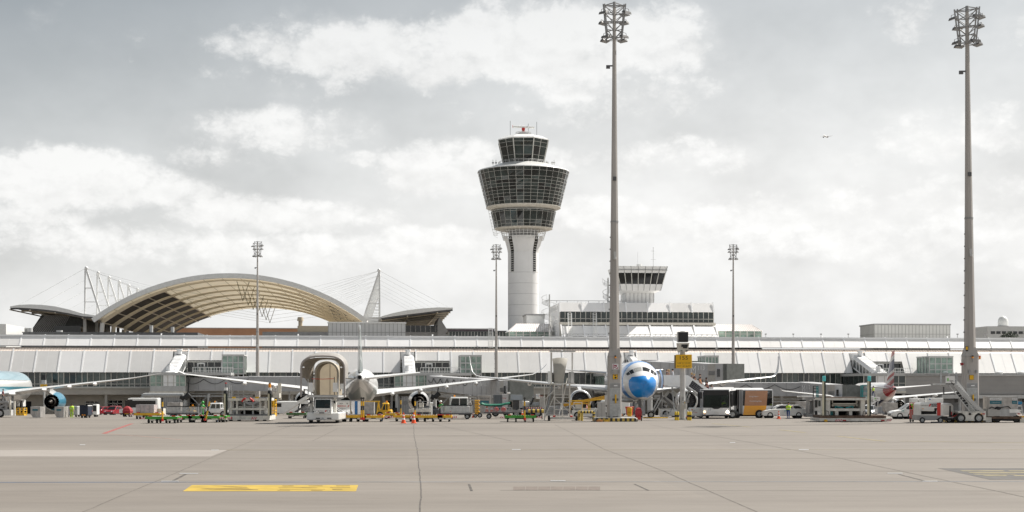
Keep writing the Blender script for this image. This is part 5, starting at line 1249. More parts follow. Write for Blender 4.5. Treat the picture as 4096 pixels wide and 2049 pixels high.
# distant climbing airliner
f0 = thing('distant_airliner', 'tiny faint airliner flying far off in the grey sky right of the tall mast', 'airliner', (wx(3303, 3800), 3800, wz(546, 3800)), R(150))
HZ = mat('faint aircraft paint', (.80, .80, .80), .5)
MB(HZ).lathe([(.3, -19), (1.8, -14), (2, 0), (2, 14), (.4, 19)], axis='y', n=10).out('fuselage', f0)
MB(HZ).loft([[(-17, -6, 1), (-17, -4, 1), (-17, -5, 1.2)], [(0, -3, -1), (0, 4, -1), (0, 1, -.2)], [(17, -6, 1), (17, -4, 1), (17, -5, 1.2)]]).out('wing', f0)
MB(HZ).prism([(-19, 1), (-13, 1), (-17, 8), (-19.5, 8)], 'x', -.2, .2).out('tail_fin', f0)
for s in (-6, 6): MB(DGREY).cyl((s, -1, -2.2), (s, 4, -2.2), 1.2, n=10).out('engine', f0)
# ---------------------------------------------------------------- ground equipment
def gb(g, mb, x0, x1, y0, y1, d0, d1, m=None):
    """box from measured outline (pixels) and a real depth range in metres"""
    return mb.box(g.X(x0), g.X(x1), d0, d1, g.Z(y1), g.Z(y0), m=m)
G.b = gb
RW = mat('red reflective', (.55, .03, .03), .5, var=.05)
# --- dollies
def dolly(label, px, foot, w, m, bar=None, group='container dollies', bar_lean=0.0, d=1.6, rails=True, plates=True, blue=False):
    g = G('container_dolly', label, 'dolly', px, foot, group=group); t = g.t; h = w/2
    mb = MB(m).box(-h, h, -d/2, d/2, .42, .54).box(-h, h, -d/2-.03, -d/2, .36, .60).box(-h, h, d/2, d/2+.03, .36, .60)
    mb.box(-h-.04, -h, -d/2-.03, d/2+.03, .36, .58).box(h, h+.04, -d/2-.03, d/2+.03, .36, .58); mb.out('deck', t)
    mb = MB(GALV)
    for i in range(int(w/.22)): x = -h+.12+i*.22; mb.cyl((x, -d/2+.05, .57), (x, d/2-.05, .57), .035, n=6)
    mb.out('roller_bed', t)
    mb = MB(DGREY).box(-h+.15, h-.15, -d/2+.25, d/2-.25, .26, .41)
    for x in (-h*.55, h*.55):
        mb.box(x-.26, x+.26, -d/2-.02, -d/2+.24, .22, .36, m=CREAM)
    mb.out('chassis', t)
    xs_ = [-h+.22, -h*.30, h*.30, h-.22] if w > 2.0 else [-h+.2, h-.2]
    for i, x in enumerate(xs_):
        for y in (-d/2+.2, d/2-.25): wheel(t, x, y, .19, .19, .14, rim=(BLUE if blue and i == len(xs_)-1 else None))
    if rails:
        for x in (-h+.25, h-.45): MB(RED).box(x, x+.3, -d/2-.02, -d/2+.06, .60, .68).out('stop_flap', t)
    if plates:
        for s in (-1, 1):
            mb = MB(); x0 = s*(h+.05) if s > 0 else -h-.45
            stripes(mb, x0, x0+.42, -d/2, .36, .50, 5, RW, WSIG, .05, .02); mb.out('striped_end', t)
    if bar is not None:
        b = g.X(bar); mb = MB()
        zz = [.30, .75, 1.05, 1.45, 1.85, 2.05]; cm = [YEL, YEL, DBLK, YEL, DBLK]
        for i in range(5): mb.cyl((b+bar_lean*zz[i], -d/2-.12, zz[i]), (b+bar_lean*zz[i+1], -d/2-.12, zz[i+1]), .072 if i < 4 else .055, n=8, m=cm[i])
        mb.lathe([(.05, -.03), (.10, -.03), (.10, .03), (.05, .03)], o=(b+bar_lean*2.13, -d/2-.12, 2.13), axis='y', n=10, m=DBLK, smooth=False).cyl((b, -d/2-.14, .18), (b, -d/2-.14, .40), .13, .09, n=8, m=RED); mb.out('drawbar', t)
    return t
dolly('green container dolly with an upright yellow and black drawbar, foremost of the left row', 654, 1693, 2.7, GREEN, 660)
dolly('green container dolly next right of the one with the upright drawbar', 742, 1690, 1.45, GREEN, None, blue=True)
dolly('green container dolly with lowered drawbar in the middle of the left row', 793, 1690, 1.35, GREEN, None)
dolly('green container dolly with a leaning yellow and black drawbar', 846, 1690, 1.6, GREEN, 829, bar_lean=.22, blue=True)
dolly('short green dolly with striped ends touching the left cargo loader', 893, 1689, 0.8, GREEN, None)
dolly('yellow container dolly carrying the foil wrapped boxes', 596, 1676, 2.5, YEL, None)
dolly('yellow container dolly with two upright drawbars right of the covered lift truck', 1418, 1687, 2.2, YEL, 1450)
dolly('yellow container dolly under the white tail aircraft, beside the yellow tractor', 1497, 1687, 1.7, YEL, 1458, blue=True)
dolly('yellow container dolly just behind the orange cones', 1628, 1686, 2.3, YEL, 1663)
dolly('wide yellow container dolly right of the orange cones', 1716, 1687, 2.5, YEL, None)
dolly('small yellow dolly at the right end of the yellow row', 1780, 1687, 1.2, YEL, None)
dolly('yellow dolly behind the row, left of the orange cones', 1570, 1676, 1.6, YEL, 1606)
dolly('bright green container dolly left of the white passenger steps', 2082, 1688, 2.75, GREEN, 2098)
dolly('dark green baggage dolly beside the white conveyor', 1190, 1674, 1.9, mat('faded green', (.08, .16, .06), .6), None, plates=False)
dolly('yellow dolly cut off by the right edge of the picture', 4098, 1690, .9, YEL, None)
# --- cargo on the dollies and on the ground
def uld(name, label, px, foot, zb, x0, x1, y0, m, group=None, depth_=1.5, chamfer=True, Y=None):
    g = G(name, label, 'container', px, foot, Y=Y, group=group, z=None); g.t.location.z += zb
    a, b, h = g.X(x0), g.X(x1), g.Z(y0) - zb
    mb = MB(m); c = .22*(b-a) if chamfer else 0
    mb.prism([(a+c, 0), (b, 0), (b, h), (a, h), (a, h*.35)] if chamfer else [(a, 0), (b, 0), (b, h), (a, h)], 'y', -depth_/2, depth_/2); mb.out('shell', g.t)
    mb = MB(GALV)
    for z in (0.03, h-.03): mb.box(a+(c if z < .1 else 0), b, -depth_/2-.03, -depth_/2-.002, z-.03, z+.03)
    for f in (.5, .985): x = a+(b-a)*f; mb.box(x-.03, x+.02, -depth_/2-.026, -depth_/2-.002, .06, h-.06)
    mb.out('edge_frame', g.t)
    return g, a, b, h
g, a, b, h = uld('cargo_pallet', 'foil wrapped block of boxes riding on a yellow dolly', 587, 1676, .60, 551, 623, 1619, CARGO, depth_=1.4, chamfer=False)
for i in range(1, 4): MB(mat('grey strap', (.3, .29, .29), .6)).box(a+(b-a)*i/4-.02, a+(b-a)*i/4+.02, -.72, -.701, 0, h).out('strap', g.t)
uld('crate', 'beige crate right of the foil wrapped boxes', 640, 1675, .35, 624, 657, 1634, CREAM, depth_=1.2, chamfer=False)
VNL = mat('container label teal', (.02, .13, .17), .5, var=.05)
g, a, b, h = uld('cargo_container', 'white and silver cargo container with red lettering behind the covered lift truck', 1374, 1682, .62, 1338, 1406, 1602, CHROME, depth_=1.5, chamfer=False, Y=133)
MB(WHITE).box(a+.02, b-.08, -.79, -.752, h*.45, h-.08).out('label_panel', g.t)
text(g.t, 'lettering', 'IBERIA', MATS['signal red'], a+.78, -.80, h*.60, .80, .16); text(g.t, 'lettering', 'AKH', BSIG, a+.72, -.80, h*.78, .30, .13); text(g.t, 'lettering', 'IB', BSIG, b-.30, -.80, h*.78, .14, .13)
MB(RED).prism([(b-.30, h*.53), (b-.14, h*.57), (b-.12, h*.66), (b-.20, h*.64)], 'y', -.805, -.795).out('emblem', g.t)
g, a, b, h = uld('cargo_container', 'shiny metal cargo container with a blue door strip on the yellow dolly', 1428, 1687, .62, 1408, 1447, 1603, CHROME, depth_=1.3)
MB(BLUE).box(a+.32, a+.58, -.69, -.652, .05, h-.05).out('door_strip', g.t)
LTR = 'grey cargo container with a teal label plate, '
for lab, px, ft, x0, x1, y0 in ((LTR + 'left of the blue aircraft engine', 151, 1672, 132, 171, 1627), (LTR + 'right of the blue aircraft engine', 246, 1672, 228, 264, 1627)):
    g, a, b, h = uld('cargo_container', lab, px, ft, .06, x0, x1, y0, ULDM, 'grey containers by the left aircraft'); MB(VNL).box(a+.2, b-.25, -.79, -.752, h*.62, h*.78).out('label_plate', g.t)
g, a, b, h = uld('cargo_container', 'grey cargo container marked AKE 5047 behind the green tarpaulin trailer', 1938, 1668, .35, 1911, 1964, 1581, ULDM, depth_=1.5)
p_ = MB(VNL).box(a+.28, b-.22, -.79, -.752, h*.52, h*.70).out('label_plate', g.t); text(g.t, 'lettering', 'AKE-5047 VN', BSIG, (a+b)/2+.05, -.79, h*.83, (b-a)*.68, .17); text(p_, 'lettering', 'Vietnam Airlines', mat('pale lettering', (.45, .55, .55), .5), (a+b)/2, -.80, h*.61, (b-a)*.5, .09)
# dark blue cart and others at the left
def cart(name, label, cat, px, foot, x0, x1, y0, m, d=1.4, top=None):
    g = G(name, label, cat, px, foot); a, b = g.X(x0), g.X(x1); h = g.Z(y0)
    MB(m).bevbox(a, b, -d/2, d/2, .22, h, .05).out('body', g.t)
    if top: MB(top).bevbox(a-.03, b+.03, -d/2-.03, d/2+.03, h+.002, h+.12, .04).out('cover', g.t)
    for x in (a+.2, b-.2):
        for y in (-d/2+.2, d/2-.2): wheel(g.t, x, y, .2, .2, .14)
    return g, a, b, h
g, a, b, h = cart('baggage_cart', 'dark navy covered cart with a pale top near the red cars', 'cart', 343, 1672, 326, 360, 1626, mat('navy curtain', (.012, .02, .04), .7, var=.3, scale=5), top=LGREY)
mb = MB(MATS['navy curtain'])
for i in range(3): mb.box(a+.02, b-.02, -.73, -.702, .4+i*.35, .62+i*.35)
mb.out('curtain_flap', g.t); MB(AMBER).box(a+.25, a+.4, -.73, -.702, .26, .36).box(b-.4, b-.25, -.73, -.702, .26, .36).out('reflector', g.t)
g, a, b, h = cart('hopper_cart', 'dull grey hopper cart with a glass front panel behind the worker in lime', 'cart', 300, 1668.6, 270, 318, 1625, GALV)
MB(GGLASS).box(a+.75, b-.15, -.72, -.702, .7, h-.1).out('panel', g.t)
g, a, b, h = cart('equipment_trolley', 'narrow white upright trolley left of the red cars', 'trolley', 384, 1668, 375, 393, 1618, WHITE, 1.0); MB(DGLASS).box(a+.06, b-.06, -.53, -.502, h*.45, h-.12).out('window', g.t)
g = G('covered_trailer', 'cart under a dark red tarpaulin beside the red car', 'trailer', 511, 1668); 
mb = MB(DRED).loft([[(g.X(497), -.6, .4), (g.X(525), -.6, .4), (g.X(525), .6, .4), (g.X(497), .6, .4)], [(g.X(496), -.65, .65), (g.X(527), -.65, .65), (g.X(527), .65, .65), (g.X(496), .65, .65)], [(g.X(499), -.5, .98), (g.X(523), -.5, .9), (g.X(523), .5, .9), (g.X(499), .5, .98)], [(g.X(506), -.3, 1.18), (g.X(516), -.3, 1.12), (g.X(516), .3, 1.12), (g.X(506), .3, 1.18)]]); mb.out('tarpaulin', g.t)
MB(YEL).box(g.X(498), g.X(524), -.5, .5, .3, .45).out('frame', g.t)
for x in (500, 522): wheel(g.t, g.X(x), -.4, .22, .22, .16); wheel(g.t, g.X(x), .4, .22, .22, .16)
def cage(label, px, foot, x0, x1, y0, m, name='steel_cage'):
    g = G(name, label, 'cage', px, foot); a, b = g.X(x0), g.X(x1); h = g.Z(y0); mb = MB(m); d = .55
    for x in (a, (a+b)/2, b):
        for y in (-d, d): mb.bar((x, y, .05), (x, y, h), .09)
    for z in (h*.35, h*.68, h-.03):
        for y in (-d, d): mb.bar((a, y, z), (b, y, z), .07)
        for x in (a, b): mb.bar((x, -d, z), (x, d, z), .07)
    mb.out('bars', g.t); MB(m).box(a, b, -d, d, .05, h*.22).out('tray', g.t); return g
cage('small yellow cage by the far left lift truck', 87, 1664, 72, 101, 1632, YEL)
g = cage('tall yellow cage leaning on the right end of the left cargo loader', 1089, 1667, 1077, 1102, 1598, mat('cage yellow', (.85, .50, .01), .45))
# --- traffic cones
def cone(label, px, foot, h=.95, z=0.0, group='orange and white cones'):
    g = G('traffic_cone', label, 'traffic cone', px, foot, group=group); t = g.t; t.location.z += z; k = h/.95
    MB(ORANGE).bevbox(-.24*k, .24*k, -.24*k, .24*k, 0, .06*k, .02).lathe([(.20*k, .06*k), (.17*k, .16*k)], n=16, cap=False).out('base', t)
    mb = MB(); P = [(.17, .16), (.14, .32), (.115, .48), (.09, .62), (.07, .76), (.04, .95)]
    for i in range(5): mb.lathe([(P[i][0]*k, P[i][1]*k), (P[i+1][0]*k, P[i+1][1]*k)], n=16, m=(ORANGE if i % 2 == 0 else WSIG), cap=(i == 4))
    mb.out('body', t); return t
cone('large orange and white cone left of its twin before the yellow dollies', 1614, 1694); cone('large orange and white cone right of its twin before the yellow dollies', 1655, 1694)
cone('orange and white cone at the right end of the yellow dolly row', 1803, 1677, .8); cone('orange and white cone at the tail of the white and orange bus', 3115, 1676, .8)
cone('small orange cone at the foot of the stand number post', 2748, 1671, .45); cone('small cone standing near the yellow engine cover rack', 1892, 1671, .6)
cone('orange cone standing left on the tarpaulin trailer', 1947, 1675, .85, .66); cone('orange cone standing right on the tarpaulin trailer', 1966, 1675, .75, .66); cone('small orange cone standing on the bright green dolly', 2089, 1688, .5, .63)
cone('orange cone hanging on the rear of the white air start unit', 3783, 1690.5, .72, .98)
# --- generic vehicle pieces
def lamps(t, xs_, y, z, r, m=None, name='headlight'):
    for x in xs_: MB(m or CHROME).cyl((x, y, z), (x, y-.05, z), r, n=10).out(name, t)
LITE = mat('lit headlight', (1.0, .93, .80), .2, emit=6.0)
TAIL = mat('tail lamp', (.40, .01, .01), .3)
def prof_body(t, name, poly, y0, y1, m, inset=0.0):
    mb = MB(m); A = [(p[0], y0+inset, p[1]) for p in poly]; B = [(p[0], y1-inset, p[1]) for p in poly]
    return mb.loft([A, B]).out(name, t)
def car(label, px, foot, m, L=4.5, H=1.5, Wd=1.8, rz=0.0, Y=None, wagon=True, cat='car', group=None, name='parked_car', glassm=DGLASS):
    """side view along local x, nose towards -x"""
    g = G(name, label, cat, px, foot, Y=Y, rz=rz, group=group); t = g.t; h = L/2; w = Wd/2
    lo = [(-h, .35), (-h+.05, .62), (-h+.25, .78), (-h+1.15, .93), (h-.12, .98), (h, .85), (h, .40), (h-.15, .25), (-h+.2, .22)]
    rings = []
    for y, i in ((-w, .08), (-w+.09, 0), (w-.09, 0), (w, .08)): rings.append([(x*(1-i*.25), y, z - (i*.5 if z > .5 else -i*.4)) for x, z in lo])
    MB(m).loft(rings).out('body', t)
    back = h-.25 if wagon else h-1.0
    ro = [(-h+1.05, .90), (-h+1.85, H-.04), (-h+2.4, H), (back-.45, H-.03), (back+.02, .95)]
    MB(m).loft([[(x, -w+.12+(.14 if z > 1.1 else 0), z) for x, z in ro], [(x, w-.12-(.14 if z > 1.1 else 0), z) for x, z in ro]]).out('cabin', t)
    mb = MB(glassm); wi = [(-h+1.32, .97), (-h+1.95, H-.12), (back-.55, H-.12), (back-.22, .99)]
    for s in (-1, 1): mb.add([(x, s*(w-.105-(.13 if z > 1.1 else 0)), z) for x, z in wi], [(0, 1, 2, 3) if s > 0 else (3, 2, 1, 0)])
    for a, b in (((-h+1.08, .97), (-h+1.80, H-.09)),): mb.add([(a[0]-.03, -w+.2, a[1]), (a[0]-.03, w-.2, a[1]), (b[0]-.03, w-.32, b[1]), (b[0]-.03, -w+.32, b[1])], [(0, 1, 2, 3)])
    mb.add([(back+.03, -w+.22, 1.0), (back+.03, w-.22, 1.0), (back-.40, w-.34, H-.1), (back-.40, -w+.34, H-.1)], [(3, 2, 1, 0)]); mb.out('side_window', t)
    mb = MB(m)
    for f in (.34, .67): x = wi[1][0]+(wi[2][0]-wi[1][0])*f; mb.box(x-.05, x+.05, -w+.085, -w+.115, .97, H-.1).box(x-.05, x+.05, w-.115, w-.085, .97, H-.1)
    mb.out('pillar', t)
    for x in (-h+.85, h-.85):
        for s in (-1, 1):
            MB(VOID).cyl((x, s*(w-.16), .33), (x, s*(w-.005), .33), .40, n=16).out('wheel_arch', t); wheel(t, x, s*(w-.09), .32, .32, .2, 'y', split=True)
    for s in (-1, 1):
        MB(mat('headlamp glass', (.6, .62, .65), .1)).loft([[(-h+.03, s*(w-.35), .60), (-h+.08, s*(w-.05), .62), (-h+.30, s*(w-.03), .76), (-h+.16, s*(w-.4), .72)], [(-h+.0, s*(w-.36), .59), (-h+.06, s*(w-.045), .61), (-h+.28, s*(w-.02), .77), (-h+.13, s*(w-.4), .73)]]).out('headlight', t)
        MB(TAIL).box(h-.05, h+.012, s*(w-.38), s*(w-.08), .72, .88).out('tail_light', t)
        MB(m).bevbox(-h+1.3, -h+1.42, s*(w+.08)-.09, s*(w+.08)+.09, .93, 1.06, .02).out('mirror', t)
    MB(DGREY).box(-h-.015, -h+.1, -.5, .5, .30, .52).out('grille', t)
    return g
REDC = mat('red car paint', (.30, .015, .025), .3, coat=.5, var=.06)
car('bright red car facing the camera before the terminal glass doors', 455, 1660, REDC, 4.4, 1.6, 1.8, R(80), 253)
car('red car seen in profile at the left of the other red car', 410, 1660, REDC, 4.2, 1.5, 1.8, R(55), 256)
gw = car('white estate car behind the rear of the bus', 3131, 1672.5, WHITE, 4.6, 1.38, 1.85)
text(gw.t, 'door_letter', 'M', TEAL, gw.X(3136), -.94, .72, .22, .24)
GC = mat('car green panel', (.16, .52, .03), .35, coat=.4)
gs = car('white and green compact car beside the white air start unit', 3612, 1676, WHITE, 2.75, 1.58, 1.7, 0, None, True)
MB(GC).prism([(.35, .42), (1.30, .42), (1.36, .92), (.75, .95)], 'y', -.862, -.852).prism([(.72, 1.0), (1.12, 1.0), (.9, 1.5), (.55, 1.52)], 'y', -.80, -.73).out('rear_panel', gs.t)
text(gs.t, 'door_letter', 'M', TEAL, -.25, -.86, .80, .22, .24); text(gs.t, 'lettering', 'Airport Munchen', MGREY, -.15, -.86, .60, .8, .09)
# white box van between loader and conveyor; white bus end at the left
def van(label, px, Y, L, H, Wd, m, rz=0.0, cat='van', name='parked_van'):
    g = G(name, label, cat, px, Y=Y, rz=rz); t = g.t; h = L/2; w = Wd/2
    po = [(-h, .35), (-h, .9), (-h+.9, 1.15), (-h+1.5, H-.1), (-h+1.9, H), (h-.1, H), (h, H-.2), (h, .35)]
    MB(m).loft([[(x, y, z) for x, z in [(p[0]*(1-i*.04), p[1]-(i*.1 if p[1] > 1 else 0)) for p in po]] for y, i in ((-w, 1), (-w+.12, 0), (w-.12, 0), (w, 1))]).out('body', t)
    MB(DGLASS).add([(-h+.98, -w-.003, 1.25), (-h+2.3, -w-.003, 1.25), (-h+2.3, -w-.003, H-.3), (-h+1.45, -w-.003, H-.3)], [(0, 1, 2, 3)]).add([(-h+.88, -w+.2, 1.2), (-h+1.44, -w+.3, H-.18), (-h+1.44, w-.3, H-.18), (-h+.88, w-.2, 1.2)], [(0, 1, 2, 3)]).out('side_window', t)
    for x in (-h+.85, h-.95):
        for s in (-1, 1): wheel(t, x, s*(w-.12), .34, .34, .22, 'y')
    return g
van('white van parked right of the left cargo loader', 1133, 205, 4.8, 2.1, 1.9, WHITE)
g = van('white minibus with a dark side window left of the wrapped cargo', 560, 240, 6.5, 2.9, 2.2, WHITE); MB(DGLASS).box(-2.2, 2.9, -1.115, -1.105, 1.3, 2.45).out('side_window', g.t)
# --- cargo loader at the left
def striped_post(g, px, y0, y1, d, capm, w=.16, name='guide_post'):
    x = g.X(px); mb = MB(mat('cream post', (.60, .56, .42), .5)).box(x-w, x, d-.12, d+.12, g.Z(y1), g.Z(y0)).box(x+.001, x+w, d-.12, d+.12, g.Z(y1), g.Z(y0), m=mat('black green post', (.012, .02, .015), .6)); o = mb.out(name, g.t); return x, o
g = G('cargo_loader', 'white cargo loader with a raised scissor deck left of the covered lift truck', 'cargo loader', 998, 1684); t = g.t
mb = MB(DIRTYW); g.b(mb, 908, 1088, 1662, 1679, -1.3, 2.0); g.b(mb, 925, 1085, 1657, 1662, -1.1, 2.0, DGREY); mb.out('chassis', t)
mb = MB(RW)
for x in (921, 1016): stripes(mb, g.X(x), g.X(x+17), -1.31, g.Z(1677), g.Z(1668), 5, RW, WSIG, .08)
mb.out('warning_plate', t)
for x in (932, 965, 1035, 1066): wheel(t, g.X(x), -1.0, .24, .24, .3)
mb = MB(DIRTYW); g.b(mb, 920, 1078, 1593, 1603, -1.1, 2.6); g.b(mb, 924, 1074, 1590, 1593, -1.0, 2.5, DGREY); mb.out('upper_deck', t)
for x in (944, 1036): MB(YEL).box(g.X(x-6), g.X(x+8), -1.2, -1.15, g.Z(1593), g.Z(1587)).out('deck_sign', t)
for s, x in ((1, 982), (-1, 1018)):
    MB(RED).tube([(g.X(x-s*5), -1.2, g.Z(1607)), (g.X(x), -1.2, g.Z(1600)), (g.X(x+s*4), -1.2, g.Z(1597)), (g.X(x+s*9), -1.2, g.Z(1593))], .09, 6).out('stop_arm', t)
mb = MB(DIRTYW)
for x in (933, 955, 1047, 1068): g.b(mb, x-3, x+3, 1603, 1657, -.9, -.6)
g.b(mb, 918, 1075, 1632, 1640, -.95, -.55); g.b(mb, 948, 1056, 1625, 1631, -.2, .4); mb.out('lift_frame', t)
mb = MB(MGREY)
for s in (-1, 1):
    for y in (.0, 1.2): mb.bar((g.X(998-s*62), y, g.Z(1655)), (g.X(998+s*58), y, g.Z(1605)), .16)
mb.out('scissor', t)
for x in (984, 1018): MB(GALV).cyl((g.X(x), -.75, g.Z(1657)), (g.X(x), -.75, g.Z(1610)), .09, n=8).out('ram', t)
mb = MB(VOID); g.b(mb, 960, 1040, 1640, 1657, .3, .5); mb.out('machinery', t)
for px, tc_ in ((912.6, RED), (1087, AMBER)):
    x, o = striped_post(g, px, 1570, 1662, -1.1, tc_)
    mb = MB(BLACK).cyl((x, -1.1, g.Z(1575)), (x, -1.1, g.Z(1562)), .22, .15, n=10).cyl((x, -1.1, g.Z(1562)), (x, -1.1, g.Z(1551)), .17, n=10, m=WHITE)
    mb.cyl((x, -1.1, g.Z(1551)), (x, -1.1, g.Z(1535)), .04 if tc_ is RED else .13, n=8, m=(DGREY if tc_ is RED else AMBER)).cyl((x, -1.1, g.Z(1535)), (x, -1.1, g.Z(1531)), .10, n=8, m=(RED if tc_ is RED else DGREY)); mb.out('lamp', o)
mb = MB(GALV)
for x in (921, 930): mb.bar((g.X(x), -.5, g.Z(1593)), (g.X(x), -.5, g.Z(1542)), .06)
for y in (1545, 1556, 1568, 1580): mb.bar((g.X(921), -.5, g.Z(y)), (g.X(930), -.5, g.Z(y)), .05)
mb.out('railing', t)
mb = MB(CREAM); g.b(mb, 1094, 1120, 1574, 1592, -.4, .4); g.b(mb, 1108, 1121, 1533, 1600, .45, .6)
for x in (1094, 1101, 1109): g.b(mb, x-1, x+1, 1545, 1574, -.35, -.28)
g.b(mb, 1092, 1110, 1544, 1547, -.35, -.28); mb.out('control_stand', t)
# --- cargo loader at the right
g = G('cargo_loader', 'weathered white cargo loader with teal topped posts and a rusty roller deck', 'cargo loader', 3405, 1687); t = g.t
mb = MB(DIRTYW); g.b(mb, 3264, 3546, 1672, 1684, -1.5, 2.5); mb.out('chassis', t)
mb = MB(RUST); g.b(mb, 3272, 3528, 1663, 1671.5, -1.45, 2.3)
for i in range(40): mb.cyl((g.X(3274+i*6.3), -1.4, g.Z(1662.5)), (g.X(3274+i*6.3), 2.2, g.Z(1662.5)), .04, n=6)
mb.out('roller_deck', t)
for x0, x1 in ((3326, 3351), (3528, 3547)): stripes(MB(), g.X(x0), g.X(x1), -1.52, g.Z(1684), g.Z(1676), 8, RW, WSIG, .12).out('warning_plate', t)
for x in (3355, 3507): MB(TAIL).box(g.X(x), g.X(x+14), -1.54, -1.505, g.Z(1683), g.Z(1678)).out('tail_light', t)
for x in (3300, 3330, 3480, 3510): wheel(t, g.X(x), -.9, .22, .22, .3)
for px in (3284, 3463):
    x, o = striped_post(g, px, 1526, 1664, -1.2, None, .14)
    MB(LTEAL).bevbox(x-.12, x+.14, -1.36, -1.04, g.Z(1526), g.Z(1505), .03).box(x-.05, x+.15, -1.3, -1.1, g.Z(1531), g.Z(1526), m=BLACK).out('lamp_housing', o)
mb = MB(DIRTYW); g.b(mb, 3297, 3311, 1591, 1663, -1.0, 1.5); g.b(mb, 3432, 3449, 1591, 1663, -1.0, 1.5); g.b(mb, 3311, 3432, 1634, 1644, -.9, 1.2)
for x in (3333, 3388): g.b(mb, x, x+12, 1644, 1663, -.85, .5)
mb.out('lift_frame', t)
mb = MB(DIRTYW); g.b(mb, 3291, 3450, 1592, 1601, -1.2, 3.2); g.b(mb, 3291, 3450, 1589, 1591.5, -1.15, 3.2, RUST); mb.out('upper_deck', t)
mb = MB(TEAL); mb.bar((g.X(3336), -.5, g.Z(1633)), (g.X(3339), -.5, g.Z(1624)), .10).bar((g.X(3339), -.5, g.Z(1626)), (g.X(3368), -.5, g.Z(1632)), .10).bar((g.X(3378), -.5, g.Z(1632)), (g.X(3404), -.5, g.Z(1625)), .10).bar((g.X(3404), -.5, g.Z(1624)), (g.X(3407), -.5, g.Z(1633)), .10); g.b(mb, 3314, 3328, 1645, 1662, -.4, .2)
mb.out('scissor_linkage', t)
mb = MB(CREAM); g.b(mb, 3322, 3422, 1613, 1617, -.7, -.4); g.b(mb, 3322, 3325, 1600, 1625, -.7, -.4); g.b(mb, 3419, 3422, 1600, 1625, -.7, -.4); g.b(mb, 3325, 3419, 1618, 1626, -.2, .2); mb.out('cross_frame', t)
mb = MB(VOID); g.b(mb, 3312, 3431, 1602, 1633, .9, 1.1); g.b(mb, 3329, 3431, 1645, 1662, .9, 1.1); mb.out('machinery', t)
mb = MB(TEAL)
for x in (3256, 3270, 3275): mb.bar((g.X(x), .3, g.Z(1590)), (g.X(x), .3, g.Z(1545)), .07, m=(TEAL if x > 3258 else BLACK))
for y in (1545, 1555, 1567): mb.bar((g.X(3256), .3, g.Z(y)), (g.X(3275), .3, g.Z(y)), .06, m=BLACK)
for x in (3449, 3456, 3475, 3478): mb.bar((g.X(x), .5, g.Z(1596)), (g.X(x), .5, g.Z(1541)), .09, m=TEAL)
for y in (1543, 1565, 1585): mb.bar((g.X(3449), .5, g.Z(y)), (g.X(3478), .5, g.Z(y)), .06)
g.b(mb, 3474, 3486, 1538, 1544, .1, .7); mb.out('railing', t)
mb = MB(BLACK)
for s, x in ((1, 3292), (-1, 3450)): mb.tube([(g.X(x), -1.25, g.Z(1643)), (g.X(x+s*9), -1.25, g.Z(1645)), (g.X(x+s*11), -1.25, g.Z(1656)), (g.X(x+s*15), -1.25, g.Z(1661))], .03, 5)
mb.out('hose', t)
MB(YEL).bevbox(g.X(3280), g.X(3292), -1.9, -1.6, .01, .22, .05).out('wheel_chock', t)
# --- covered lift truck (ambulance lift)
CANV = mat('grey canopy canvas', (.40, .385, .365), .75, var=.12, scale=1.2, bump=.15); CANI = mat('beige canopy lining', (.50, .44, .34), .75, var=.12, scale=.9)
translucent(CANI, (.62, .54, .42), .35); translucent(CANV, (.6, .57, .52), .25)
g = G('lift_truck', 'white lift truck with a raised arched canopy cabin open to the camera', 'lift truck', 1294.5, 1693); t = g.t
mb = MB(WHITE).bevbox(g.X(1229), g.X(1359), -.4, 6.5, g.Z(1681), g.Z(1650), .08); mb.out('chassis', t)
for x in (1268, 1313): MB(DGREY).bevbox(g.X(x-2), g.X(x+15), -.48, -.402, g.Z(1676), g.Z(1671), .02).out('bumper_pad', t)
MB(GALV).box(g.X(1291), g.X(1299), -.5, -.402, g.Z(1680), g.Z(1670)).out('tow_coupling', t)
for x in (1241, 1347):
    for y in (.5, 5.2): wheel(t, g.X(x), y, .38, .38, .30)
cab = MB(WHITE).loft([[(g.X(1261), -.62, g.Z(1655)), (g.X(1329), -.62, g.Z(1655)), (g.X(1329), 1.2, g.Z(1655)), (g.X(1261), 1.2, g.Z(1655))], [(g.X(1261), -.62, g.Z(1633)), (g.X(1329), -.62, g.Z(1633)), (g.X(1329), 1.2, g.Z(1633)), (g.X(1261), 1.2, g.Z(1633))], [(g.X(1264), -.35, g.Z(1595)), (g.X(1327), -.35, g.Z(1595)), (g.X(1327), 1.2, g.Z(1595)), (g.X(1264), 1.2, g.Z(1595))]]).out('cab', t)
zf = lambda py: -.62 + .27*(1633-py)/38 - .012
for nm, m_, a, b, c, e in (('windscreen', BLACK, 1266, 1324, 1599, 1633), ('windscreen_glass', GLASS, 1268, 1322, 1601, 1631)):
    o_ = -.004 if m_ is BLACK else -.010; MB(m_).add([(g.X(a), zf(e)+o_, g.Z(e)), (g.X(b), zf(e)+o_, g.Z(e)), (g.X(b), zf(c)+o_, g.Z(c)), (g.X(a), zf(c)+o_, g.Z(c))], [(0, 1, 2, 3)]).out(nm, cab)
MB(BLACK).lathe([(.17, -.012), (.20, -.012), (.20, .012), (.17, .012)], o=(g.X(1310), zf(1622)-.015, g.Z(1624)), axis='y', n=16, smooth=False).out('steering_wheel', cab)
for x in (1272, 1318): MB(DGREY).bevbox(g.X(x-5.5), g.X(x+5.5), -.66, -.622, g.Z(1648), g.Z(1641), .01).box(g.X(x-4), g.X(x+4), -.675, -.661, g.Z(1647), g.Z(1642), m=CHROME).out('headlight', cab)
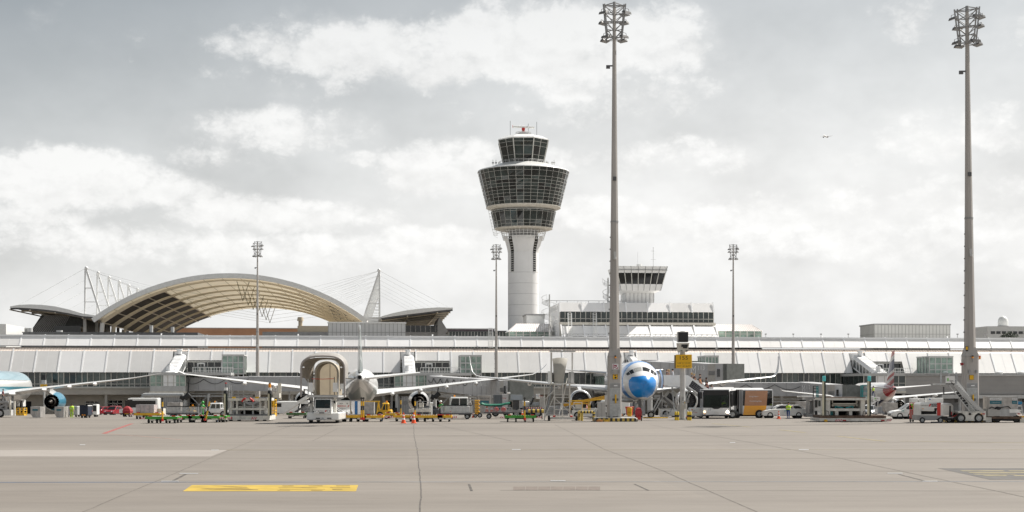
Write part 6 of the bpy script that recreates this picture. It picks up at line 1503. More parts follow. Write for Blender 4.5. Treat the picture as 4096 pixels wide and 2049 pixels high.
text(cab, 'lettering', 'swissport', BSIG, g.X(1291), -.63, g.Z(1644), .52, .10); MB(RED).prism([(g.X(1303), g.Z(1647)), (g.X(1308), g.Z(1647)), (g.X(1311), g.Z(1641)), (g.X(1306), g.Z(1641))], 'y', -.632, -.622).out('emblem', cab)
MB(BSIG).box(g.X(1281), g.X(1301), -.633, -.6215, g.Z(1654), g.Z(1648.5)).out('plate', cab); text(cab, 'lettering', 'LOSCH', WSIG, g.X(1291), -.636, g.Z(1651.2), .40, .09)
for x, s in ((1247, -1), (1342, 1)): MB(BLACK).bevbox(g.X(x)-.07, g.X(x)+.07, -.7, -.55, g.Z(1614), g.Z(1602), .02).bar((g.X(x), -.6, g.Z(1606)), (g.X(1261 if s < 0 else 1329), -.45, g.Z(1606)), .03).out('mirror', cab)
mb = MB(GALV)
for x0, x1 in ((1236, 1246), (1331, 1341)): g.b(mb, x0, x1, 1588, 1652, .6, 1.0, DIRTYW)
g.b(mb, 1248, 1258, 1590, 1650, 1.3, 1.5, MGREY)
for y in (1.8, 3.4): mb.bar((g.X(1240), y, g.Z(1650)), (g.X(1350), y+1.2, g.Z(1590)), .16, m=MGREY).bar((g.X(1350), y, g.Z(1650)), (g.X(1240), y+1.2, g.Z(1590)), .16)
mb.out('scissor_lift', t)
mb = MB(LGREY); g.b(mb, 1232, 1355, 1582, 1590, -.5, 5.5); g.b(mb, 1209, 1384, 1580, 1582, -.2, -.05, MGREY); g.b(mb, 1237, 1350, 1580.5, 1581.8, -.45, 5.4, mat('beige deck', (.42, .39, .35), .7)); mb.out('platform', t)
# canopy: rounded arch section, open end towards the camera
def arch_sec(x0, x1, ytop, yspring, ybot, y, n=14, sq=2.7):
    xa, xb, zt_, zs, zb2 = g.X(x0), g.X(x1), g.Z(ytop), g.Z(yspring), g.Z(ybot); xm, a = (xa+xb)/2, (xb-xa)/2; pts = [(xa, y, zb2)]
    for i in range(n+1):
        th = math.pi*(1-i/n); c, s_ = math.cos(th), math.sin(th)
        pts.append((xm+a*math.copysign(abs(c)**(2/sq), c), y, zs+(zt_-zs)*abs(s_)**(2/sq)))
    return pts + [(xb, y, zb2)]
outer = [arch_sec(1208, 1383, 1424, 1478, 1512, -.7), arch_sec(1209, 1382, 1412, 1474, 1512, .3), arch_sec(1210, 1381, 1408, 1474, 1512, 1.4), arch_sec(1211, 1380, 1414, 1474, 1512, 2.4)]
MB(CANV).loft(outer, closed=False, smooth=True).out('canopy', t)
inner = [arch_sec(1212, 1379, 1431, 1480, 1512, -.68), arch_sec(1214, 1377, 1430, 1480, 1512, .8), arch_sec(1240, 1346, 1437, 1480, 1574, 2.3)]
MB(mat('grey canopy lining', (.32, .29, .25), .8, var=.15)).loft([r[::-1] for r in inner], closed=False, smooth=True).out('canopy_lining', t)
mb = MB(mat('canopy edge tube', (.36, .33, .31), .5))
e_ = arch_sec(1209, 1382, 1425, 1478, 1588, -.72); mb.tube(e_, .085, 6); mb.out('canopy_hoop', t)
tun = [arch_sec(1246, 1340, 1448, 1492, 1581, y, sq=2.1) for y in (2.3, 3.6, 5.2)]
MB(CANI).loft([r[::-1] for r in tun], closed=False, smooth=True).add(tun[-1], [tuple(range(len(tun[-1])))]).out('tunnel', t)
mb = MB(mat('hoop steel', (.2, .17, .14), .5))
for y in (2.6, 3.2, 3.8, 4.4, 5.0): mb.tube(arch_sec(1247, 1339, 1449.5, 1492, 1580, y, sq=2.1), .03, 5)
mb.bar((g.X(1290), 5.1, g.Z(1581)), (g.X(1290), 5.1, g.Z(1450)), .05); mb.out('tunnel_hoop', t)
mb = MB(mat('white lining band', (.62, .58, .50), .7)); mb.tube(arch_sec(1247, 1339, 1447, 1490, 1578, 2.28, sq=2.1), .10, 6); mb.out('arch_trim', t)
for x0, x1 in ((1236, 1254), (1333, 1351)): g.b(MB(WHITE), x0, x1, 1531, 1568, -.3, .3).out('side_panel', t)
mb = MB(RED); mb.bar((g.X(1247), -.1, g.Z(1515.5)), (g.X(1292), -.12, g.Z(1517)), .05).bar((g.X(1292), -.12, g.Z(1517)), (g.X(1338), -.1, g.Z(1515)), .05); mb.out('safety_strap', t)
mb = MB(DGREY)
for x in (1247, 1338): mb.bar((g.X(x), -.1, g.Z(1580)), (g.X(x), -.1, g.Z(1508)), .06)
for x in (1234, 1354): mb.bar((g.X(x), -.2, g.Z(1582)), (g.X(x), -.2, g.Z(1516)), .07, m=LGREY)
mb.out('handrail', t)
for x in (1219, 1369): MB(CHROME).bevbox(g.X(x)-.09, g.X(x)+.09, -.8, -.6, g.Z(1473), g.Z(1467), .02).out('work_lamp', t)
g.b(MB(WHITE), 1357, 1372, 1535, 1557, .5, 1.4).out('side_box', t)
# --- stand number post
g = G('stand_sign_post', 'grey post with a large yellow stand sign and black display before the boarding stairs', 'sign', 2730.5, 1680); t = g.t
MB(LGREY).cyl((0, 0, .02), (0, 0, g.Z(1410)), .255, n=20).box(-.42, .42, -.42, .42, 0, .06, m=GALV).out('pole', t)
mb = MB(GALV)
for x in (-.34, -.1, .12, .34): mb.cyl((x, -.33, .06), (x, -.33, .14), .05, n=6, m=DGREY)
mb.out('anchor_bolt', t)
s = MB(mat('sign frame', (.16, .12, .05), .5)).box(g.X(2696), g.X(2702), -.40, -.15, g.Z(1474), g.Z(1421)).out('sign_box', t)
o = MB(SIGNY).bevbox(g.X(2701), g.X(2765.5), -.46, -.40, g.Z(1474), g.Z(1419), .03).out('sign_panel', t)
MB(mat('sign yellow edge', (.85, .60, .12), .5)).box(g.X(2702.5), g.X(2764), -.462, -.4605, g.Z(1473), g.Z(1471.8)).out('sign_edge', o)
text(o, 'lettering', '155', BSIG, g.X(2733.5), -.464, g.Z(1432.5), .78, .34)
text(o, 'lettering', 'N48\u00b0 21\' 09.30"', BSIG, g.X(2733.5), -.464, g.Z(1453), 1.28, .13); text(o, 'lettering', 'E011\u00b0 46\' 46.75"', BSIG, g.X(2733.5), -.464, g.Z(1465), 1.28, .13)
mb = MB(LGREY).bevbox(g.X(2709), g.X(2751), -.45, .35, g.Z(1369.5), g.Z(1328), .03); g.b(mb, 2722, 2738, 1325, 1328, -.2, .2); mb.out('display_housing', t)
MB(BLACK).box(g.X(2711), g.X(2750.5), -.49, -.452, g.Z(1368), g.Z(1329.5)).out('display_screen', t)
mb = MB(CREAM).loft([[(g.X(2718), -.45, g.Z(1410)), (g.X(2748), -.45, g.Z(1408)), (g.X(2748), .35, g.Z(1408)), (g.X(2712), .35, g.Z(1410))], [(g.X(2713), -.55, g.Z(1373)), (g.X(2755), -.55, g.Z(1373)), (g.X(2755), .35, g.Z(1373)), (g.X(2707), .35, g.Z(1373))]]); mb.out('camera_housing', t)
mb = MB(BLACK).prism([(g.X(2723), g.Z(1379)), (g.X(2749), g.Z(1379)), (g.X(2745), g.Z(1395)), (g.X(2729), g.Z(1394)), (g.X(2729), g.Z(1389)), (g.X(2722), g.Z(1388))], 'y', -.60, -.53).box(g.X(2720), g.X(2727), -.56, -.45, g.Z(1406), g.Z(1403)).box(g.X(2741), g.X(2748), -.56, -.45, g.Z(1406), g.Z(1403)); mb.out('camera_window', t)
MB(DGREY).cyl((0, 0, g.Z(1416)), (0, 0, g.Z(1409)), .2, n=10).out('neck', t)
mb = MB(mat('control box', (.42, .41, .38), .5)); g.b(mb, 2724, 2741, 1603, 1636, -.48, -.26); g.b(mb, 2727, 2733, 1605, 1617, -.5, -.481, WSIG); g.b(mb, 2728.5, 2731.5, 1607, 1615, -.51, -.501, BSIG); g.b(mb, 2727, 2729, 1588, 1603, -.3, -.26, MGREY); g.b(mb, 2731, 2733, 1588, 1603, -.3, -.26, MGREY); g.b(mb, 2735, 2738, 1609, 1613, -.49, -.481, YEL); mb.out('control_box', t)
mb = MB(LGREY); g.b(mb, 2712, 2721, 1618, 1664, .28, .7); g.b(mb, 2742, 2750, 1616, 1664, .28, .7); mb.out('rear_cabinet', t)
BOLY = mat('bollard yellow', (.70, .50, .03), .45, var=.1)
for i, px in enumerate((2703, 2711.5, 2753, 2761.5)):
    g = G('bollard', ('yellow bollard banded black left of the sign post, ' if i < 2 else 'yellow bollard banded black right of the sign post, ') + ('outer one of its pair' if i in (0, 3) else 'inner one of its pair'), 'bollard', px, 1681.5 + (i % 2)*.6, group='bollards at the stand sign post')
    h = g.Z(1647); MB(BOLY).lathe([(.115, 0), (.115, h*.38)], n=14, cap=False).lathe([(.116, h*.38), (.116, h*.62)], n=14, m=DBLK, cap=False).lathe([(.115, h*.62), (.115, h*.95), (.08, h), (.02, h*1.005)], n=14, m=BOLY, cap=False).out('tube', g.t)
# --- left stand sign far away
g = G('stand_sign_post', 'distant small yellow stand sign with a black display before the gallery windows', 'sign', 175.5, Y=285); t = g.t
MB(LGREY).cyl((0, .2, 0), (0, .2, g.Z(1502)), .2, n=10).out('pole', t); g.b(MB(SIGNY), 162, 188, 1538, 1560, -.1, -.02).out('sign_panel', t); text(t, 'lettering', '190', BSIG, 0, -.11, g.Z(1545), .7, .36)
g.b(MB(BLACK), 167, 183, 1500, 1520, -.3, .18).out('display_housing', t); g.b(MB(LGREY), 167, 184, 1521, 1536, -.3, .18).out('camera_housing', t)
# --- U shaped barrier, cabinets, bins at the mast plinth
def band_tube(mb, a, b, r, n, m1_, m2_):
    a, b = Vector(a), Vector(b)
    for i in range(n): mb.cyl(a.lerp(b, i/n), a.lerp(b, (i+1)/n), r, n=10, m=(m1_ if i % 2 == 0 else m2_))
    return mb
g = G('guard_rail', 'yellow and black hoop barrier left of the striped mast plinth', 'barrier', 2347, 1684); mb = MB(); r = .125
for x in (2318, 2327.5, 2375):
    band_tube(mb, (g.X(x), 0 if x != 2318 else .9, 0), (g.X(x), 0 if x != 2318 else .9, g.Z(1649)), r, 5, BLKY, BLKY if x != 2375 else DBLK)
band_tube(mb, (g.X(2322), 0, g.Z(1649)), (g.X(2378), 0, g.Z(1649)), r, 9, DBLK, BLKY); mb.cyl((g.X(2318), .9, g.Z(1649)), (g.X(2327.5), 0, g.Z(1649)), r, n=10, m=BLKY)
mb.box(g.X(2316), g.X(2321), .72, .78, g.Z(1670), g.Z(1655), m=DBLK).out('hoop', g.t)
g = G('utility_cabinet', 'tall grey electrical cabinet left of the mast foot', 'cabinet', 2406, 1676); mb = MB(mat('cabinet grey', (.44, .44, .43), .5, var=.06)); g.b(mb, 2390, 2422, 1611, 1676, -.4, .4); g.b(mb, 2389, 2423, 1609, 1611, -.44, .44, LGREY); mb.out('housing', g.t); g.b(MB(DGREY), 2405.6, 2406.4, 1614, 1672, -.41, -.401).out('door_gap', g.t)
g = G('utility_cabinet', 'small grey electrical box mounted beside the mast above the tall cabinet', 'cabinet', 2428, 1678); mb = MB(LGREY); g.b(mb, 2419, 2436, 1582, 1620, -.2, .2); mb.bar((0, .1, 0), (0, .1, g.Z(1620)), .08, m=MGREY); mb.out('housing', g.t)
g = G('salvage_bin', 'yellow bin lettered FOD on the striped plinth', 'bin', 2518, 1681); o = MB(mat('bin yellow', (.75, .42, .02), .5)).lathe([(.20, .36), (.23, .9), (.25, 1.05), (.25, 1.12)], n=18).out('drum', g.t); MB(mat('bin lid', (.62, .33, .02), .5)).lathe([(.27, 1.12), (.27, 1.17), (.2, 1.2)], n=18).out('lid', g.t); text(g.t, 'lettering', 'FOD', BSIG, 0, -.245, .72, .26, .16)
g = G('waste_bucket', 'red open bucket behind the yellow bin', 'bin', 2518, 1678); MB(RED).lathe([(.30, .4), (.36, 1.0), (.42, 1.18), (.44, 1.18), (.44, 1.24), (.40, 1.24)], n=18).out('drum', g.t)
g = G('fire_extinguisher_trolley', 'wheeled trolley under a dark red cover right of the striped plinth', 'trolley', 2554, 1685); t = g.t
MB(DRED).loft([[(x*a, y*a, z) for x, y in ((-.28, -.25), (.28, -.25), (.3, .25), (-.3, .25))] for a, z in ((.75, .42), (1.02, .62), (.98, 1.0), (.72, 1.18), (.25, 1.24))]).out('cover', t); MB(RED).box(-.2, .2, -.15, .15, .12, .42).out('frame', t)
for x in (-.28, .28): wheel(t, x, 0, .18, .18, .09)
for i, (px, lab) in enumerate(((2398, 'left'), (2478, 'right'))):
    g = G('wooden_block', 'orange wooden chock lying ' + ('on the ground before the striped plinth' if i == 0 else 'on top of the striped plinth'), 'chock', px, 1688 if i == 0 else 1681, z=0 if i == 0 else .385); MB(mat('orange wood', (.50, .20, .05), .7, var=.2)).bevbox(-.28, .28, -.12, .12, 0, .2, .03).out('block', g.t)
g = G('wheel_chock', 'yellow chock lying beside the orange one before the plinth', 'chock', 2426, 1687.5); MB(YEL).prism([(-.25, 0), (.25, 0), (.2, .12), (.02, .22), (-.2, .1)], 'y', -.1, .1).out('block', g.t)
g = G('crash_bar', 'thick yellow and black striped bar behind the bright green dolly', 'barrier', 2144, 1678); band_tube(MB(), (g.X(2113), 0, g.Z(1644.5)), (g.X(2175), 0, g.Z(1644.5)), .165, 7, BLKY, DBLK).bar((g.X(2122), 0, 0), (g.X(2122), 0, g.Z(1648)), .1, m=DGREY).bar((g.X(2168), 0, 0), (g.X(2168), 0, g.Z(1648)), .1).out('bar', g.t)
# --- white passenger steps with a tall curved screen
g = G('passenger_steps', 'tall white mobile steps with a curved beige screen left of the tall mast', 'steps', 2245, 1683); t = g.t; SF = mat('steps white steel', (.62, .60, .56), .5, var=.1)
mb = MB(SF); g.b(mb, 2198, 2303, 1668, 1677, -1.0, -.85); g.b(mb, 2198, 2303, 1668, 1677, 1.2, 1.35); g.b(mb, 2198, 2206, 1669, 1676, -.85, 1.2); g.b(mb, 2296, 2303, 1669, 1676, -.85, 1.2); mb.out('base_frame', t)
for x in (2196, 2305):
    for y in (-.9, 1.2): wheel(t, g.X(x), y, .24, .24, .16)
for x in (2216, 2284): MB(RED).bevbox(g.X(x)-.12, g.X(x)+.12, -1.05, -.8, g.Z(1668), g.Z(1662), .03).out('reflector', t)
mb = MB(SF)
for x in (2177, 2217, 2250, 2279):
    for y in ((-.6, .9) if x > 2180 else (-.6,)): mb.bar((g.X(x), y, g.Z(1668 if x > 2180 else 1681)), (g.X(x), y, g.Z(1537)), .085)
for z in (1580, 1590, 1612, 1638): mb.bar((g.X(2217), -.62, g.Z(z)), (g.X(2279), -.62, g.Z(z)), .06)
mb.bar((g.X(2217), -.6, g.Z(1592)), (g.X(2279), -.6, g.Z(1650)), .06).bar((g.X(2177), -.6, g.Z(1675)), (g.X(2217), -.6, g.Z(1580)), .06).bar((g.X(2177), -.62, g.Z(1600)), (g.X(2217), -.62, g.Z(1560)), .05); mb.out('tower_frame', t)
mb = MB(GALV)
a, b = Vector((g.X(2196), -.4, g.Z(1663))), Vector((g.X(2216), -.4, g.Z(1534)))
for dx in (0, 50):
    p, q = Vector((g.X(2183+dx), -.35, g.Z(1663))), Vector((g.X(2212+dx), -.35+1.4, g.Z(1537))); mb.bar(p, q, .12)
for i in range(17):
    f = (i+.5)/17; p = Vector((g.X(2183), -.35, g.Z(1663))).lerp(Vector((g.X(2212), 1.05, g.Z(1537))), f); w_ = g.X(2233)-g.X(2183); mb.box(p.x, p.x+w_, p.y-.12, p.y+.12, p.z-.02, p.z+.02)
mb.out('stair_flight', t)
mb = MB(SF); p, q = Vector((g.X(2180), -.42, g.Z(1640))), Vector((g.X(2208), .9, g.Z(1513))); mb.bar(p, q, .07); p, q = Vector((g.X(2244), -.42, g.Z(1640))), Vector((g.X(2270), .9, g.Z(1513))); mb.bar(p, q, .07); mb.out('handrail', t)
mb = MB(SF); g.b(mb, 2202, 2300, 1533, 1538, -.7, 1.6); mb.out('landing', t)
scr = []
for py, x0, x1, y in ((1534, 2214, 2254, .2), (1505, 2214, 2258, .15), (1470, 2213, 2264, .3), (1450, 2212, 2269, .6), (1434, 2210, 2273, 1.1)): scr.append([(g.X(x0+(x1-x0)*i/8), y-.12*math.sin(math.pi*i/8), g.Z(py)+.10*math.sin(math.pi*i/8)*(1 if py < 1440 else 0)) for i in range(9)])
sb_ = [[(p[0], p[1]+.05, p[2]) for p in r] for r in scr]
mb = MB(mat('beige screen', (.40, .38, .335), .6, var=.07)).loft(scr, closed=False, smooth=True).loft([r[::-1] for r in sb_], closed=False, smooth=True)
for r0, r1, s0, s1 in zip(scr, scr[1:], sb_, sb_[1:]): mb.quad(r0[0], r1[0], s1[0], s0[0]).quad(r0[-1], s0[-1], s1[-1], r1[-1])
mb.out('curved_screen', t)
mb = MB(SF); g.b(mb, 2202, 2209, 1410, 1536, .3, .5); g.b(mb, 2287, 2292, 1410, 1536, .3, .5); g.b(mb, 2199, 2302, 1403, 1408, .1, .9, LGREY); g.b(mb, 2191, 2204, 1486, 1532, -.5, .2, WHITE); g.b(mb, 2275, 2295, 1487, 1533, .0, .5, LGREY); mb.out('gantry', t)
mb = MB(BLACK)
for x, y0 in ((2215, 1495), (2279, 1490)): mb.bar((g.X(x), -.6, g.Z(1540)), (g.X(x), -.6, g.Z(y0)), .06)
mb.out('buffer_post', t)
# --- belt loader behind
g = G('belt_loader', 'white belt loader with a yellow guard rail behind the hoop barrier', 'belt loader', 2350, 1675); t = g.t
mb = MB(WHITE); g.b(mb, 2288, 2437, 1643, 1663, -.9, .9); g.b(mb, 2300, 2430, 1633, 1642, -.5, .5, GALV); mb.out('chassis', t)
for x in (2308, 2415):
    for y in (-.85, .8): wheel(t, g.X(x), y, .36, .36, .22, 'y', split=True)
mb = MB(YEL)
for x in (2281, 2328, 2352, 2358): mb.bar((g.X(x), -.7, g.Z(1640)), (g.X(x), -.7, g.Z(1601)), .09)
mb.bar((g.X(2270), -.7, g.Z(1604)), (g.X(2436), -.7, g.Z(1597)), .10).bar((g.X(2270), -.7, g.Z(1618)), (g.X(2355), -.7, g.Z(1614)), .08); mb.out('guard_rail', t)
mb = MB(mat('belt yellow', (.50, .27, .02), .6)).bar((g.X(2255), .6, g.Z(1622)), (g.X(2425), .6, g.Z(1588)), .3); mb.out('conveyor', t)
mb = MB(WHITE)
for x in (2294, 2326): mb.bar((g.X(x), -.95, g.Z(1643)), (g.X(x), -.95, g.Z(1610)), .06)
mb.bar((g.X(2294), -.95, g.Z(1610)), (g.X(2326), -.95, g.Z(1610)), .06); g.b(mb, 2300, 2324, 1618, 1634, -.9, -.5, CREAM); mb.out('operator_stand', t)
cone('small cone standing on the belt loader', 2347, 1674, .5, .95)
# --- white boarding stairs with solar panels at the blue nosed airliner
SOL = mat('solar cells', (.012, .012, .018), .25, var=.2); SOLL = mat('solar grid', (.12, .12, .14), .5)
def incl(mb, p0, p1, h0, h1, d0, d1, g, m=None):   # parallelogram plate along a slope
    a, b = (g.X(p0[0]), g.Z(p0[1])), (g.X(p1[0]), g.Z(p1[1]))
    return mb.prism([(a[0], a[1]-h0), (b[0], b[1]-h0), (b[0], b[1]+h1), (a[0], a[1]+h1)], 'y', d0, d1, m=m)
def solar(g, t, c, d):   # c: four measured corners, clockwise from top left
    P = [Vector((g.X(x), d, g.Z(y))) for x, y in c]; mb = MB(SOL).add([P[3], P[2], P[1], P[0]], [(0, 1, 2, 3)]); o = Vector((0, -.006, 0))
    for i in range(1, 9): mb.bar(P[0].lerp(P[1], i/9)+o, P[3].lerp(P[2], i/9)+o, .02, m=SOLL)
    for i in range(1, 4): mb.bar(P[0].lerp(P[3], i/4)+o, P[1].lerp(P[2], i/4)+o, .02, m=SOLL)
    mb.out('solar_panel', t)
g = G('boarding_stairs', 'white boarding stairs with solar panels full of passengers at the blue nosed airliner', 'boarding stairs', 2745, Y=151); t = g.t; FL = 1549
g.b(MB(WHITE), 2646, 2746, 1501, 1547, -1.0, -.93).out('side_wall', t); g.b(MB(WHITE), 2646, 2746, 1501, 1547, .93, 1.0).out('side_wall', t)
mb = MB(LGREY); g.b(mb, 2642, 2748, 1547, 1551, -1.0, 1.0); mb.out('landing', t)
mb = MB(MGREY); g.b(mb, 2636, 2646, 1497, 1553, -1.05, 1.05); mb.out('bellows', t)
mb = MB(WHITE); p0, p1 = (2746, 1503), (2905, 1628)
mb.prism([(g.X(2746), g.Z(1549)), (g.X(2746), g.Z(1501)), (g.X(2850), g.Z(1570)), (g.X(2910), g.Z(1622)), (g.X(2910), g.Z(1640)), (g.X(2860), g.Z(1622))], 'y', -1.0, -.94).out('stair_side', t); mb = MB(WHITE).prism([(g.X(2768), g.Z(1512)), (g.X(2782), g.Z(1512)), (g.X(2860), g.Z(1560)), (g.X(2925), g.Z(1622)), (g.X(2925), g.Z(1640)), (g.X(2860), g.Z(1622)), (g.X(2768), g.Z(1545))], 'y', .94, 1.0); mb.out('stair_side', t)
solar(g, t, ((2765, 1522), (2831, 1572), (2812, 1590), (2750, 1545)), -1.01)
mb = MB(LGREY)
for i in range(20): f = (i+.5)/20; x = g.X(2748+160*f); z = g.Z(1549+110*f); mb.box(x-.12, x+.14, -.93, .93, z-.03, z+.02)
incl(mb, (2748, 1556), (2908, 1664), .0, .12, -.95, -.85, g, MGREY); incl(mb, (2748, 1556), (2908, 1664), .0, .12, .85, .95, g); mb.out('stair_flight', t)
MB(RED).box(g.X(2649), g.X(2653), -1.01, -1.003, g.Z(1544.5), g.Z(1541)).out('emblem', t); text(t, 'lettering', 'tips', BSIG, g.X(2661), -1.01, g.Z(1543), .26, .13)
mb = MB(GALV).bar((g.X(2757), -.6, g.Z(1577)), (g.X(2742), -.3, g.Z(1618)), .14).bar((g.X(2690), .3, g.Z(1551)), (g.X(2700), .3, g.Z(1650)), .16).bar((g.X(2760), .3, g.Z(1555)), (g.X(2720), .3, g.Z(1650)), .14); mb.out('support_leg', t)
mb = MB(WHITE); g.b(mb, 2640, 2800, 1640, 1664, -.8, .8); mb.out('undercarriage', t)
for x in (2660, 2790): wheel(t, g.X(x), -.8, .36, .36, .25, 'y')
g = G('boarding_stairs', 'lower white stairs with solar panels behind the nose wheel', 'boarding stairs', 2700, Y=158); t = g.t
mb = MB(WHITE).prism([(g.X(2640), g.Z(1600)), (g.X(2668), g.Z(1562)), (g.X(2740), g.Z(1620)), (g.X(2735), g.Z(1640)), (g.X(2715), g.Z(1640))], 'y', -.9, -.84).out('stair_side', t); mb = MB(WHITE).prism([(g.X(2668), g.Z(1580)), (g.X(2698), g.Z(1562)), (g.X(2760), g.Z(1618)), (g.X(2740), g.Z(1640))], 'y', .84, .9); mb.out('stair_side', t)
solar(g, t, ((2675, 1571), (2706, 1595), (2695, 1612), (2662, 1588)), -.91)
mb = MB(MGREY).bar((g.X(2650), -.86, g.Z(1590)), (g.X(2712), -.86, g.Z(1650)), .25).bar((g.X(2650), .8, g.Z(1590)), (g.X(2712), .8, g.Z(1650)), .25).bar((g.X(2700), 0, g.Z(1600)), (g.X(2690), 0, g.Z(1664)), .15); mb.out('support_leg', t)
mb = MB(WHITE); g.b(mb, 2636, 2692, 1634, 1662, -.8, .8); mb.out('undercarriage', t)
for x in (2650, 2690): wheel(t, g.X(x), -.8, .33, .33, .25, 'y')
# --- ground power unit, tow bar, nose tug
g = G('power_unit', 'white ground power unit with red lettering left of the bus', 'power unit', 2783, 1673); t = g.t; mb = MB(WHITE).bevbox(g.X(2757), g.X(2808), -.8, .8, g.Z(1665), g.Z(1631), .05); mb.out('housing', t)
text(t, 'lettering', 'tips', BSIG, g.X(2770), -.81, g.Z(1644), .30, .13); text(t, 'lettering', 'RECOVERY', RED, g.X(2775), -.81, g.Z(1650), .62, .09); MB(RED).box(g.X(2762), g.X(2767), -.81, -.802, g.Z(1640), g.Z(1637)).box(g.X(2795), g.X(2797), -.81, -.802, g.Z(1641), g.Z(1638.5)).out('emblem', t)
for x in (2768, 2800): wheel(t, g.X(x), -.6, .22, .22, .18, 'y')
g = G('tow_tractor', 'low dark towing unit with a big wheel at the blue nosed airliner', 'tractor', 2602, 1673); t = g.t
wheel(t, 0, -.5, .36, .36, .24, 'y', split=True); mb = MB(DGREY).lathe([(.42, -.75), (.46, -.75), (.46, -.3), (.42, -.3)], o=(0, 0, .36), axis='y', n=16, a0=R(10), a1=R(170), smooth=False); mb.out('mudguard', t)
mb = MB(GALV).bar((.1, 0, .55), (.9, 0, 2.1), .12).bar((.3, .3, .4), (1.2, .3, 2.0), .10).bar((-.6, .3, .5), (-.9, .3, 1.8), .1).bar((-.9, .3, 1.8), (.6, .3, 2.0), .08); mb.box(-1.9, -.5, .2, .7, .25, .45, m=MGREY).box(-1.2, -.95, .1, .5, .45, 1.9, m=DGREY).box(-1.75, -1.6, .1, .5, .45, 1.7); mb.out('linkage', t)
MB(YEL).tube([(g.X(2570), -.9, .05), (g.X(2600), -.95, .05), (g.X(2640), -.9, .05), (g.X(2668), -.8, .06)], .045, 6).out('cable', t)
g = G('tow_bar', 'grey folded tow bar lying under the boarding stairs', 'tow bar', 2664, 1673); MB(GALV).bar((g.X(2640), 0, .15), (g.X(2668), 0, .2), .12).bar((g.X(2668), 0, .1), (g.X(2690), .2, 1.0), .08).bar((g.X(2672), 0, .1), (g.X(2668), 0, .75), .12).cyl((g.X(2655), -.1, .18), (g.X(2655), .1, .18), .18, n=10).out('bar', g.t)
# --- articulated bus
BUSW = mat('bus white', (.74, .74, .74), .25, coat=.5, var=.03); BGL = mat('bus glass', (.018, .019, .02), .04, var=.3, scale=.4); BRN = mat('bus film brown', (.48, .24, .13), .30, var=.08, coat=.3); BOR = mat('bus orange', (.95, .42, .03), .3, coat=.4, var=.04)
g = G('articulated_bus', 'white articulated apron bus with an orange and brown panel on its rear section', 'bus', 2857, 1674); t = g.t; t.rotation_euler.z = 0
fw = g.X(2910); fx = g.X(2806); zt_ = g.Z(1557); zs = g.Z(1631)
# front car: front face towards us, long side turned to the right
fy = -1.2
def bus_car(name, x0, x1, y0, y1, yo0, yo1):
    """one car of the bus as a box between its near side line and far side line"""
    mb = MB(BUSW); z0 = .32
    rings = []
    for z, i in ((z0, .06), (.8, 0), (zt_-.25, .03), (zt_-.02, .22), (zt_, .5)):
        rings.append([(x0+i*.3, y0+i*.4, z), (x1-i*.3, y1+i*.4, z), (x1-i*.3, yo1-i*.4, z), (x0+i*.3, yo0-i*.4, z)])
    return mb.loft(rings).out(name, t)
# front body (front at fy, side running back)
mb = MB(BUSW); A = [(fx, fy), (fw, fy), (g.X(2911.5), fy+.05), (g.X(2969), 3.0), (g.X(2969)-1.5, 4.2), (fx+.35, 4.2)]
rings = []
for z, i in ((.36, .05), (.7, 0), (zt_-.28, .02), (zt_-.03, .14), (zt_, .4)):
    cx_, cy_ = sum(p[0] for p in A)/6, sum(p[1] for p in A)/6; rings.append([(p[0]+(cx_-p[0])*i*.12, p[1]+(cy_-p[1])*i*.25, z) for p in A])
mb.loft(rings)
keep = [i for i, f in enumerate(mb.f) if not (max(mb.v[q].y for q in f) < fy+.08 and min(mb.v[q].z for q in f) > .65 and max(mb.v[q].z for q in f) > zt_-.35 and len(f) == 4 and max(mb.v[q].z for q in f) < zt_-.2)]
mb.f = [mb.f[i] for i in keep]; mb.mi = [mb.mi[i] for i in keep]; mb.sm = [mb.sm[i] for i in keep]
mb.quad((fx, fy, .7), (fw, fy, .7), (fw-.01, fy+.01, zs+.06), (fx+.01, fy+.01, zs+.06), m=BUSW); mb.out('front_body', t)
mb = MB(DGREY).box(fx+.12, fw-.12, fy+.15, fy+.55, .75, zs+.05).box(g.X(2895)-.25, g.X(2895)+.25, fy+1.25, fy+1.4, .8, 1.75).box(fx+.1, fw-.1, 3.6, 3.7, .5, zt_-.3, m=BLACK).box(fx+.1, fw-.1, fy+.1, 3.6, .44, .5, m=BLACK); mb.lathe([(.2, -.015), (.24, -.015), (.24, .015), (.2, .015)], o=(g.X(2895), fy+.6, zs+.16), axis='y', n=14, m=BLACK, smooth=False); mb.out('cab_interior', t)
def side_q(x0, x1, z0, z1, m, name, off=.012, y=None):
    a = g.X(2911.5), fy+.05; b = g.X(2969), 3.0
    q = lambda x: (x, a[1]+(b[1]-a[1])*(x-a[0])/(b[0]-a[0])-off)
    p, r = q(g.X(x0)), q(g.X(x1)); return MB(m).add([(p[0], p[1], z0), (r[0], r[1], z0), (r[0], r[1], z1), (p[0], p[1], z1)], [(0, 1, 2, 3)]).out(name, t)
MB(BLACK).box(fx+.04, fw-.04, fy-.012, fy+.05, g.Z(1581), zt_-.1).box(fx+.04, fw-.04, fy-.012, fy+.05, zs, zs+.06).box(fx+.04, fx+.12, fy-.012, fy+.05, zs+.06, g.Z(1581)).box(fw-.12, fw-.04, fy-.012, fy+.05, zs+.06, g.Z(1581)).out('front_mask', t)
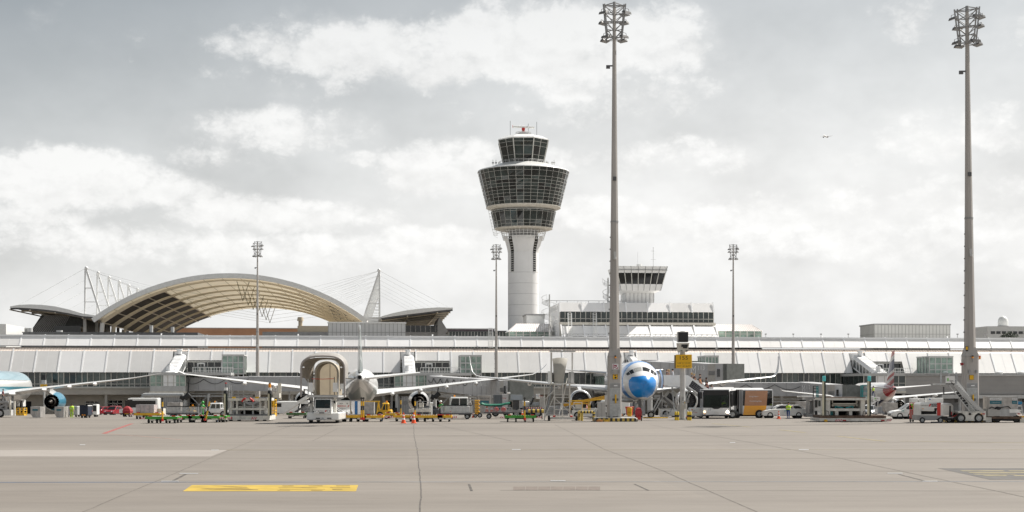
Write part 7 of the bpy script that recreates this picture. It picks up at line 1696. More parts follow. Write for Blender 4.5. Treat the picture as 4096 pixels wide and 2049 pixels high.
def pane_mat():
    m = mat('bus windscreen', (.03, .05, .045), .05, var=.3); nt = m.node_tree; b = nt.nodes['Principled BSDF']; out = [n for n in nt.nodes if n.type == 'OUTPUT_MATERIAL'][0]
    tr = nt.nodes.new('ShaderNodeBsdfTransparent'); tr.inputs[0].default_value = (.62, .74, .70, 1); mx = nt.nodes.new('ShaderNodeMixShader'); mx.inputs[0].default_value = .62
    nt.links.new(b.outputs[0], mx.inputs[1]); nt.links.new(tr.outputs[0], mx.inputs[2]); nt.links.new(mx.outputs[0], out.inputs[0]); return m
MB(pane_mat()).add([(fx+.08, fy-.018, g.Z(1630)), (fw-.08, fy-.018, g.Z(1630)), (fw-.08, fy-.018, g.Z(1581)), (fx+.08, fy-.018, g.Z(1581))], [(0, 1, 2, 3)]).out('windscreen', t)
mb = MB(BLACK).bar((g.X(2812), fy-.04, g.Z(1628)), (g.X(2845), fy-.04, g.Z(1622)), .035).bar((g.X(2850), fy-.04, g.Z(1629)), (g.X(2905), fy-.04, g.Z(1622)), .035); mb.out('wiper', t)
MB(BLACK).prism([(g.X(2840), zs), (g.X(2876), zs), (g.X(2866), zs-.12), (g.X(2850), zs-.12)], 'y', fy-.02, fy).out('nose_badge', t)
text(t, 'lettering', 'MAN', LGREY, g.X(2858), fy-.02, g.Z(1648), .36, .10); text(t, 'lettering', '17', mat('slate lettering', (.08, .10, .16), .5), g.X(2833), fy-.02, g.Z(1639), .24, .22)
MB(LGREY).box(g.X(2845), g.X(2868), fy-.02, fy-.004, g.Z(1660), g.Z(1655)).out('plate', t); MB(DGREY).box(fx+.02, fw-.02, fy-.015, fy+.1, .30, .38).out('bumper', t)
for x, mm in ((2812, mat('headlamp amber glass', (.8, .62, .40), .15, emit=1.2)), (2903, LITE)): MB(mm).cyl((g.X(x), fy, g.Z(1647)), (g.X(x), fy-.03, g.Z(1647)), .13, n=12).out('headlight', t)
for x in (2812, 2904): MB(AMBER).box(g.X(x)-.08, g.X(x)+.08, fy-.02, fy-.003, g.Z(1656.5), g.Z(1653)).out('indicator', t)
MB(BLACK).bevbox(g.X(2793), g.X(2801), fy-.35, fy-.1, g.Z(1595), g.Z(1567), .05).tube([(g.X(2797), fy-.2, g.Z(1568)), (g.X(2802), fy-.1, g.Z(1562)), (g.X(2808), fy+.05, g.Z(1562))], .05, 6).out('mirror', t)
MB(BLACK).bevbox(g.X(2913), g.X(2922), fy-.35, fy-.15, g.Z(1627), g.Z(1575), .04).out('side_mirror', t)
side_q(2913, 2968, 1.26, zt_-.16, BGL, 'side_window')
def rear_q(x0, x1, py0, py1, m, name, off=.014):
    y = 1.85 - off; return MB(m).add([(g.X(x0[0]), y, g.Z(py1)), (g.X(x1[0]), y, g.Z(py1)), (g.X(x1[1]), y, g.Z(py0)), (g.X(x0[1]), y, g.Z(py0))], [(0, 1, 2, 3)]).out(name, t)
side_q(2914, 2921, .45, zt_-.3, BGL, 'door')
mb = MB(MGREY)   # bellows
for i in range(7):
    x = g.X(2969)+.02+i*.085; o_ = .0 if i % 2 else .06; mb.box(x, x+.08, 2.1-o_, 4.3, .45-o_*.5, zt_-.08+o_*.5, m=(MGREY if i % 2 else BRGREY))
mb.out('bellows', t)
mb = MB(BUSW); x0, x1 = g.X(2982), g.X(3106)
for_r = []
for z, i in ((.36, .05), (.7, 0), (zt_-.30, .02), (zt_-.06, .14), (zt_-.03, .4)): for_r.append([(x0+i*.1, 1.85+i*.4, z), (x1-i*.3, 1.85+i*.4, z), (x1-i*.3, 4.35-i*.4, z), (x0+i*.1, 4.35-i*.4, z)])
mb.loft(for_r).out('rear_body', t)
rear_q((2983, 2984), (3102, 3102), 1563, 1624, BGL, 'rear_side_window', .008)
rear_q((2990, 2994), (3079, 3084), 1563, 1624, BRN, 'brown_film', .016); rear_q((2984, 2990), (3073, 3079), 1624, 1662, BOR, 'orange_panel', .016)
text(t, 'lettering', 'Living ideas -', WSIG, g.X(3028), 1.82, g.Z(1587), .95, .19); text(t, 'lettering', 'Connecting lives', WSIG, g.X(3035), 1.82, g.Z(1606), 1.22, .20); text(t, 'lettering', '17', WSIG, g.X(3087), 1.82, g.Z(1571), .15, .16)
mb = MB(BUSW).loft([[(g.X(2850), -.3, zt_-.02), (g.X(2940), -.3, zt_-.02), (g.X(2940), 3.2, zt_-.02), (g.X(2850), 3.2, zt_-.02)], [(g.X(2854), 0, g.Z(1549)), (g.X(2934), 0, g.Z(1549)), (g.X(2934), 3, g.Z(1549)), (g.X(2854), 3, g.Z(1549))]]).loft([[(g.X(2950), 2.1, zt_-.04), (g.X(3072), 2.1, zt_-.04), (g.X(3072), 4, zt_-.04), (g.X(2950), 4, zt_-.04)], [(g.X(2954), 2.4, g.Z(1552)), (g.X(3066), 2.4, g.Z(1552)), (g.X(3066), 3.8, g.Z(1552)), (g.X(2954), 3.8, g.Z(1552))]]); mb.out('roof_pod', t)
for x, y in ((2826, -.7), (2870, -.7)): wheel(t, g.X(x)+(.1 if x < 2850 else .9), .1, .40, .40, .28, 'x')
for x, y in ((2927, -.45), (2963, 2.55), (3050, 1.80), (3090, 1.9)):
    if x != 3090: MB(VOID).cyl((g.X(x), y+.04, .44), (g.X(x), y+.35, .44), .47, n=18).out('wheel_arch', t)
    wheel(t, g.X(x), y+.05, .42 if x != 3090 else .3, .42 if x != 3090 else .3, .26, 'y', split=True)
MB(BLACK).box(fx+.2, x1-.3, 2.2, 3.9, .16, .36).out('underside', t)
# --- service truck behind the bus and loader
g = G('service_truck', 'grey fronted lift truck partly hidden behind the right cargo loader', 'truck', 3262, 1674); t = g.t
mb = MB(LGREY); g.b(mb, 3250, 3285, 1598, 1665, -.9, 1.5); mb.out('cab', t); g.b(MB(DGLASS), 3252, 3262, 1600, 1630, -.95, -.905).out('windscreen', t); g.b(MB(GLASS), 3266, 3284, 1602, 1625, -.95, -.905).out('side_window', t)
mb = MB(DGREY); g.b(mb, 3222, 3250, 1590, 1600, -.6, 1.5, MGREY); g.b(mb, 3226, 3232, 1600, 1662, -.4, .2); g.b(mb, 3240, 3248, 1604, 1660, 0, .4, MGREY); g.b(mb, 3222, 3250, 1655, 1668, -.6, 1.0); g.b(mb, 3200, 3258, 1584, 1589, -.8, 1.5, WHITE); mb.out('lift_frame', t); g.b(MB(WHITE), 3248, 3286, 1650, 1666, -1.0, -.905).out('bumper', t)
for x in (3256, 3280): wheel(t, g.X(x), -.7, .42, .42, .26)
# --- air start unit, red trolley
g = G('air_start_unit', 'white and red wheeled air start unit with open side hatch', 'air start unit', 3740, 1691); t = g.t
ASW = mat('unit white', (.70, .68, .64), .35, coat=.3, var=.06)
mb = MB(ASW).loft([[(g.X(3666), -.9, g.Z(1662)), (g.X(3758), -.9, g.Z(1664)), (g.X(3814), .1, g.Z(1660)), (g.X(3814), 1.2, g.Z(1660)), (g.X(3668), 1.2, g.Z(1662))], [(g.X(3668), -.9, g.Z(1618)), (g.X(3760), -.9, g.Z(1618)), (g.X(3815), .1, g.Z(1624)), (g.X(3815), 1.2, g.Z(1624)), (g.X(3670), 1.2, g.Z(1618))], [(g.X(3676), -.7, g.Z(1609)), (g.X(3752), -.7, g.Z(1610)), (g.X(3808), .2, g.Z(1615)), (g.X(3808), 1.1, g.Z(1615)), (g.X(3678), 1.1, g.Z(1609))]]); mb.out('housing', t)
MB(RED).box(g.X(3736), g.X(3750), -.92, -.905, g.Z(1663), g.Z(1611)).out('red_band', t)
MB(VOID).prism([(g.X(3673), g.Z(1644)), (g.X(3721), g.Z(1646)), (g.X(3726), g.Z(1632)), (g.X(3737), g.Z(1632)), (g.X(3732), g.Z(1648)), (g.X(3734), g.Z(1656)), (g.X(3673), g.Z(1657))], 'y', -.918, -.904).out('hatch_opening', t)
g.b(MB(ASW), 3674, 3722, 1638, 1643, -1.15, -.93).out('hatch', t)
mb = MB(MGREY).loft([[(g.X(3664), -.95, g.Z(1681)), (g.X(3726), -.95, g.Z(1681)), (g.X(3726), 1.2, g.Z(1681)), (g.X(3664), 1.2, g.Z(1681))], [(g.X(3664), -.95, g.Z(1661)), (g.X(3760), -.95, g.Z(1662)), (g.X(3760), 1.2, g.Z(1661)), (g.X(3664), 1.2, g.Z(1661))]]); g.b(mb, 3726, 3796, 1666, 1680, -.5, 1.0, BLACK); mb.out('chassis', t)
for x, y in ((3677, -.9), (3749, -.9), (3794, -.1)): wheel(t, g.X(x), y, .25, .25, .2, 'y', split=True)
MB(BLACK).loft([[(g.X(3762), -.45, g.Z(1611.5)), (g.X(3800), .15, g.Z(1614)), (g.X(3806), .5, g.Z(1613)), (g.X(3760), .3, g.Z(1609.5))], [(g.X(3762), -.45, g.Z(1612)), (g.X(3800), .15, g.Z(1614.6)), (g.X(3806), .5, g.Z(1613.6)), (g.X(3760), .3, g.Z(1610))]]).out('vent_grille', t)
text(t, 'lettering', 'swissport', BSIG, g.X(3687), -.912, g.Z(1622), .68, .15, slant=.15); MB(RED).prism([(g.X(3703), g.Z(1626)), (g.X(3709), g.Z(1626)), (g.X(3713), g.Z(1615)), (g.X(3707), g.Z(1615))], 'y', -.914, -.904).out('emblem', t)
p_ = MB(BSIG).box(g.X(3713), g.X(3736), -.912, -.904, g.Z(1627), g.Z(1615)).out('name_plate', t); text(t, 'lettering', 'LOSCH', WSIG, g.X(3724.5), -.918, g.Z(1621), .47, .19); MB(AMBER).box(g.X(3676), g.X(3684), -.914, -.904, g.Z(1636), g.Z(1634)).out('small_emblem', t)
MB(BLACK).cyl((g.X(3796), -.25, g.Z(1668)), (g.X(3796), -.25, g.Z(1624)), .09, n=8).out('hose', t); MB(TAIL).box(g.X(3800), g.X(3805), -.25, -.15, g.Z(1661), g.Z(1647)).out('tail_light', t)
mb = MB(MGREY); g.b(mb, 3783, 3806, 1668, 1672, -.6, -.2); mb.bar((g.X(3800), -.4, g.Z(1669)), (g.X(3826), -.4, g.Z(1658)), .07, m=RED); mb.out('drawbar', t)
MB(DGREY).bevbox(g.X(3712), g.X(3748), -1.15, -.75, .0, .11, .03).out('wheel_chock', t)
g = G('gas_trolley', 'red caged trolley left of the white air start unit', 'trolley', 3650, 1688); t = g.t; RPK = mat('faded red', (.34, .07, .06), .5, var=.15)
mb = MB(RPK); g.b(mb, 3644, 3664, 1640, 1676, -.4, .3); mb.out('body', t); g.b(MB(WSIG), 3652, 3661, 1643, 1653, -.41, -.402).out('label_panel', t); mb = MB(RED)
for x in (3635, 3648, 3664): mb.bar((g.X(x), -.35, .3), (g.X(x), -.35, g.Z(1611)), .05)
for z in (1612, 1626, 1640, 1674): mb.bar((g.X(3635), -.35, g.Z(z)), (g.X(3664), -.35, g.Z(z)), .05)
mb.out('cage', t)
for x in (3638, 3648): wheel(t, g.X(x), -.3, .19, .19, .1)
# --- boarding stairs vehicle before the right mast
g = G('boarding_stairs', 'white boarding stairs vehicle parked in front of the far right mast', 'boarding stairs', 3876, 1691); t = g.t
mb = MB(DIRTYW).loft([[(g.X(3840), -.9, g.Z(1683)), (g.X(3890), -.9, g.Z(1683)), (g.X(3890), 1.5, g.Z(1683)), (g.X(3840), 1.5, g.Z(1683))], [(g.X(3836), -.9, g.Z(1646)), (g.X(3898), -.9, g.Z(1646)), (g.X(3898), 1.5, g.Z(1646)), (g.X(3836), 1.5, g.Z(1646))]]); g.b(mb, 3822, 3930, 1645, 1652, -.85, 1.5); g.b(mb, 3905, 3931, 1649, 1681, -.88, 1.5); mb.out('chassis', t)
for x in (3831, 3902): wheel(t, g.X(x), -.82, .42, .42, .25, 'y', split=True); wheel(t, g.X(x), 1.2, .42, .42, .25, 'y')
for x, w in ((3912, 2.5), (3921, 5)): MB(TAIL if w > 3 else AMBER).box(g.X(x-w), g.X(x+w), -.9, -.885, g.Z(1657.5), g.Z(1653)).out('tail_light', t)
text(t, 'lettering', 'PT 03', MGREY, g.X(3916), -.89, g.Z(1662), .30, .10); MB(BLACK).cyl((g.X(3866), -.9, g.Z(1656)), (g.X(3866), -.92, g.Z(1656)), .11, n=14).out('filler', t)
top_, bot_ = (3806, 1538), (3928, 1650)
mb = MB(LGREY); incl(mb, (3782, 1543), (3875, 1660), 0, .12, -1.0, -.9, g); incl(mb, (3790, 1530), (3888, 1650), 0, .1, -1.0, -.9, g)
for i in range(12): f = i/12; mb.bar((g.X(3782+93*f), -.95, g.Z(1543+117*f)), (g.X(3795+98*f), -.95, g.Z(1537+118*f)), .05, m=GALV)
mb.out('truss', t)
mb = MB(LGREY).prism([(g.X(3800), g.Z(1534)), (g.X(3810), g.Z(1536)), (g.X(3930), g.Z(1650)), (g.X(3912), g.Z(1650)), (g.X(3812), g.Z(1560))], 'y', -.9, -.84).out('stair_side', t); mb = MB(WHITE).prism([(g.X(3828), g.Z(1537)), (g.X(3838), g.Z(1520)), (g.X(3860), g.Z(1545)), (g.X(3930), g.Z(1640)), (g.X(3930), g.Z(1655))], 'y', .84, .9); mb.out('stair_side', t)
mb = MB(BLACK)
for c in (((3818, 1560), (3837, 1581), (3833, 1604), (3811, 1575)), ((3839, 1583), (3860, 1608), (3858, 1634), (3835, 1606))): P = [(g.X(x), -.912, g.Z(y)) for x, y in c]; mb.add(P[::-1], [(0, 1, 2, 3)])
mb.out('side_panel', t)
mb = MB(GALV)
for i in range(18): f = (i+.5)/18; x = g.X(3812+116*f); z = g.Z(1540+112*f); mb.box(x-.13, x+.13, -.84, .84, z-.03, z+.02, m=MGREY)
mb.bar((g.X(3805), .8, g.Z(1519)), (g.X(3925), .8, g.Z(1628)), .05, m=GALV).bar((g.X(3805), -.8, g.Z(1512)), (g.X(3880), -.8, g.Z(1580)), .04); mb.out('stair_flight', t)
mb = MB(LGREY); g.b(mb, 3744, 3806, 1534, 1541, -1.0, 1.0); g.b(mb, 3770, 3805, 1541, 1545, -.9, .9, GALV); mb.out('landing', t)
o = g.b(MB(WHITE), 3769, 3805, 1506, 1538, -1.0, -.95).out('sign_panel', t); text(o, 'lettering', 'WISAG', BSIG, g.X(3792), -1.01, g.Z(1524), .36, .13)
mb = MB(mat('leaf green', (.15, .55, .05), .5))
for dx, dz in ((0, 0), (3.6, 0), (0, 4), (3.6, 4), (0, 8), (3.6, 8)): g.b(mb, 3776+dx-1.5, 3776+dx+1.5, 1514+dz, 1517+dz, -1.012, -1.002)
mb.out('emblem', o)
mb = MB(GALV)
for x, y in ((3771, 1488), (3802, 1494), (3832, 1490)): mb.bar((g.X(x), .5, g.Z(1536)), (g.X(x), .5, g.Z(y)), .12)
mb.bar((g.X(3771), .5, g.Z(1494)), (g.X(3803), .5, g.Z(1496)), .06).bar((g.X(3771), -.9, g.Z(1508)), (g.X(3804), -.9, g.Z(1506)), .05); mb.cyl((g.X(3786), .3, g.Z(1490)), (g.X(3786), .3, g.Z(1486)), .3, .1, n=10, m=WHITE); mb.bar((g.X(3771), -.3, g.Z(1577)), (g.X(3770), -.3, g.Z(1548)), .10, m=DGREY); g.b(mb, 3828, 3838, 1500, 1525, .4, .6, MGREY); mb.out('canopy_frame', t)
# --- loader trailer with container at the far right
g, a, b, h = uld('cargo_container', 'scuffed grey cargo container marked AKE 50526 at the far right', 4000, 1690, .95, 3943, 4060, 1587, ULDM, depth_=1.5, chamfer=False)
for x0, x1, lab in ((3948, 3995, 'AKE50526VN'), (4036, 4056, 'AKE50526')):
    A_, B_ = (x0-4000)/g.S, (x1-4000)/g.S; pz = lambda py: g.Z(py)-.95
    MB(WSIG).box(A_, B_, -.77, -.753, pz(1600), pz(1592)).out('label_plate', g.t); text(g.t, 'lettering', lab, BSIG, (A_+B_)/2, -.775, pz(1596), (B_-A_)*.93, .13)
    MB(VNL).box(A_, B_, -.77, -.753, pz(1616), pz(1603)).out('label_plate', g.t); text(g.t, 'lettering', 'Vietnam Airlines', MATS['pale lettering'], (A_+B_)/2, -.775, pz(1609.5), (B_-A_)*.7, .07)
g = G('container_trailer', 'long low grey and white transporter carrying the scuffed container', 'trailer', 4000, 1690); t = g.t
mb = MB(CONC); g.b(mb, 3938, 3985, 1637, 1664, -.95, .9); g.b(mb, 3985, 4023, 1637, 1664, -.95, .9, GALV); g.b(mb, 4023, 4056, 1637, 1651, -.95, .9, WHITE); g.b(mb, 4023, 4048, 1651, 1664, -.95, .9, MGREY); mb.out('side_board', t)
mb = MB(RUST); g.b(mb, 3953, 4070, 1666, 1675, -1.0, 1.0); g.b(mb, 3958, 4066, 1675, 1683, -.8, .8, BLACK); mb.out('deck', t)
g.b(MB(DIRTYW), 3930, 3953, 1669, 1688, -.9, .8).out('end_block', t); mb = MB(CREAM); g.b(mb, 4066, 4086, 1670, 1690, -.9, .5, CREAM); mb.prism([(g.X(4056), g.Z(1639)), (g.X(4073), g.Z(1652)), (g.X(4064), g.Z(1655)), (g.X(4050), g.Z(1655))], 'y', -.9, .8, m=WHITE); mb.out('end_block', t)
for x in (3978, 4053): wheel(t, g.X(x), -.7, .33, .33, .25, 'y')
MB(TAIL).box(g.X(4054), g.X(4065), -1.0, -.96, g.Z(1657.5), g.Z(1653.5)).out('tail_light', t)
mb = MB(BLACK).sphere((g.X(3980), -.75, g.Z(1634)), .30, 10, sz=.6); mb.tube([(g.X(3945), -.85, g.Z(1634)), (g.X(3955), -.85, g.Z(1628)), (g.X(3968), -.85, g.Z(1633)), (g.X(4020), -.85, g.Z(1626)), (g.X(4030), -.85, g.Z(1634))], .04, 5); mb.out('cable_heap', t)
g = G('service_stand', 'blue hooded grey metal stand at the right edge of the picture', 'stand', 4074, 1684); t = g.t; mb = MB(BLUE); g.b(mb, 4058, 4084, 1607, 1618, -.3, .5, mat('bright blue cover', (.01, .20, .40), .4)); mb.out('hood', t); mb = MB(GALV)
for x0, x1 in ((4062, 4058), (4080, 4092)): mb.bar((g.X(x0), -.3, g.Z(1618)), (g.X(x1), -.3, .05), .1)
g.b(mb, 4056, 4084, 1622, 1626, -.3, .5, WHITE); g.b(mb, 4060, 4084, 1640, 1646, -.3, .5); mb.out('frame', t)
# white panels stacked behind the air start unit
for i, (x0, x1, y0) in enumerate(((3641, 3668, 1594), (3671, 3692, 1594), (3703, 3768, 1592))):
    g = G('white_container', ('small white box behind the red trolley', 'small white box behind the air start unit, nearer the red trolley', 'wide white box with a small blue mark behind the air start unit')[i], 'box', (x0+x1)/2, Y=200); mb = MB(WHITE).bevbox(g.X(x0), g.X(x1), -.6, .6, .25, g.Z(y0), .04); mb.out('shell', g.t)
    if i == 2: MB(BLUE).box(g.X(3712), g.X(3717), -.62, -.602, g.Z(1600), g.Z(1595)).out('emblem', g.t)
    MB(MGREY).box(g.X(x0), g.X(x1), -.5, .5, .08, .25).out('skid', g.t)
# --- tractors, trailers and fuel vehicles in the middle
def tug(label, px, foot, x0, x1, yroof, ybody, cabx0, cabx1, m, group=None, flip=1, name='tow_tractor', beacon=True):
    g = G(name, label, 'tractor', px, foot); t = g.t; d = .8
    mb = MB(m).bevbox(g.X(x0), g.X(x1), -d, d, .42, g.Z(ybody), .06); g.b(mb, x0+2, x1-2, ybody-2, ybody, -d*.8, d*.8); mb.out('body', t)
    a, b, zt2, zb2 = g.X(cabx0), g.X(cabx1), g.Z(yroof), g.Z(ybody); mb = MB(m)
    for x, dx in ((a, .25*flip if flip > 0 else 0), (b-.07, 0 if flip > 0 else -.25)):
        for y in (-d+.08, d-.15): mb.bar((x+.03, y, zb2), (x+.03+dx, y, zt2), .09)
    mb.bar(((a+b)/2+.1, -d+.08, zb2), ((a+b)/2+.1, -d+.08, zt2), .08); mb.loft([[(a+.1, -d, zt2), (b-.02, -d, zt2), (b-.02, d, zt2), (a+.1, d, zt2)], [(a+.22, -d+.1, zt2+.12), (b-.1, -d+.1, zt2+.12), (b-.1, d-.1, zt2+.12), (a+.22, d-.1, zt2+.12)]]); mb.out('cab_frame', t)
    MB(GLASS).box(a+.2, b-.08, -d+.12, d-.18, zb2+.02, zt2-.02).out('cab_glazing', t)
    for x in (x0+9, x1-9):
        for y in (-d+.05, d-.05): wheel(t, g.X(x), y, .34, .34, .24, 'y', split=(y < 0))
    if beacon: MB(AMBER).cyl((a+.5, 0, zt2+.12), (a+.5, 0, zt2+.32), .09, n=8).out('beacon', t)
    return g
g = tug('white tow tractor with a glazed cab and orange beacon behind a railed trailer', 1832, 1673, 1779, 1880, 1593, 1624, 1798, 1872, WHITE); text(g.t, 'door_letter', 'M', MGREY, g.X(1806), -.82, g.Z(1633), .22, .22)
g = tug('white pickup with an orange beacon right of the worker in the green raincoat', 872, 1668, 828, 908, 1616, 1634, 842, 888, WHITE, flip=1)
mb = MB(MGREY); g.b(mb, 812, 842, 1636, 1652, -.7, .7); mb.bar((g.X(862), -.2, g.Z(1616)), (g.X(866), -.2, g.Z(1605)), .06).bar((g.X(870), -.2, g.Z(1616)), (g.X(867), -.2, g.Z(1605)), .06); mb.out('rear_bed', g.t)
g = tug('yellow tractor under the tail of the white wide body airliner', 1541, 1673, 1514, 1568, 1616, 1640, 1527, 1556, YEL)
def railed(label, px, foot, x0, x1, y0, y1, n, m=GALV, wheels=True, name='railed_trailer'):
    g = G(name, label, 'trailer', px, foot); a, b = g.X(x0), g.X(x1); zt_, zb2 = g.Z(y0), g.Z(y1); d = .75; mb = MB(m)
    for y in (-d, d):
        for z in (zt_, zb2+.08, (zt_+zb2)/2 if n < 8 else zt_): mb.bar((a, y, z), (b, y, z), .055)
        for i in range(n+1): x = a+(b-a)*i/n; mb.bar((x, y, zb2), (x, y, zt_), .04 if i % n else .08)
    mb.out('railing', g.t); MB(DGREY).box(a, b, -d, d, zb2-.12, zb2).out('deck', g.t)
    if wheels:
        for x in (a+.5, b-.5):
            for y in (-d+.1, d-.1): wheel(g.t, x, y, .26, .26, .2, 'y')
    return g
railed('trailer with grey railings in front of the white tow tractor', 1828, 1677, 1766, 1890, 1622, 1652, 22)
g = railed('open trailer with orange cones, red hose reels and a green tarpaulin', 1985, 1675.5, 1936, 2047, 1632, 1648, 5)
for x in (1985, 2014): MB(mat('hose red', (.62, .03, .025), .5)).lathe([(.12, -.12), (.24, -.14), (.26, 0), (.24, .14), (.12, .12)], o=(g.X(x), -.4, g.Z(1639)), axis='y', n=16).out('hose_reel', g.t)
g = G('tarpaulin', 'dark green tarpaulin draped over the railed trailer', 'tarpaulin', 1985, 1675); rows = []
for x, z in ((1922, 1615), (1928, 1612), (1938, 1616), (1960, 1618), (1985, 1618), (2005, 1617), (2025, 1612), (2040, 1610)): rows.append([(g.X(x), -.3+random.uniform(-.06, .06), g.Z(z+8)), (g.X(x), -.42, g.Z(z+3)), (g.X(x), -.3, g.Z(z-1)), (g.X(x), .1, g.Z(z-2)), (g.X(x), .3, g.Z(z+4))])
MB(GTARP).loft(rows, closed=True).out('sheet', g.t)
mb = MB(GALV)
for x in (1930, 2040): mb.bar((g.X(x), 0, .6), (g.X(x), 0, g.Z(1620)), .06)
mb.out('support_pole', g.t)
g = G('engine_cover_rack', 'yellow ribbed rack standing left of the marked grey container', 'rack', 1908, 1671); mb = MB(mat('rack yellow', (.72, .38, .03), .5)); 
for i in range(9): mb.bevbox(g.X(1899), g.X(1919)-.1*(i % 2), -.4, .4, .15+i*.19, .30+i*.19, .03)
mb.out('rib_stack', g.t); wheel(g.t, g.X(1920), -.4, .25, .25, .18, 'y'); wheel(g.t, g.X(1902), -.4, .2, .2, .15, 'y')
def cab_box(g, t, name, x0, x1, y0, y1, d0, d1, m): return g.b(MB(m), x0, x1, y0, y1, d0, d1).out(name, t)
g = G('fuel_dispenser', 'white and grey fuelling cabinet truck with a dark curtain side', 'fuel truck', 2008, 1667); t = g.t
cab_box(g, t, 'curtain_body', 1974, 2009, 1580, 1630, -.6, 1.4, mat('blue grey curtain', (.16, .18, .20), .6, var=.25, scale=3, stretch=(6, 1, .4))); cab_box(g, t, 'cabinet', 2009.3, 2031, 1578, 1632, -.7, 1.4, mat('cabinet white', (.62, .62, .63), .4)); cab_box(g, t, 'chassis', 1972, 2036, 1640, 1656, -.5, 1.2, DGREY)
text(t, 'lettering', 'nking', RED, g.X(2016), -.712, g.Z(1593), .40, .17); text(t, 'lettering', 'PN 07', BLUE, g.X(2024), -.712, g.Z(1605), .32, .09)
for x in (1982, 2026): wheel(t, g.X(x), -.3, .4, .4, .25, 'y')
g = G('hydrant_fuel_truck', 'grey fuelling truck with tanks, hoses and a white lettered box left of the white steps', 'fuel truck', 2110, 1670); t = g.t
cab_box(g, t, 'platform_box', 2043, 2090, 1580, 1600, -.4, 1.2, mat('steel blue paint', (.32, .36, .40), .5)); cab_box(g, t, 'chassis', 2050, 2172, 1640, 1650, -.6, 1.2, MGREY); cab_box(g, t, 'underframe', 2056, 2168, 1650, 1662, -.4, 1.0, BLACK); cab_box(g, t, 'pump_bay', 2052, 2076, 1601, 1638, .2, 1.0, DGREY)
mb = MB(LGREY).cyl((g.X(2080), -.1, g.Z(1618)), (g.X(2112), -.1, g.Z(1618)), .36, n=16); mb.sphere((g.X(2113), -.1, g.Z(1618)), .36, 12, sx=.5); g.b(mb, 2078, 2090, 1603, 1632, -.5, .2, GALV); mb.out('tank', t)
cab_box(g, t, 'sign_box', 2143, 2160, 1576, 1596, -.5, .8, WHITE); text(t, 'lettering', 'Sky', BLUE, g.X(2149.5), -.515, g.Z(1584), .24, .14); text(t, 'lettering', 'tanking', RED, g.X(2163), -.515, g.Z(1584), .42, .11)
cab_box(g, t, 'front_panel', 2158, 2181, 1586, 1629, -.45, .3, mat('warm grey panel', (.43, .42, .40), .5)); cab_box(g, t, 'side_hull', 2120, 2158, 1610, 1622, -.3, .8, mat('steel blue paint', (0, 0, 0)))
mb = MB(BLACK).tube([(g.X(2136), -.5, g.Z(1581)), (g.X(2131), -.5, g.Z(1600)), (g.X(2122), -.5, g.Z(1620))], .09, 6); mb.out('hose', t); MB(MGREY).tube([(g.X(2139), -.5, g.Z(1578)), (g.X(2133), -.5, g.Z(1592))], .14, 8).out('hose_arm', t)
mb = MB(); stripes(mb, g.X(2100), g.X(2172), -.62, g.Z(1634), g.Z(1630), 16, RW, WSIG, .06); mb.out('striped_rail', t)
mb = MB(GALV)
for x in (2092, 2096, 2118, 2124, 2140): mb.bar((g.X(x), -.3, g.Z(1640)), (g.X(x), -.3, g.Z(1600)), .05)
for z in (1600, 1615): mb.bar((g.X(2092), -.3, g.Z(z)), (g.X(2142), -.3, g.Z(z)), .045)
mb.out('railing', t)
for x in (2066, 2150): wheel(t, g.X(x), -.4, .42, .42, .26, 'y')
for x in (2028, 2033): MB(WHITE).bevbox(g.X(2028), g.X(2041), -.3, -.1, g.Z(1577), g.Z(1569), .03).bar((g.X(2034), -.2, g.Z(1577)), (g.X(2036), -.2, .3), .05, m=GALV).out('work_lamp', t) if x == 2028 else None
# --- engine stand with pipe mast under the right engine of the wide body
g = G('service_platform', 'white service platform with railings before the large aircraft engine', 'platform', 1690, 1678); t = g.t; mb = MB(GALV)
for x in (1668, 1690, 1718):
    for y in (-.5, .5): mb.bar((g.X(x), y, .45), (g.X(x), y, g.Z(1606)), .05)
for z in (1606, 1616, 1630): mb.bar((g.X(1668), -.5, g.Z(z)), (g.X(1718), -.5, g.Z(z)), .05)
mb.out('railing', t); mb = MB(DIRTYW); g.b(mb, 1650, 1722, 1635, 1648, -.6, .6); g.b(mb, 1676, 1694, 1612, 1630, -.3, .2, CREAM); g.b(mb, 1636, 1662, 1638, 1650, -.5, .3); mb.out('deck', t)
MB(WHITE).cyl((g.X(1726), -.1, .4), (g.X(1726), -.1, g.Z(1616)), .09, n=10).cyl((g.X(1721), -.1, g.Z(1614)), (g.X(1732), -.1, g.Z(1614)), .11, n=10).out('pipe_mast', t)
for x in (1660, 1712): wheel(t, g.X(x), -.4, .22, .22, .14, 'y')
# --- white conveyor and silver crowd barrier
g = G('conveyor', 'white sloping baggage conveyor left of the covered lift truck', 'conveyor', 1185, 1667); t = g.t; mb = MB(WHITE)
incl(mb, (1136, 1650), (1238, 1583), .18, .20, -.7, .7, g); g.b(mb, 1208, 1236, 1602, 1616, -.6, .6); mb.out('belt_frame', t); mb = MB(DGREY); incl(mb, (1180, 1650), (1240, 1612), .1, .12, -.5, .5, g); mb.bar((g.X(1200), 0, g.Z(1605)), (g.X(1190), 0, .3), .14); mb.out('lift_arm', t); cab_box(g, t, 'chassis', 1165, 1238, 1650, 1660, -.6, .6, MGREY)
for x in (1175, 1228): wheel(t, g.X(x), -.5, .28, .28, .2, 'y')
railed('long silver barrier cart behind the green dollies', 738, 1679, 674, 800, 1626, 1651, 24, GALV, name='barrier_cart')
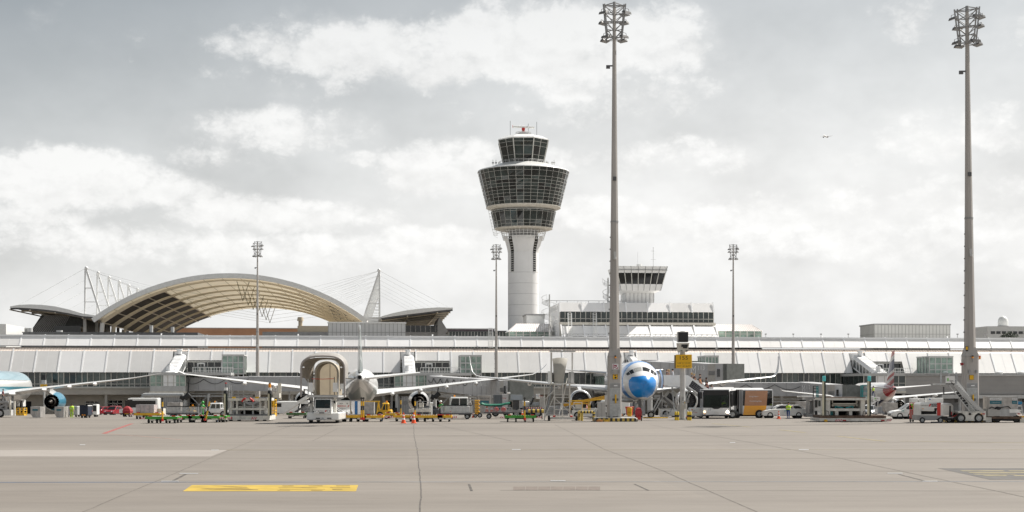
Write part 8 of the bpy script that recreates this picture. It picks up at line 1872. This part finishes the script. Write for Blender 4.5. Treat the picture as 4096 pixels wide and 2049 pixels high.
# --- lifting gear at the left edge
g = G('lift_vehicle', 'grey scissor lift vehicle with a raised platform cut off by the left edge', 'lift vehicle', 22, 1670); t = g.t; mb = MB(LGREY); g.b(mb, -30, 48, 1640, 1662, -.8, .8); g.b(mb, -30, 44, 1605, 1612, -.8, .8, MGREY); g.b(mb, 30, 36, 1612, 1650, -.7, -.5); g.b(mb, 44, 50, 1600, 1660, -.6, -.4, CREAM); g.b(mb, 60, 66, 1605, 1662, -.5, -.3); mb.out('platform', t)
mb = MB(MGREY).bar((g.X(-20), -.5, g.Z(1642)), (g.X(40), -.5, g.Z(1612)), .18).bar((g.X(-20), -.5, g.Z(1620)), (g.X(30), -.5, g.Z(1640)), .14); mb.out('scissor', t); wheel(t, g.X(11), -.7, .45, .45, .3, 'y', split=True); wheel(t, g.X(-35), -.7, .45, .45, .3, 'y')
mb = MB(GALV)
for x in (20, 33, 46): mb.bar((g.X(x), -.6, g.Z(1605)), (g.X(x), -.6, g.Z(1586)), .05)
mb.bar((g.X(20), -.6, g.Z(1587)), (g.X(46), -.6, g.Z(1587)), .05); mb.out('railing', t)
# --- aircraft steps at the red tailed airliner
g = G('aircraft_steps', 'white steps with a railed landing at the rear door of the red tailed airliner', 'steps', 3490, Y=226); t = g.t; mb = MB(WHITE); g.b(mb, 3486, 3514, 1588, 1604, -1, 1); g.b(mb, 3466, 3490, 1585, 1600, -.6, .6); incl(mb, (3464, 1628), (3500, 1602), .2, .15, -1, 1, g); incl(mb, (3440, 1648), (3470, 1624), .2, .2, -1, 1, g); mb.out('landing', t); mb = MB(LGREY)
for x0, x1 in ((3507, 3503), (3495, 3490)): mb.bar((g.X(x0), -.8, g.Z(1604)), (g.X(x1), -.8, .1), .14)
for x in (3486, 3500, 3513): mb.bar((g.X(x), .9, g.Z(1590)), (g.X(x), .9, g.Z(1566)), .08)
mb.out('leg', t); MB(mat('leaf green', (0, 0, 0))).box(g.X(3492), g.X(3496), -1.02, -1.005, g.Z(1597), g.Z(1591)).out('emblem', t); text(t, 'lettering', 'WISAG', BSIG, g.X(3502), -1.02, g.Z(1595), .38, .13)
# ---------------------------------------------------------------- jet bridges
def bridge(label, name_text, pts, rot_r, zf_top, legs=(), cab=True, cable=True, txt=None, hgt=2.9, cl=1.0):
    """tunnel through points (px, depth, roof height px); boxes 3 m wide butted end to end, the later ones a little larger"""
    P = [Vector((wx(px, Y), Y, wz(py, Y))) for px, Y, py in pts]
    t = thing('jet_bridge', label, 'jet bridge', (P[0].x, P[0].y, gz(P[0].y)))
    O = Vector((P[0].x, P[0].y, gz(P[0].y)))
    n = len(P)-1
    for i in range(n):
        a, b = P[i]-O, P[i+1]-O; d = (b-a); d.z = 0; d.normalize(); s = Vector((d.y, -d.x, 0)); w = 1.45+.12*i; h = hgt+.2*i
        mb = MB(BRGREY); sec = lambda p: [p-s*w-Vector((0, 0, h)), p+s*w-Vector((0, 0, h)), p+s*w-Vector((0, 0, .08)), p+s*(w-.25), p-s*(w-.25), p-s*w-Vector((0, 0, .08))]
        mb.loft([sec(a+Vector((0, 0, .1*i))), sec(b+Vector((0, 0, .1*i)))])
        k_ = max(1, int((b-a).length/3.2)); fr = s if s.y < 0 else -s
        for j in range(1, k_): q = a.lerp(b, j/k_)+fr*(w+.012); mb.bar(q-Vector((0, 0, h-.1)), q-Vector((0, 0, .15)), .05, m=MGREY)
        o = mb.out('tunnel', t)
        if i == 0:
            for dz in (.55, 1.1): MB(LGREY).cyl(a-Vector((0, 0, h+dz)), b-Vector((0, 0, h+dz)), .16, n=8).out('service_rail', t)
        if cable and i == 0:
            mb = MB(BLACK); m_ = max(2, int((b-a).length/4.5)); pts_ = []
            for j in range(m_*8+1):
                f = j/(m_*8); u = (j % 8)/8; pts_.append(a.lerp(b, f)+fr*(w+.10)-Vector((0, 0, .45+1.0*math.sin(math.pi*u))))
            mb.tube(pts_, .06, 4).out('cable', t)
        if txt and i == txt[0]:
            f, M_, rest = txt[1], txt[2], txt[3]; q = a.lerp(b, f)+fr*(w+.07); ang = math.atan2(d.y, d.x) if d.x > 0 else math.atan2(-d.y, -d.x)
            tm = mat('bridge lettering', (.88, .88, .88), .5, var=.02)
            text(o, 'lettering', M_, tm, q.x, q.y, q.z-1.15, 1.25, 1.35, face=ang); q2 = q+Vector((math.cos(ang), math.sin(ang), 0))*(1.0+.32*len(rest)); text(o, 'lettering', rest, tm, q2.x, q2.y, q2.z-.85, .52*len(rest), .78, face=ang)
    a = P[0]-O
    MB(BRGREY).cyl((a.x, a.y, a.z-hgt-.2), (a.x, a.y, a.z+.15), rot_r, n=20).out('rotunda', t); MB(LGREY).cyl((a.x, a.y, 0), (a.x, a.y, a.z-hgt-.2), .45, n=12).out('column', t)
    for (i, f) in legs:
        q = (P[i]-O).lerp(P[i+1]-O, f); zb2 = gz(q.y+O.y)-O.z; mb = MB(LGREY)
        for sx in (-1.2, 1.2): mb.bar((q.x+sx, q.y, zb2+.5), (q.x+sx, q.y, q.z-hgt), .35)
        mb.box(q.x-1.5, q.x+1.5, q.y-.3, q.y+.3, zb2+.35, zb2+.8, m=MGREY); lg = mb.out('drive_column', t)
        for sx in (-1.1, 1.1): wheel(lg, q.x+sx, q.y-.1, zb2+.45, .45, .4)
    if cab:
        e = P[-1]-O; d = (P[-1]-P[-2]); d.z = 0; d.normalize(); s = Vector((d.y, -d.x, 0)); fr = s if s.y < 0 else -s
        mb = MB(mat('cab beige', (.44, .42, .39), .5)); sec = lambda p, w, h: [p-s*w-Vector((0, 0, h)), p+s*w-Vector((0, 0, h)), p+s*w, p-s*w]
        mb.loft([sec(e+d*.02, 1.85, hgt+.3), sec(e+d*3.2*cl, 1.85, hgt+.3)])
        for j in range(9): q = e+d*(.5+j*.27)*cl+fr*1.87; mb.bar(q-Vector((0, 0, 1.9)), q-Vector((0, 0, 1.2)), .10, m=MGREY)
        mb.out('cab_corridor', t)
        mb = MB(BRGREY).loft([sec(e+d*3.22*cl, 2.0, hgt+.4), sec(e+d*6.0*cl, 2.0, hgt+.4)]); mb.out('cab', t); q = e+d*4.4*cl+fr*2.01; MB(DGLASS).bar(q-Vector((0, 0, 2.2)), q-Vector((0, 0, .9)), .55).out('cab_window', t)
        mb = MB(mat('bellows grey', (.20, .21, .20), .8, var=.15))
        for j in range(6): p_ = e+d*(6.02+j*.28)*cl; mb.loft([sec(p_, 2.0+.08*(j % 2), hgt+.3), sec(p_+d*.26*cl, 2.0+.08*(j % 2), hgt+.3)])
        mb.out('bellows', t)
    return t
bridge('long grey jet bridge with a looping cable behind the wide body left wing', '', [(742, 301, 1510), (1010, 296, 1507), (1262, 291, 1508)], 1.5, 0, legs=((1, .5),), cab=False)
bridge('grey jet bridge lettered M112/2 sloping down right of the white wide body', 'M112/2', [(1738, 297, 1503), (1905, 270, 1514), (2040, 246, 1524)], 1.7, 0, legs=((1, .7),), txt=(1, .44, 'M', '112/2'), hgt=3.1)
bridge('grey jet bridge lettered M113 with its dark bellows behind the boarding passengers', 'M113', [(2600, 262, 1444), (2780, 247, 1452), (2862, 243, 1457)], 1.6, 0, legs=((1, .8),), txt=(1, .26, 'M', '113'), cable=False, hgt=2.6, cl=.62)
bridge('grey jet bridge with a looping cable ending behind the right cargo loader', 'M112', [(2880, 290, 1530), (3224, 282, 1530), (3345, 270, 1540)], 1.6, 0, legs=((1, .5),), txt=(1, .18, 'M', '112'), hgt=2.75)
# pipe runs beneath the pier heads
g = G('pipe_run', 'insulated steel pipe with a bend under the left pier head', 'pipe', 640, Y=290); MB(GALV).tube([(g.X(572), -.3, 0), (g.X(572), -.3, g.Z(1586)), (g.X(580), -.3, g.Z(1581)), (g.X(735), -.3, g.Z(1581))], .45, 10).out('pipe', g.t)
g = G('air_duct', 'black flexible air duct hanging under the left pier head', 'duct', 740, Y=289); MB(BLACK).tube([(g.X(723), 0, g.Z(1586)), (g.X(738), 0, g.Z(1595)), (g.X(758), 0, g.Z(1577))], .55, 10).bar((g.X(752), 0, g.Z(1578)), (g.X(757), 0, g.Z(1515)), .25).out('hose', g.t)
g = G('air_duct', 'black flexible air duct hanging left of the M112/2 jet bridge', 'duct', 1740, Y=285); MB(BLACK).tube([(g.X(1724), 0, g.Z(1586)), (g.X(1738), 0, g.Z(1592)), (g.X(1758), 0, g.Z(1573))], .5, 10).bar((g.X(1750), 0, g.Z(1576)), (g.X(1755), 0, g.Z(1540)), .2).out('hose', g.t)
# ---------------------------------------------------------------- people (one continuous skinned body each)
def person(label, px, Y, zfoot, H, shirt, trous, skin, hair, rz=0.0, pose=None, hairm=None, vest=None, group=None, long_hair=False, legs=None, sleeves=False):
    p = pose or {}; k = H/1.75; ln = p.get('lean', 0.0); sw = p.get('stride', .12); seat = p.get('sit', False)
    V = []; E = []; Rr = []; M_ = []
    def v(x, y, z, r, m, par=None):
        V.append((x*k, y*k, z*k)); Rr.append(r*k); M_.append(m)
        if par is not None: E.append((par, len(V)-1))
        return len(V)-1
    sh, tr, sk = 0, 1, 2
    L = lambda z: (z-.95)*math.tan(ln)     # forward lean along -y
    pel = v(0, 0, .95, .135, tr); b1 = v(0, -L(1.1), 1.10, .13, sh, pel); b2 = v(0, -L(1.28), 1.28*math.cos(ln*.6)+.0, .15, sh, b1); zc = 1.42 - .12*abs(ln); b3 = v(0, -L(1.42), zc, .125, sh, b2)
    nk = v(0, -L(1.5)-.01, zc+.09, .055, sk, b3); h1 = v(0, -L(1.55)-.02, zc+.17, .082, sk, nk); h2 = v(0, -L(1.6)-.03, zc+.25, .095, sk, h1); v(0, -L(1.6)-.02, zc+.315, .072, sk, h2)
    nose = v(0, -L(1.55)-.11, zc+.19, .022, sk, h1)
    for s in (-1, 1):
        a = p.get('arms', {}).get(s, ((.26*s, .03, -.28), (.24*s, -.08, -.50)))
        s1 = v(.19*s, -L(1.40), zc-.01, .065, sh, b3); e = v(a[0][0], -L(1.2)+a[0][1], zc+a[0][2], .05, sh if sleeves else sk, s1); w = v(a[1][0], -L(1.1)+a[1][1], zc+a[1][2], .036, sk, e)
        ha = v(a[1][0]*1.02, -L(1.1)+a[1][1]-.05, zc+a[1][2]-.07, .04, sk, w)
        for f in (-.025, 0, .025): v(a[1][0]+f, -L(1.1)+a[1][1]-.08, zc+a[1][2]-.14, .012, sk, ha)
        v(a[1][0]-.05*s, -L(1.1)+a[1][1]-.10, zc+a[1][2]-.08, .013, sk, ha)
        y = sw*s
        hp = v(.10*s, 0, .88, .10, tr, pel)
        if seat: kn = v(.12*s, -.42, .86, .075, tr, hp); an = v(.12*s, -.48, .45, .055, tr, kn); v(.12*s, -.62, .42, .05, tr, an)
        else: kn = v(.11*s, -y*.5-.02, .50, .072, tr, hp); an = v(.11*s, -y+.04, .09, .05, tr, kn); v(.12*s, -y-.12, .04, .042, tr, an)
    me = bpy.data.meshes.new('p'); me.from_pydata(V, E, []); o = bpy.data.objects.new('p', me); COL.objects.link(o)
    sm = o.modifiers.new('s', 'SKIN'); ss_ = o.modifiers.new('u', 'SUBSURF'); ss_.levels = 1; ss_.render_levels = 1
    for i, d in enumerate(me.skin_vertices[0].data): d.radius = (Rr[i]*(1.25 if i in (1, 2, 3) else 1), Rr[i]); d.use_root = (i == 0)
    dg = bpy.context.evaluated_depsgraph_get(); dg.update(); m2 = bpy.data.meshes.new_from_object(o.evaluated_get(dg)); bpy.data.objects.remove(o)
    for x in (shirt, trous, skin): m2.materials.append(x)
    # clothing follows the nearest skeleton joint
    S = []
    for i, j in E:
        for f in (0, .5, 1): S.append((Vector(V[i]).lerp(Vector(V[j]), f), M_[j] if f > 0 else M_[i]))
    for pl in m2.polygons:
        c = pl.center; pl.material_index = min(S, key=lambda q: (q[0]-c).length_squared)[1]; pl.use_smooth = True
    m2.name = 'person'; b = bpy.data.objects.new('person', m2); COL.objects.link(b); b.location = (wx(px, Y), Y, zfoot); b.rotation_euler.z = rz
    tag(b, label, 'person', group)
    hc = Vector(V[h2]); mb = MB(hair)
    if hairm == 'hood': mb.sphere((hc.x, hc.y+.03*k, hc.z), .15*k, 12, sz=1.15)
    elif hairm == 'helmet': mb.lathe([(.155*k, .02*k), (.15*k, .06*k), (.125*k, .12*k), (.06*k, .165*k), (.01, .17*k)], o=(hc.x, hc.y, hc.z+.0), n=14)
    else:
        mb.lathe([(.115*k, -.02*k), (.118*k, .04*k), (.10*k, .09*k), (.05*k, .118*k), (.01, .122*k)], o=(hc.x, hc.y+.022*k, hc.z), n=12)
        if long_hair: mb.loft([[(hc.x+dx*k, hc.y+dy*k, hc.z+z*k) for dx, dy in ((-.11, .0), (.11, .0), (.12, .11), (-.12, .11))] for z in (.03, -.14, -.30)], smooth=True)
    mb.out('hair' if hairm not in ('hood', 'helmet') else hairm, b)
    if vest:
        rings = []
        for z, r in ((.98, .19), (1.12, .20), (1.28, .235), (1.40, .22), (1.455, .12)):
            z2 = z*math.cos(ln*.25); rings.append([(1.15*r*math.cos(t)*k, (-L(z)+.80*r*math.sin(t))*k, (zc-1.42+z)*k) for t in [2*math.pi*i/14 for i in range(14)]])
        w = MB(vest).loft(rings, cap=False, smooth=True).out('safety_vest', b)
        rb = []
        for z in (1.11, 1.15): r = .207; rb.append([(1.15*r*math.cos(t)*k, (-L(z)+.80*r*math.sin(t))*k, (zc-1.42+z)*k) for t in [2*math.pi*i/14 for i in range(14)]])
        MB(mat('reflective tape', (.75, .75, .7), .3)).loft(rb, cap=False).out('reflective_band', w)
    return b
C = lambda n, c: mat('cloth '+n, c, .8, var=.15, scale=8)
black, white_, navy, grey_, red_, org, bl = C('black', (.015, .015, .018)), C('white', (.55, .58, .62)), C('navy', (.012, .03, .10)), C('grey', (.14, .15, .16)), C('burgundy', (.13, .015, .03)), C('orange', (.55, .20, .05)), C('light blue', (.30, .40, .52))
hb, hl, hk = C('brown hair', (.05, .03, .02)), C('blond hair', (.42, .28, .12)), C('black hair', (.012, .01, .01))

PG = 'passengers on the boarding stairs'
def pz(py_head, H=1.7): return wz(py_head, 151) - H
reach = {'arms': {-1: ((-.25, -.15, -.22), (-.18, -.38, -.25)), 1: ((.25, -.15, -.22), (.18, -.38, -.25))}}
person('brown haired passenger nearest the aircraft door on the stair landing', 2668, 151.3, pz(1479, 1.7), 1.7, black, navy, SKIN, hb, R(-90), group=PG)
person('long blond haired passenger in a dark top on the stair landing', 2675, 150.8, pz(1479, 1.68), 1.68, C('skin tone top', (.30, .2, .16)), black, SKIN, hl, R(-80), long_hair=True, group=PG)
person('dark haired passenger in a white shirt on the stair landing', 2691, 151.0, pz(1477, 1.72), 1.72, white_, navy, SKIN, hk, R(-95), group=PG, sleeves=True)
person('blond passenger at the top of the sloping stairs just right of the sign post', 2767, 151.3, pz(1492, 1.68), 1.68, grey_, black, SKIN, hl, R(-90), long_hair=True, group=PG)
person('short blond passenger behind the first one on the sloping stairs', 2777, 150.7, pz(1497, 1.6), 1.6, black, navy, SKIN, hl, R(-60), group=PG)
person('upright dark haired passenger in a black shirt midway down the stairs', 2801, 151.2, pz(1497, 1.76), 1.76, black, grey_, SKIN, hb, R(-90), group=PG)
person('stooping passenger with black hair and an orange bag midway down the stairs', 2806, 150.8, pz(1510, 1.6), 1.6, org, black, SKIN, hk, R(-90), {'lean': .35}, group=PG)
person('dark skinned passenger in a grey shirt low on the stairs', 2826, 151.2, pz(1511, 1.74), 1.74, grey_, navy, SKIND, hk, R(-70), group=PG)
person('passenger in a burgundy top leaning on the stair rail', 2833, 150.7, pz(1526, 1.62), 1.62, red_, black, SKIN, hk, R(-90), {'lean': .3, **reach}, group=PG)
person('lowest passenger on the boarding stairs, bending behind the bus roof', 2857, 151.0, pz(1537, 1.6), 1.6, red_, navy, SKIN, hk, R(-90), {'lean': .4}, group=PG)
person('worker in a lime vest and blue trousers leaning into the white estate car', 3153, 140.2, 0, 1.70, C('blue overall', (.012, .05, .20)), C('blue overall', (0, 0, 0)), SKIN, hk, R(158), {'lean': .38, 'stride': .16, 'arms': {-1: ((-.30, -.25, -.10), (-.30, -.50, -.02)), 1: ((.28, -.2, -.2), (.26, -.45, -.2))}}, vest=LIME)
person('person in a hooded bright green raincoat bending behind the green dollies', 807, 141.5, 0.0, 1.72, RAING, RAING, SKIN, RAING, R(60), {'lean': .22, **reach}, hairm='hood', vest=RAING, sleeves=True)
person('worker in green with a white helmet beside the railed trailer', 1766, 143, .0, 1.75, RAING, navy, SKIN, WHITE, R(-40), {'lean': .15, **reach}, hairm='helmet', vest=RAING, sleeves=True)
person('worker in a lime vest standing between the grey carts at the left', 287, 146, 0, 1.12 if False else 1.45, LIME, LIME, SKIN, hk, R(20), vest=LIME, sleeves=True)
person('person in dark red clothes standing on the lift vehicle platform at the left edge', 12, depth(1670), wz(1606, depth(1670)), 1.25, red_, black, SKIN, hk, R(90), sleeves=True)
person('driver in a lime vest seated behind the bus windscreen', 2895, 143.0, .22, 1.65, LIME, navy, SKIN, hk, R(0), {'sit': True, **reach}, vest=LIME)
person('worker in a lime vest on the steps at the red tailed airliner', 3493, 226, wz(1588, 226), 1.70, navy, navy, SKIN, hk, R(30), vest=LIME)

# ---------------------------------------------------------------- second row of equipment seen between the nearer things
g = car('silver car with a lit lamp under the tail of the red tailed airliner', 3478, None, mat('silver paint', (.42, .43, .44), .3, .4, coat=.4), 4.3, 1.5, 1.75, R(70), 205)
MB(LITE).cyl((-2.17, -.62, .66), (-2.21, -.62, .66), .10, n=10).out('lit_headlight', g.t)
car('dark grey car half hidden behind the railed trailer', 1700, None, mat('slate car paint', (.05, .055, .065), .3, coat=.4), 4.4, 1.5, 1.8, R(8), 225)
van('white delivery van behind the mobile steps', 2440, 190, 5.0, 2.2, 1.9, WHITE, R(6))
van('grey van in the shade below the left jet bridge', 985, 250, 5.2, 2.3, 1.9, MGREY)
g = G('landing_support', 'yellow maintenance trestle under the tail of the white wide body', 'trestle', 1490, Y=215); mb = MB(YEL)
for dx in (-.9, .9): mb.bar((dx-.25, -.4, 0), (dx, 0, 2.0), .16).bar((dx+.25, .4, 0), (dx, 0, 2.0), .16)
mb.box(-1.1, 1.1, -.2, .2, 2.0, 2.2).out('trestle_frame', g.t)
for i, (px, Y, m, lab) in enumerate(((1006, 215, GALV, 'stack of silver pallets behind the left cargo loader'), (1250, 200, MGREY, 'grey pallet stack behind the lift truck'), (2230, 175, GALV, 'silver pallet stack behind the mobile steps'), (2862, 185, MGREY, 'grey pallet stack behind the bus'))):
    g = G('pallet_stack', lab, 'pallets', px, Y=Y); mb = MB(m)
    for q in range(7): mb.box(-1.3+.03*(q % 2), 1.3, -.8, .8, .1+q*.17, .22+q*.17)
    mb.out('stacked_sheet', g.t)
GR = 'plain grey containers in the second row'
for i, (px, Y, lab) in enumerate(((465, 215, 'plain grey container between the red cars and the covered cart'), (700, 205, 'plain grey container behind the silver barrier cart'), (1470, 195, 'plain grey container under the belly of the white wide body'), (1860, 205, 'plain grey container behind the white tow tractor'), (3215, 190, 'plain grey container between the estate car and the lift truck'), (3560, 210, 'plain grey container behind the compact car'))):
    if i == 0: continue
    g = G('cargo_container', lab, 'container', px, Y=Y, group=GR); MB(ULDM).prism([(-.55, .3), (.95, .3), (.95, 1.9), (-.95, 1.9), (-.95, .85)], 'y', -.75, .75).out('shell', g.t); MB(DGREY).box(-.9, .95, -.78, .78, .12, .29).out('base', g.t)
g = tug('small yellow and grey tow tractor behind the green dollies', 765, 1664, 748, 782, 1628, 1644, 756, 776, YEL)
g = tug('white tow tractor in the shade behind the left engine of the wide body', 1240, 1662, 1222, 1258, 1622, 1640, 1230, 1252, DIRTYW)
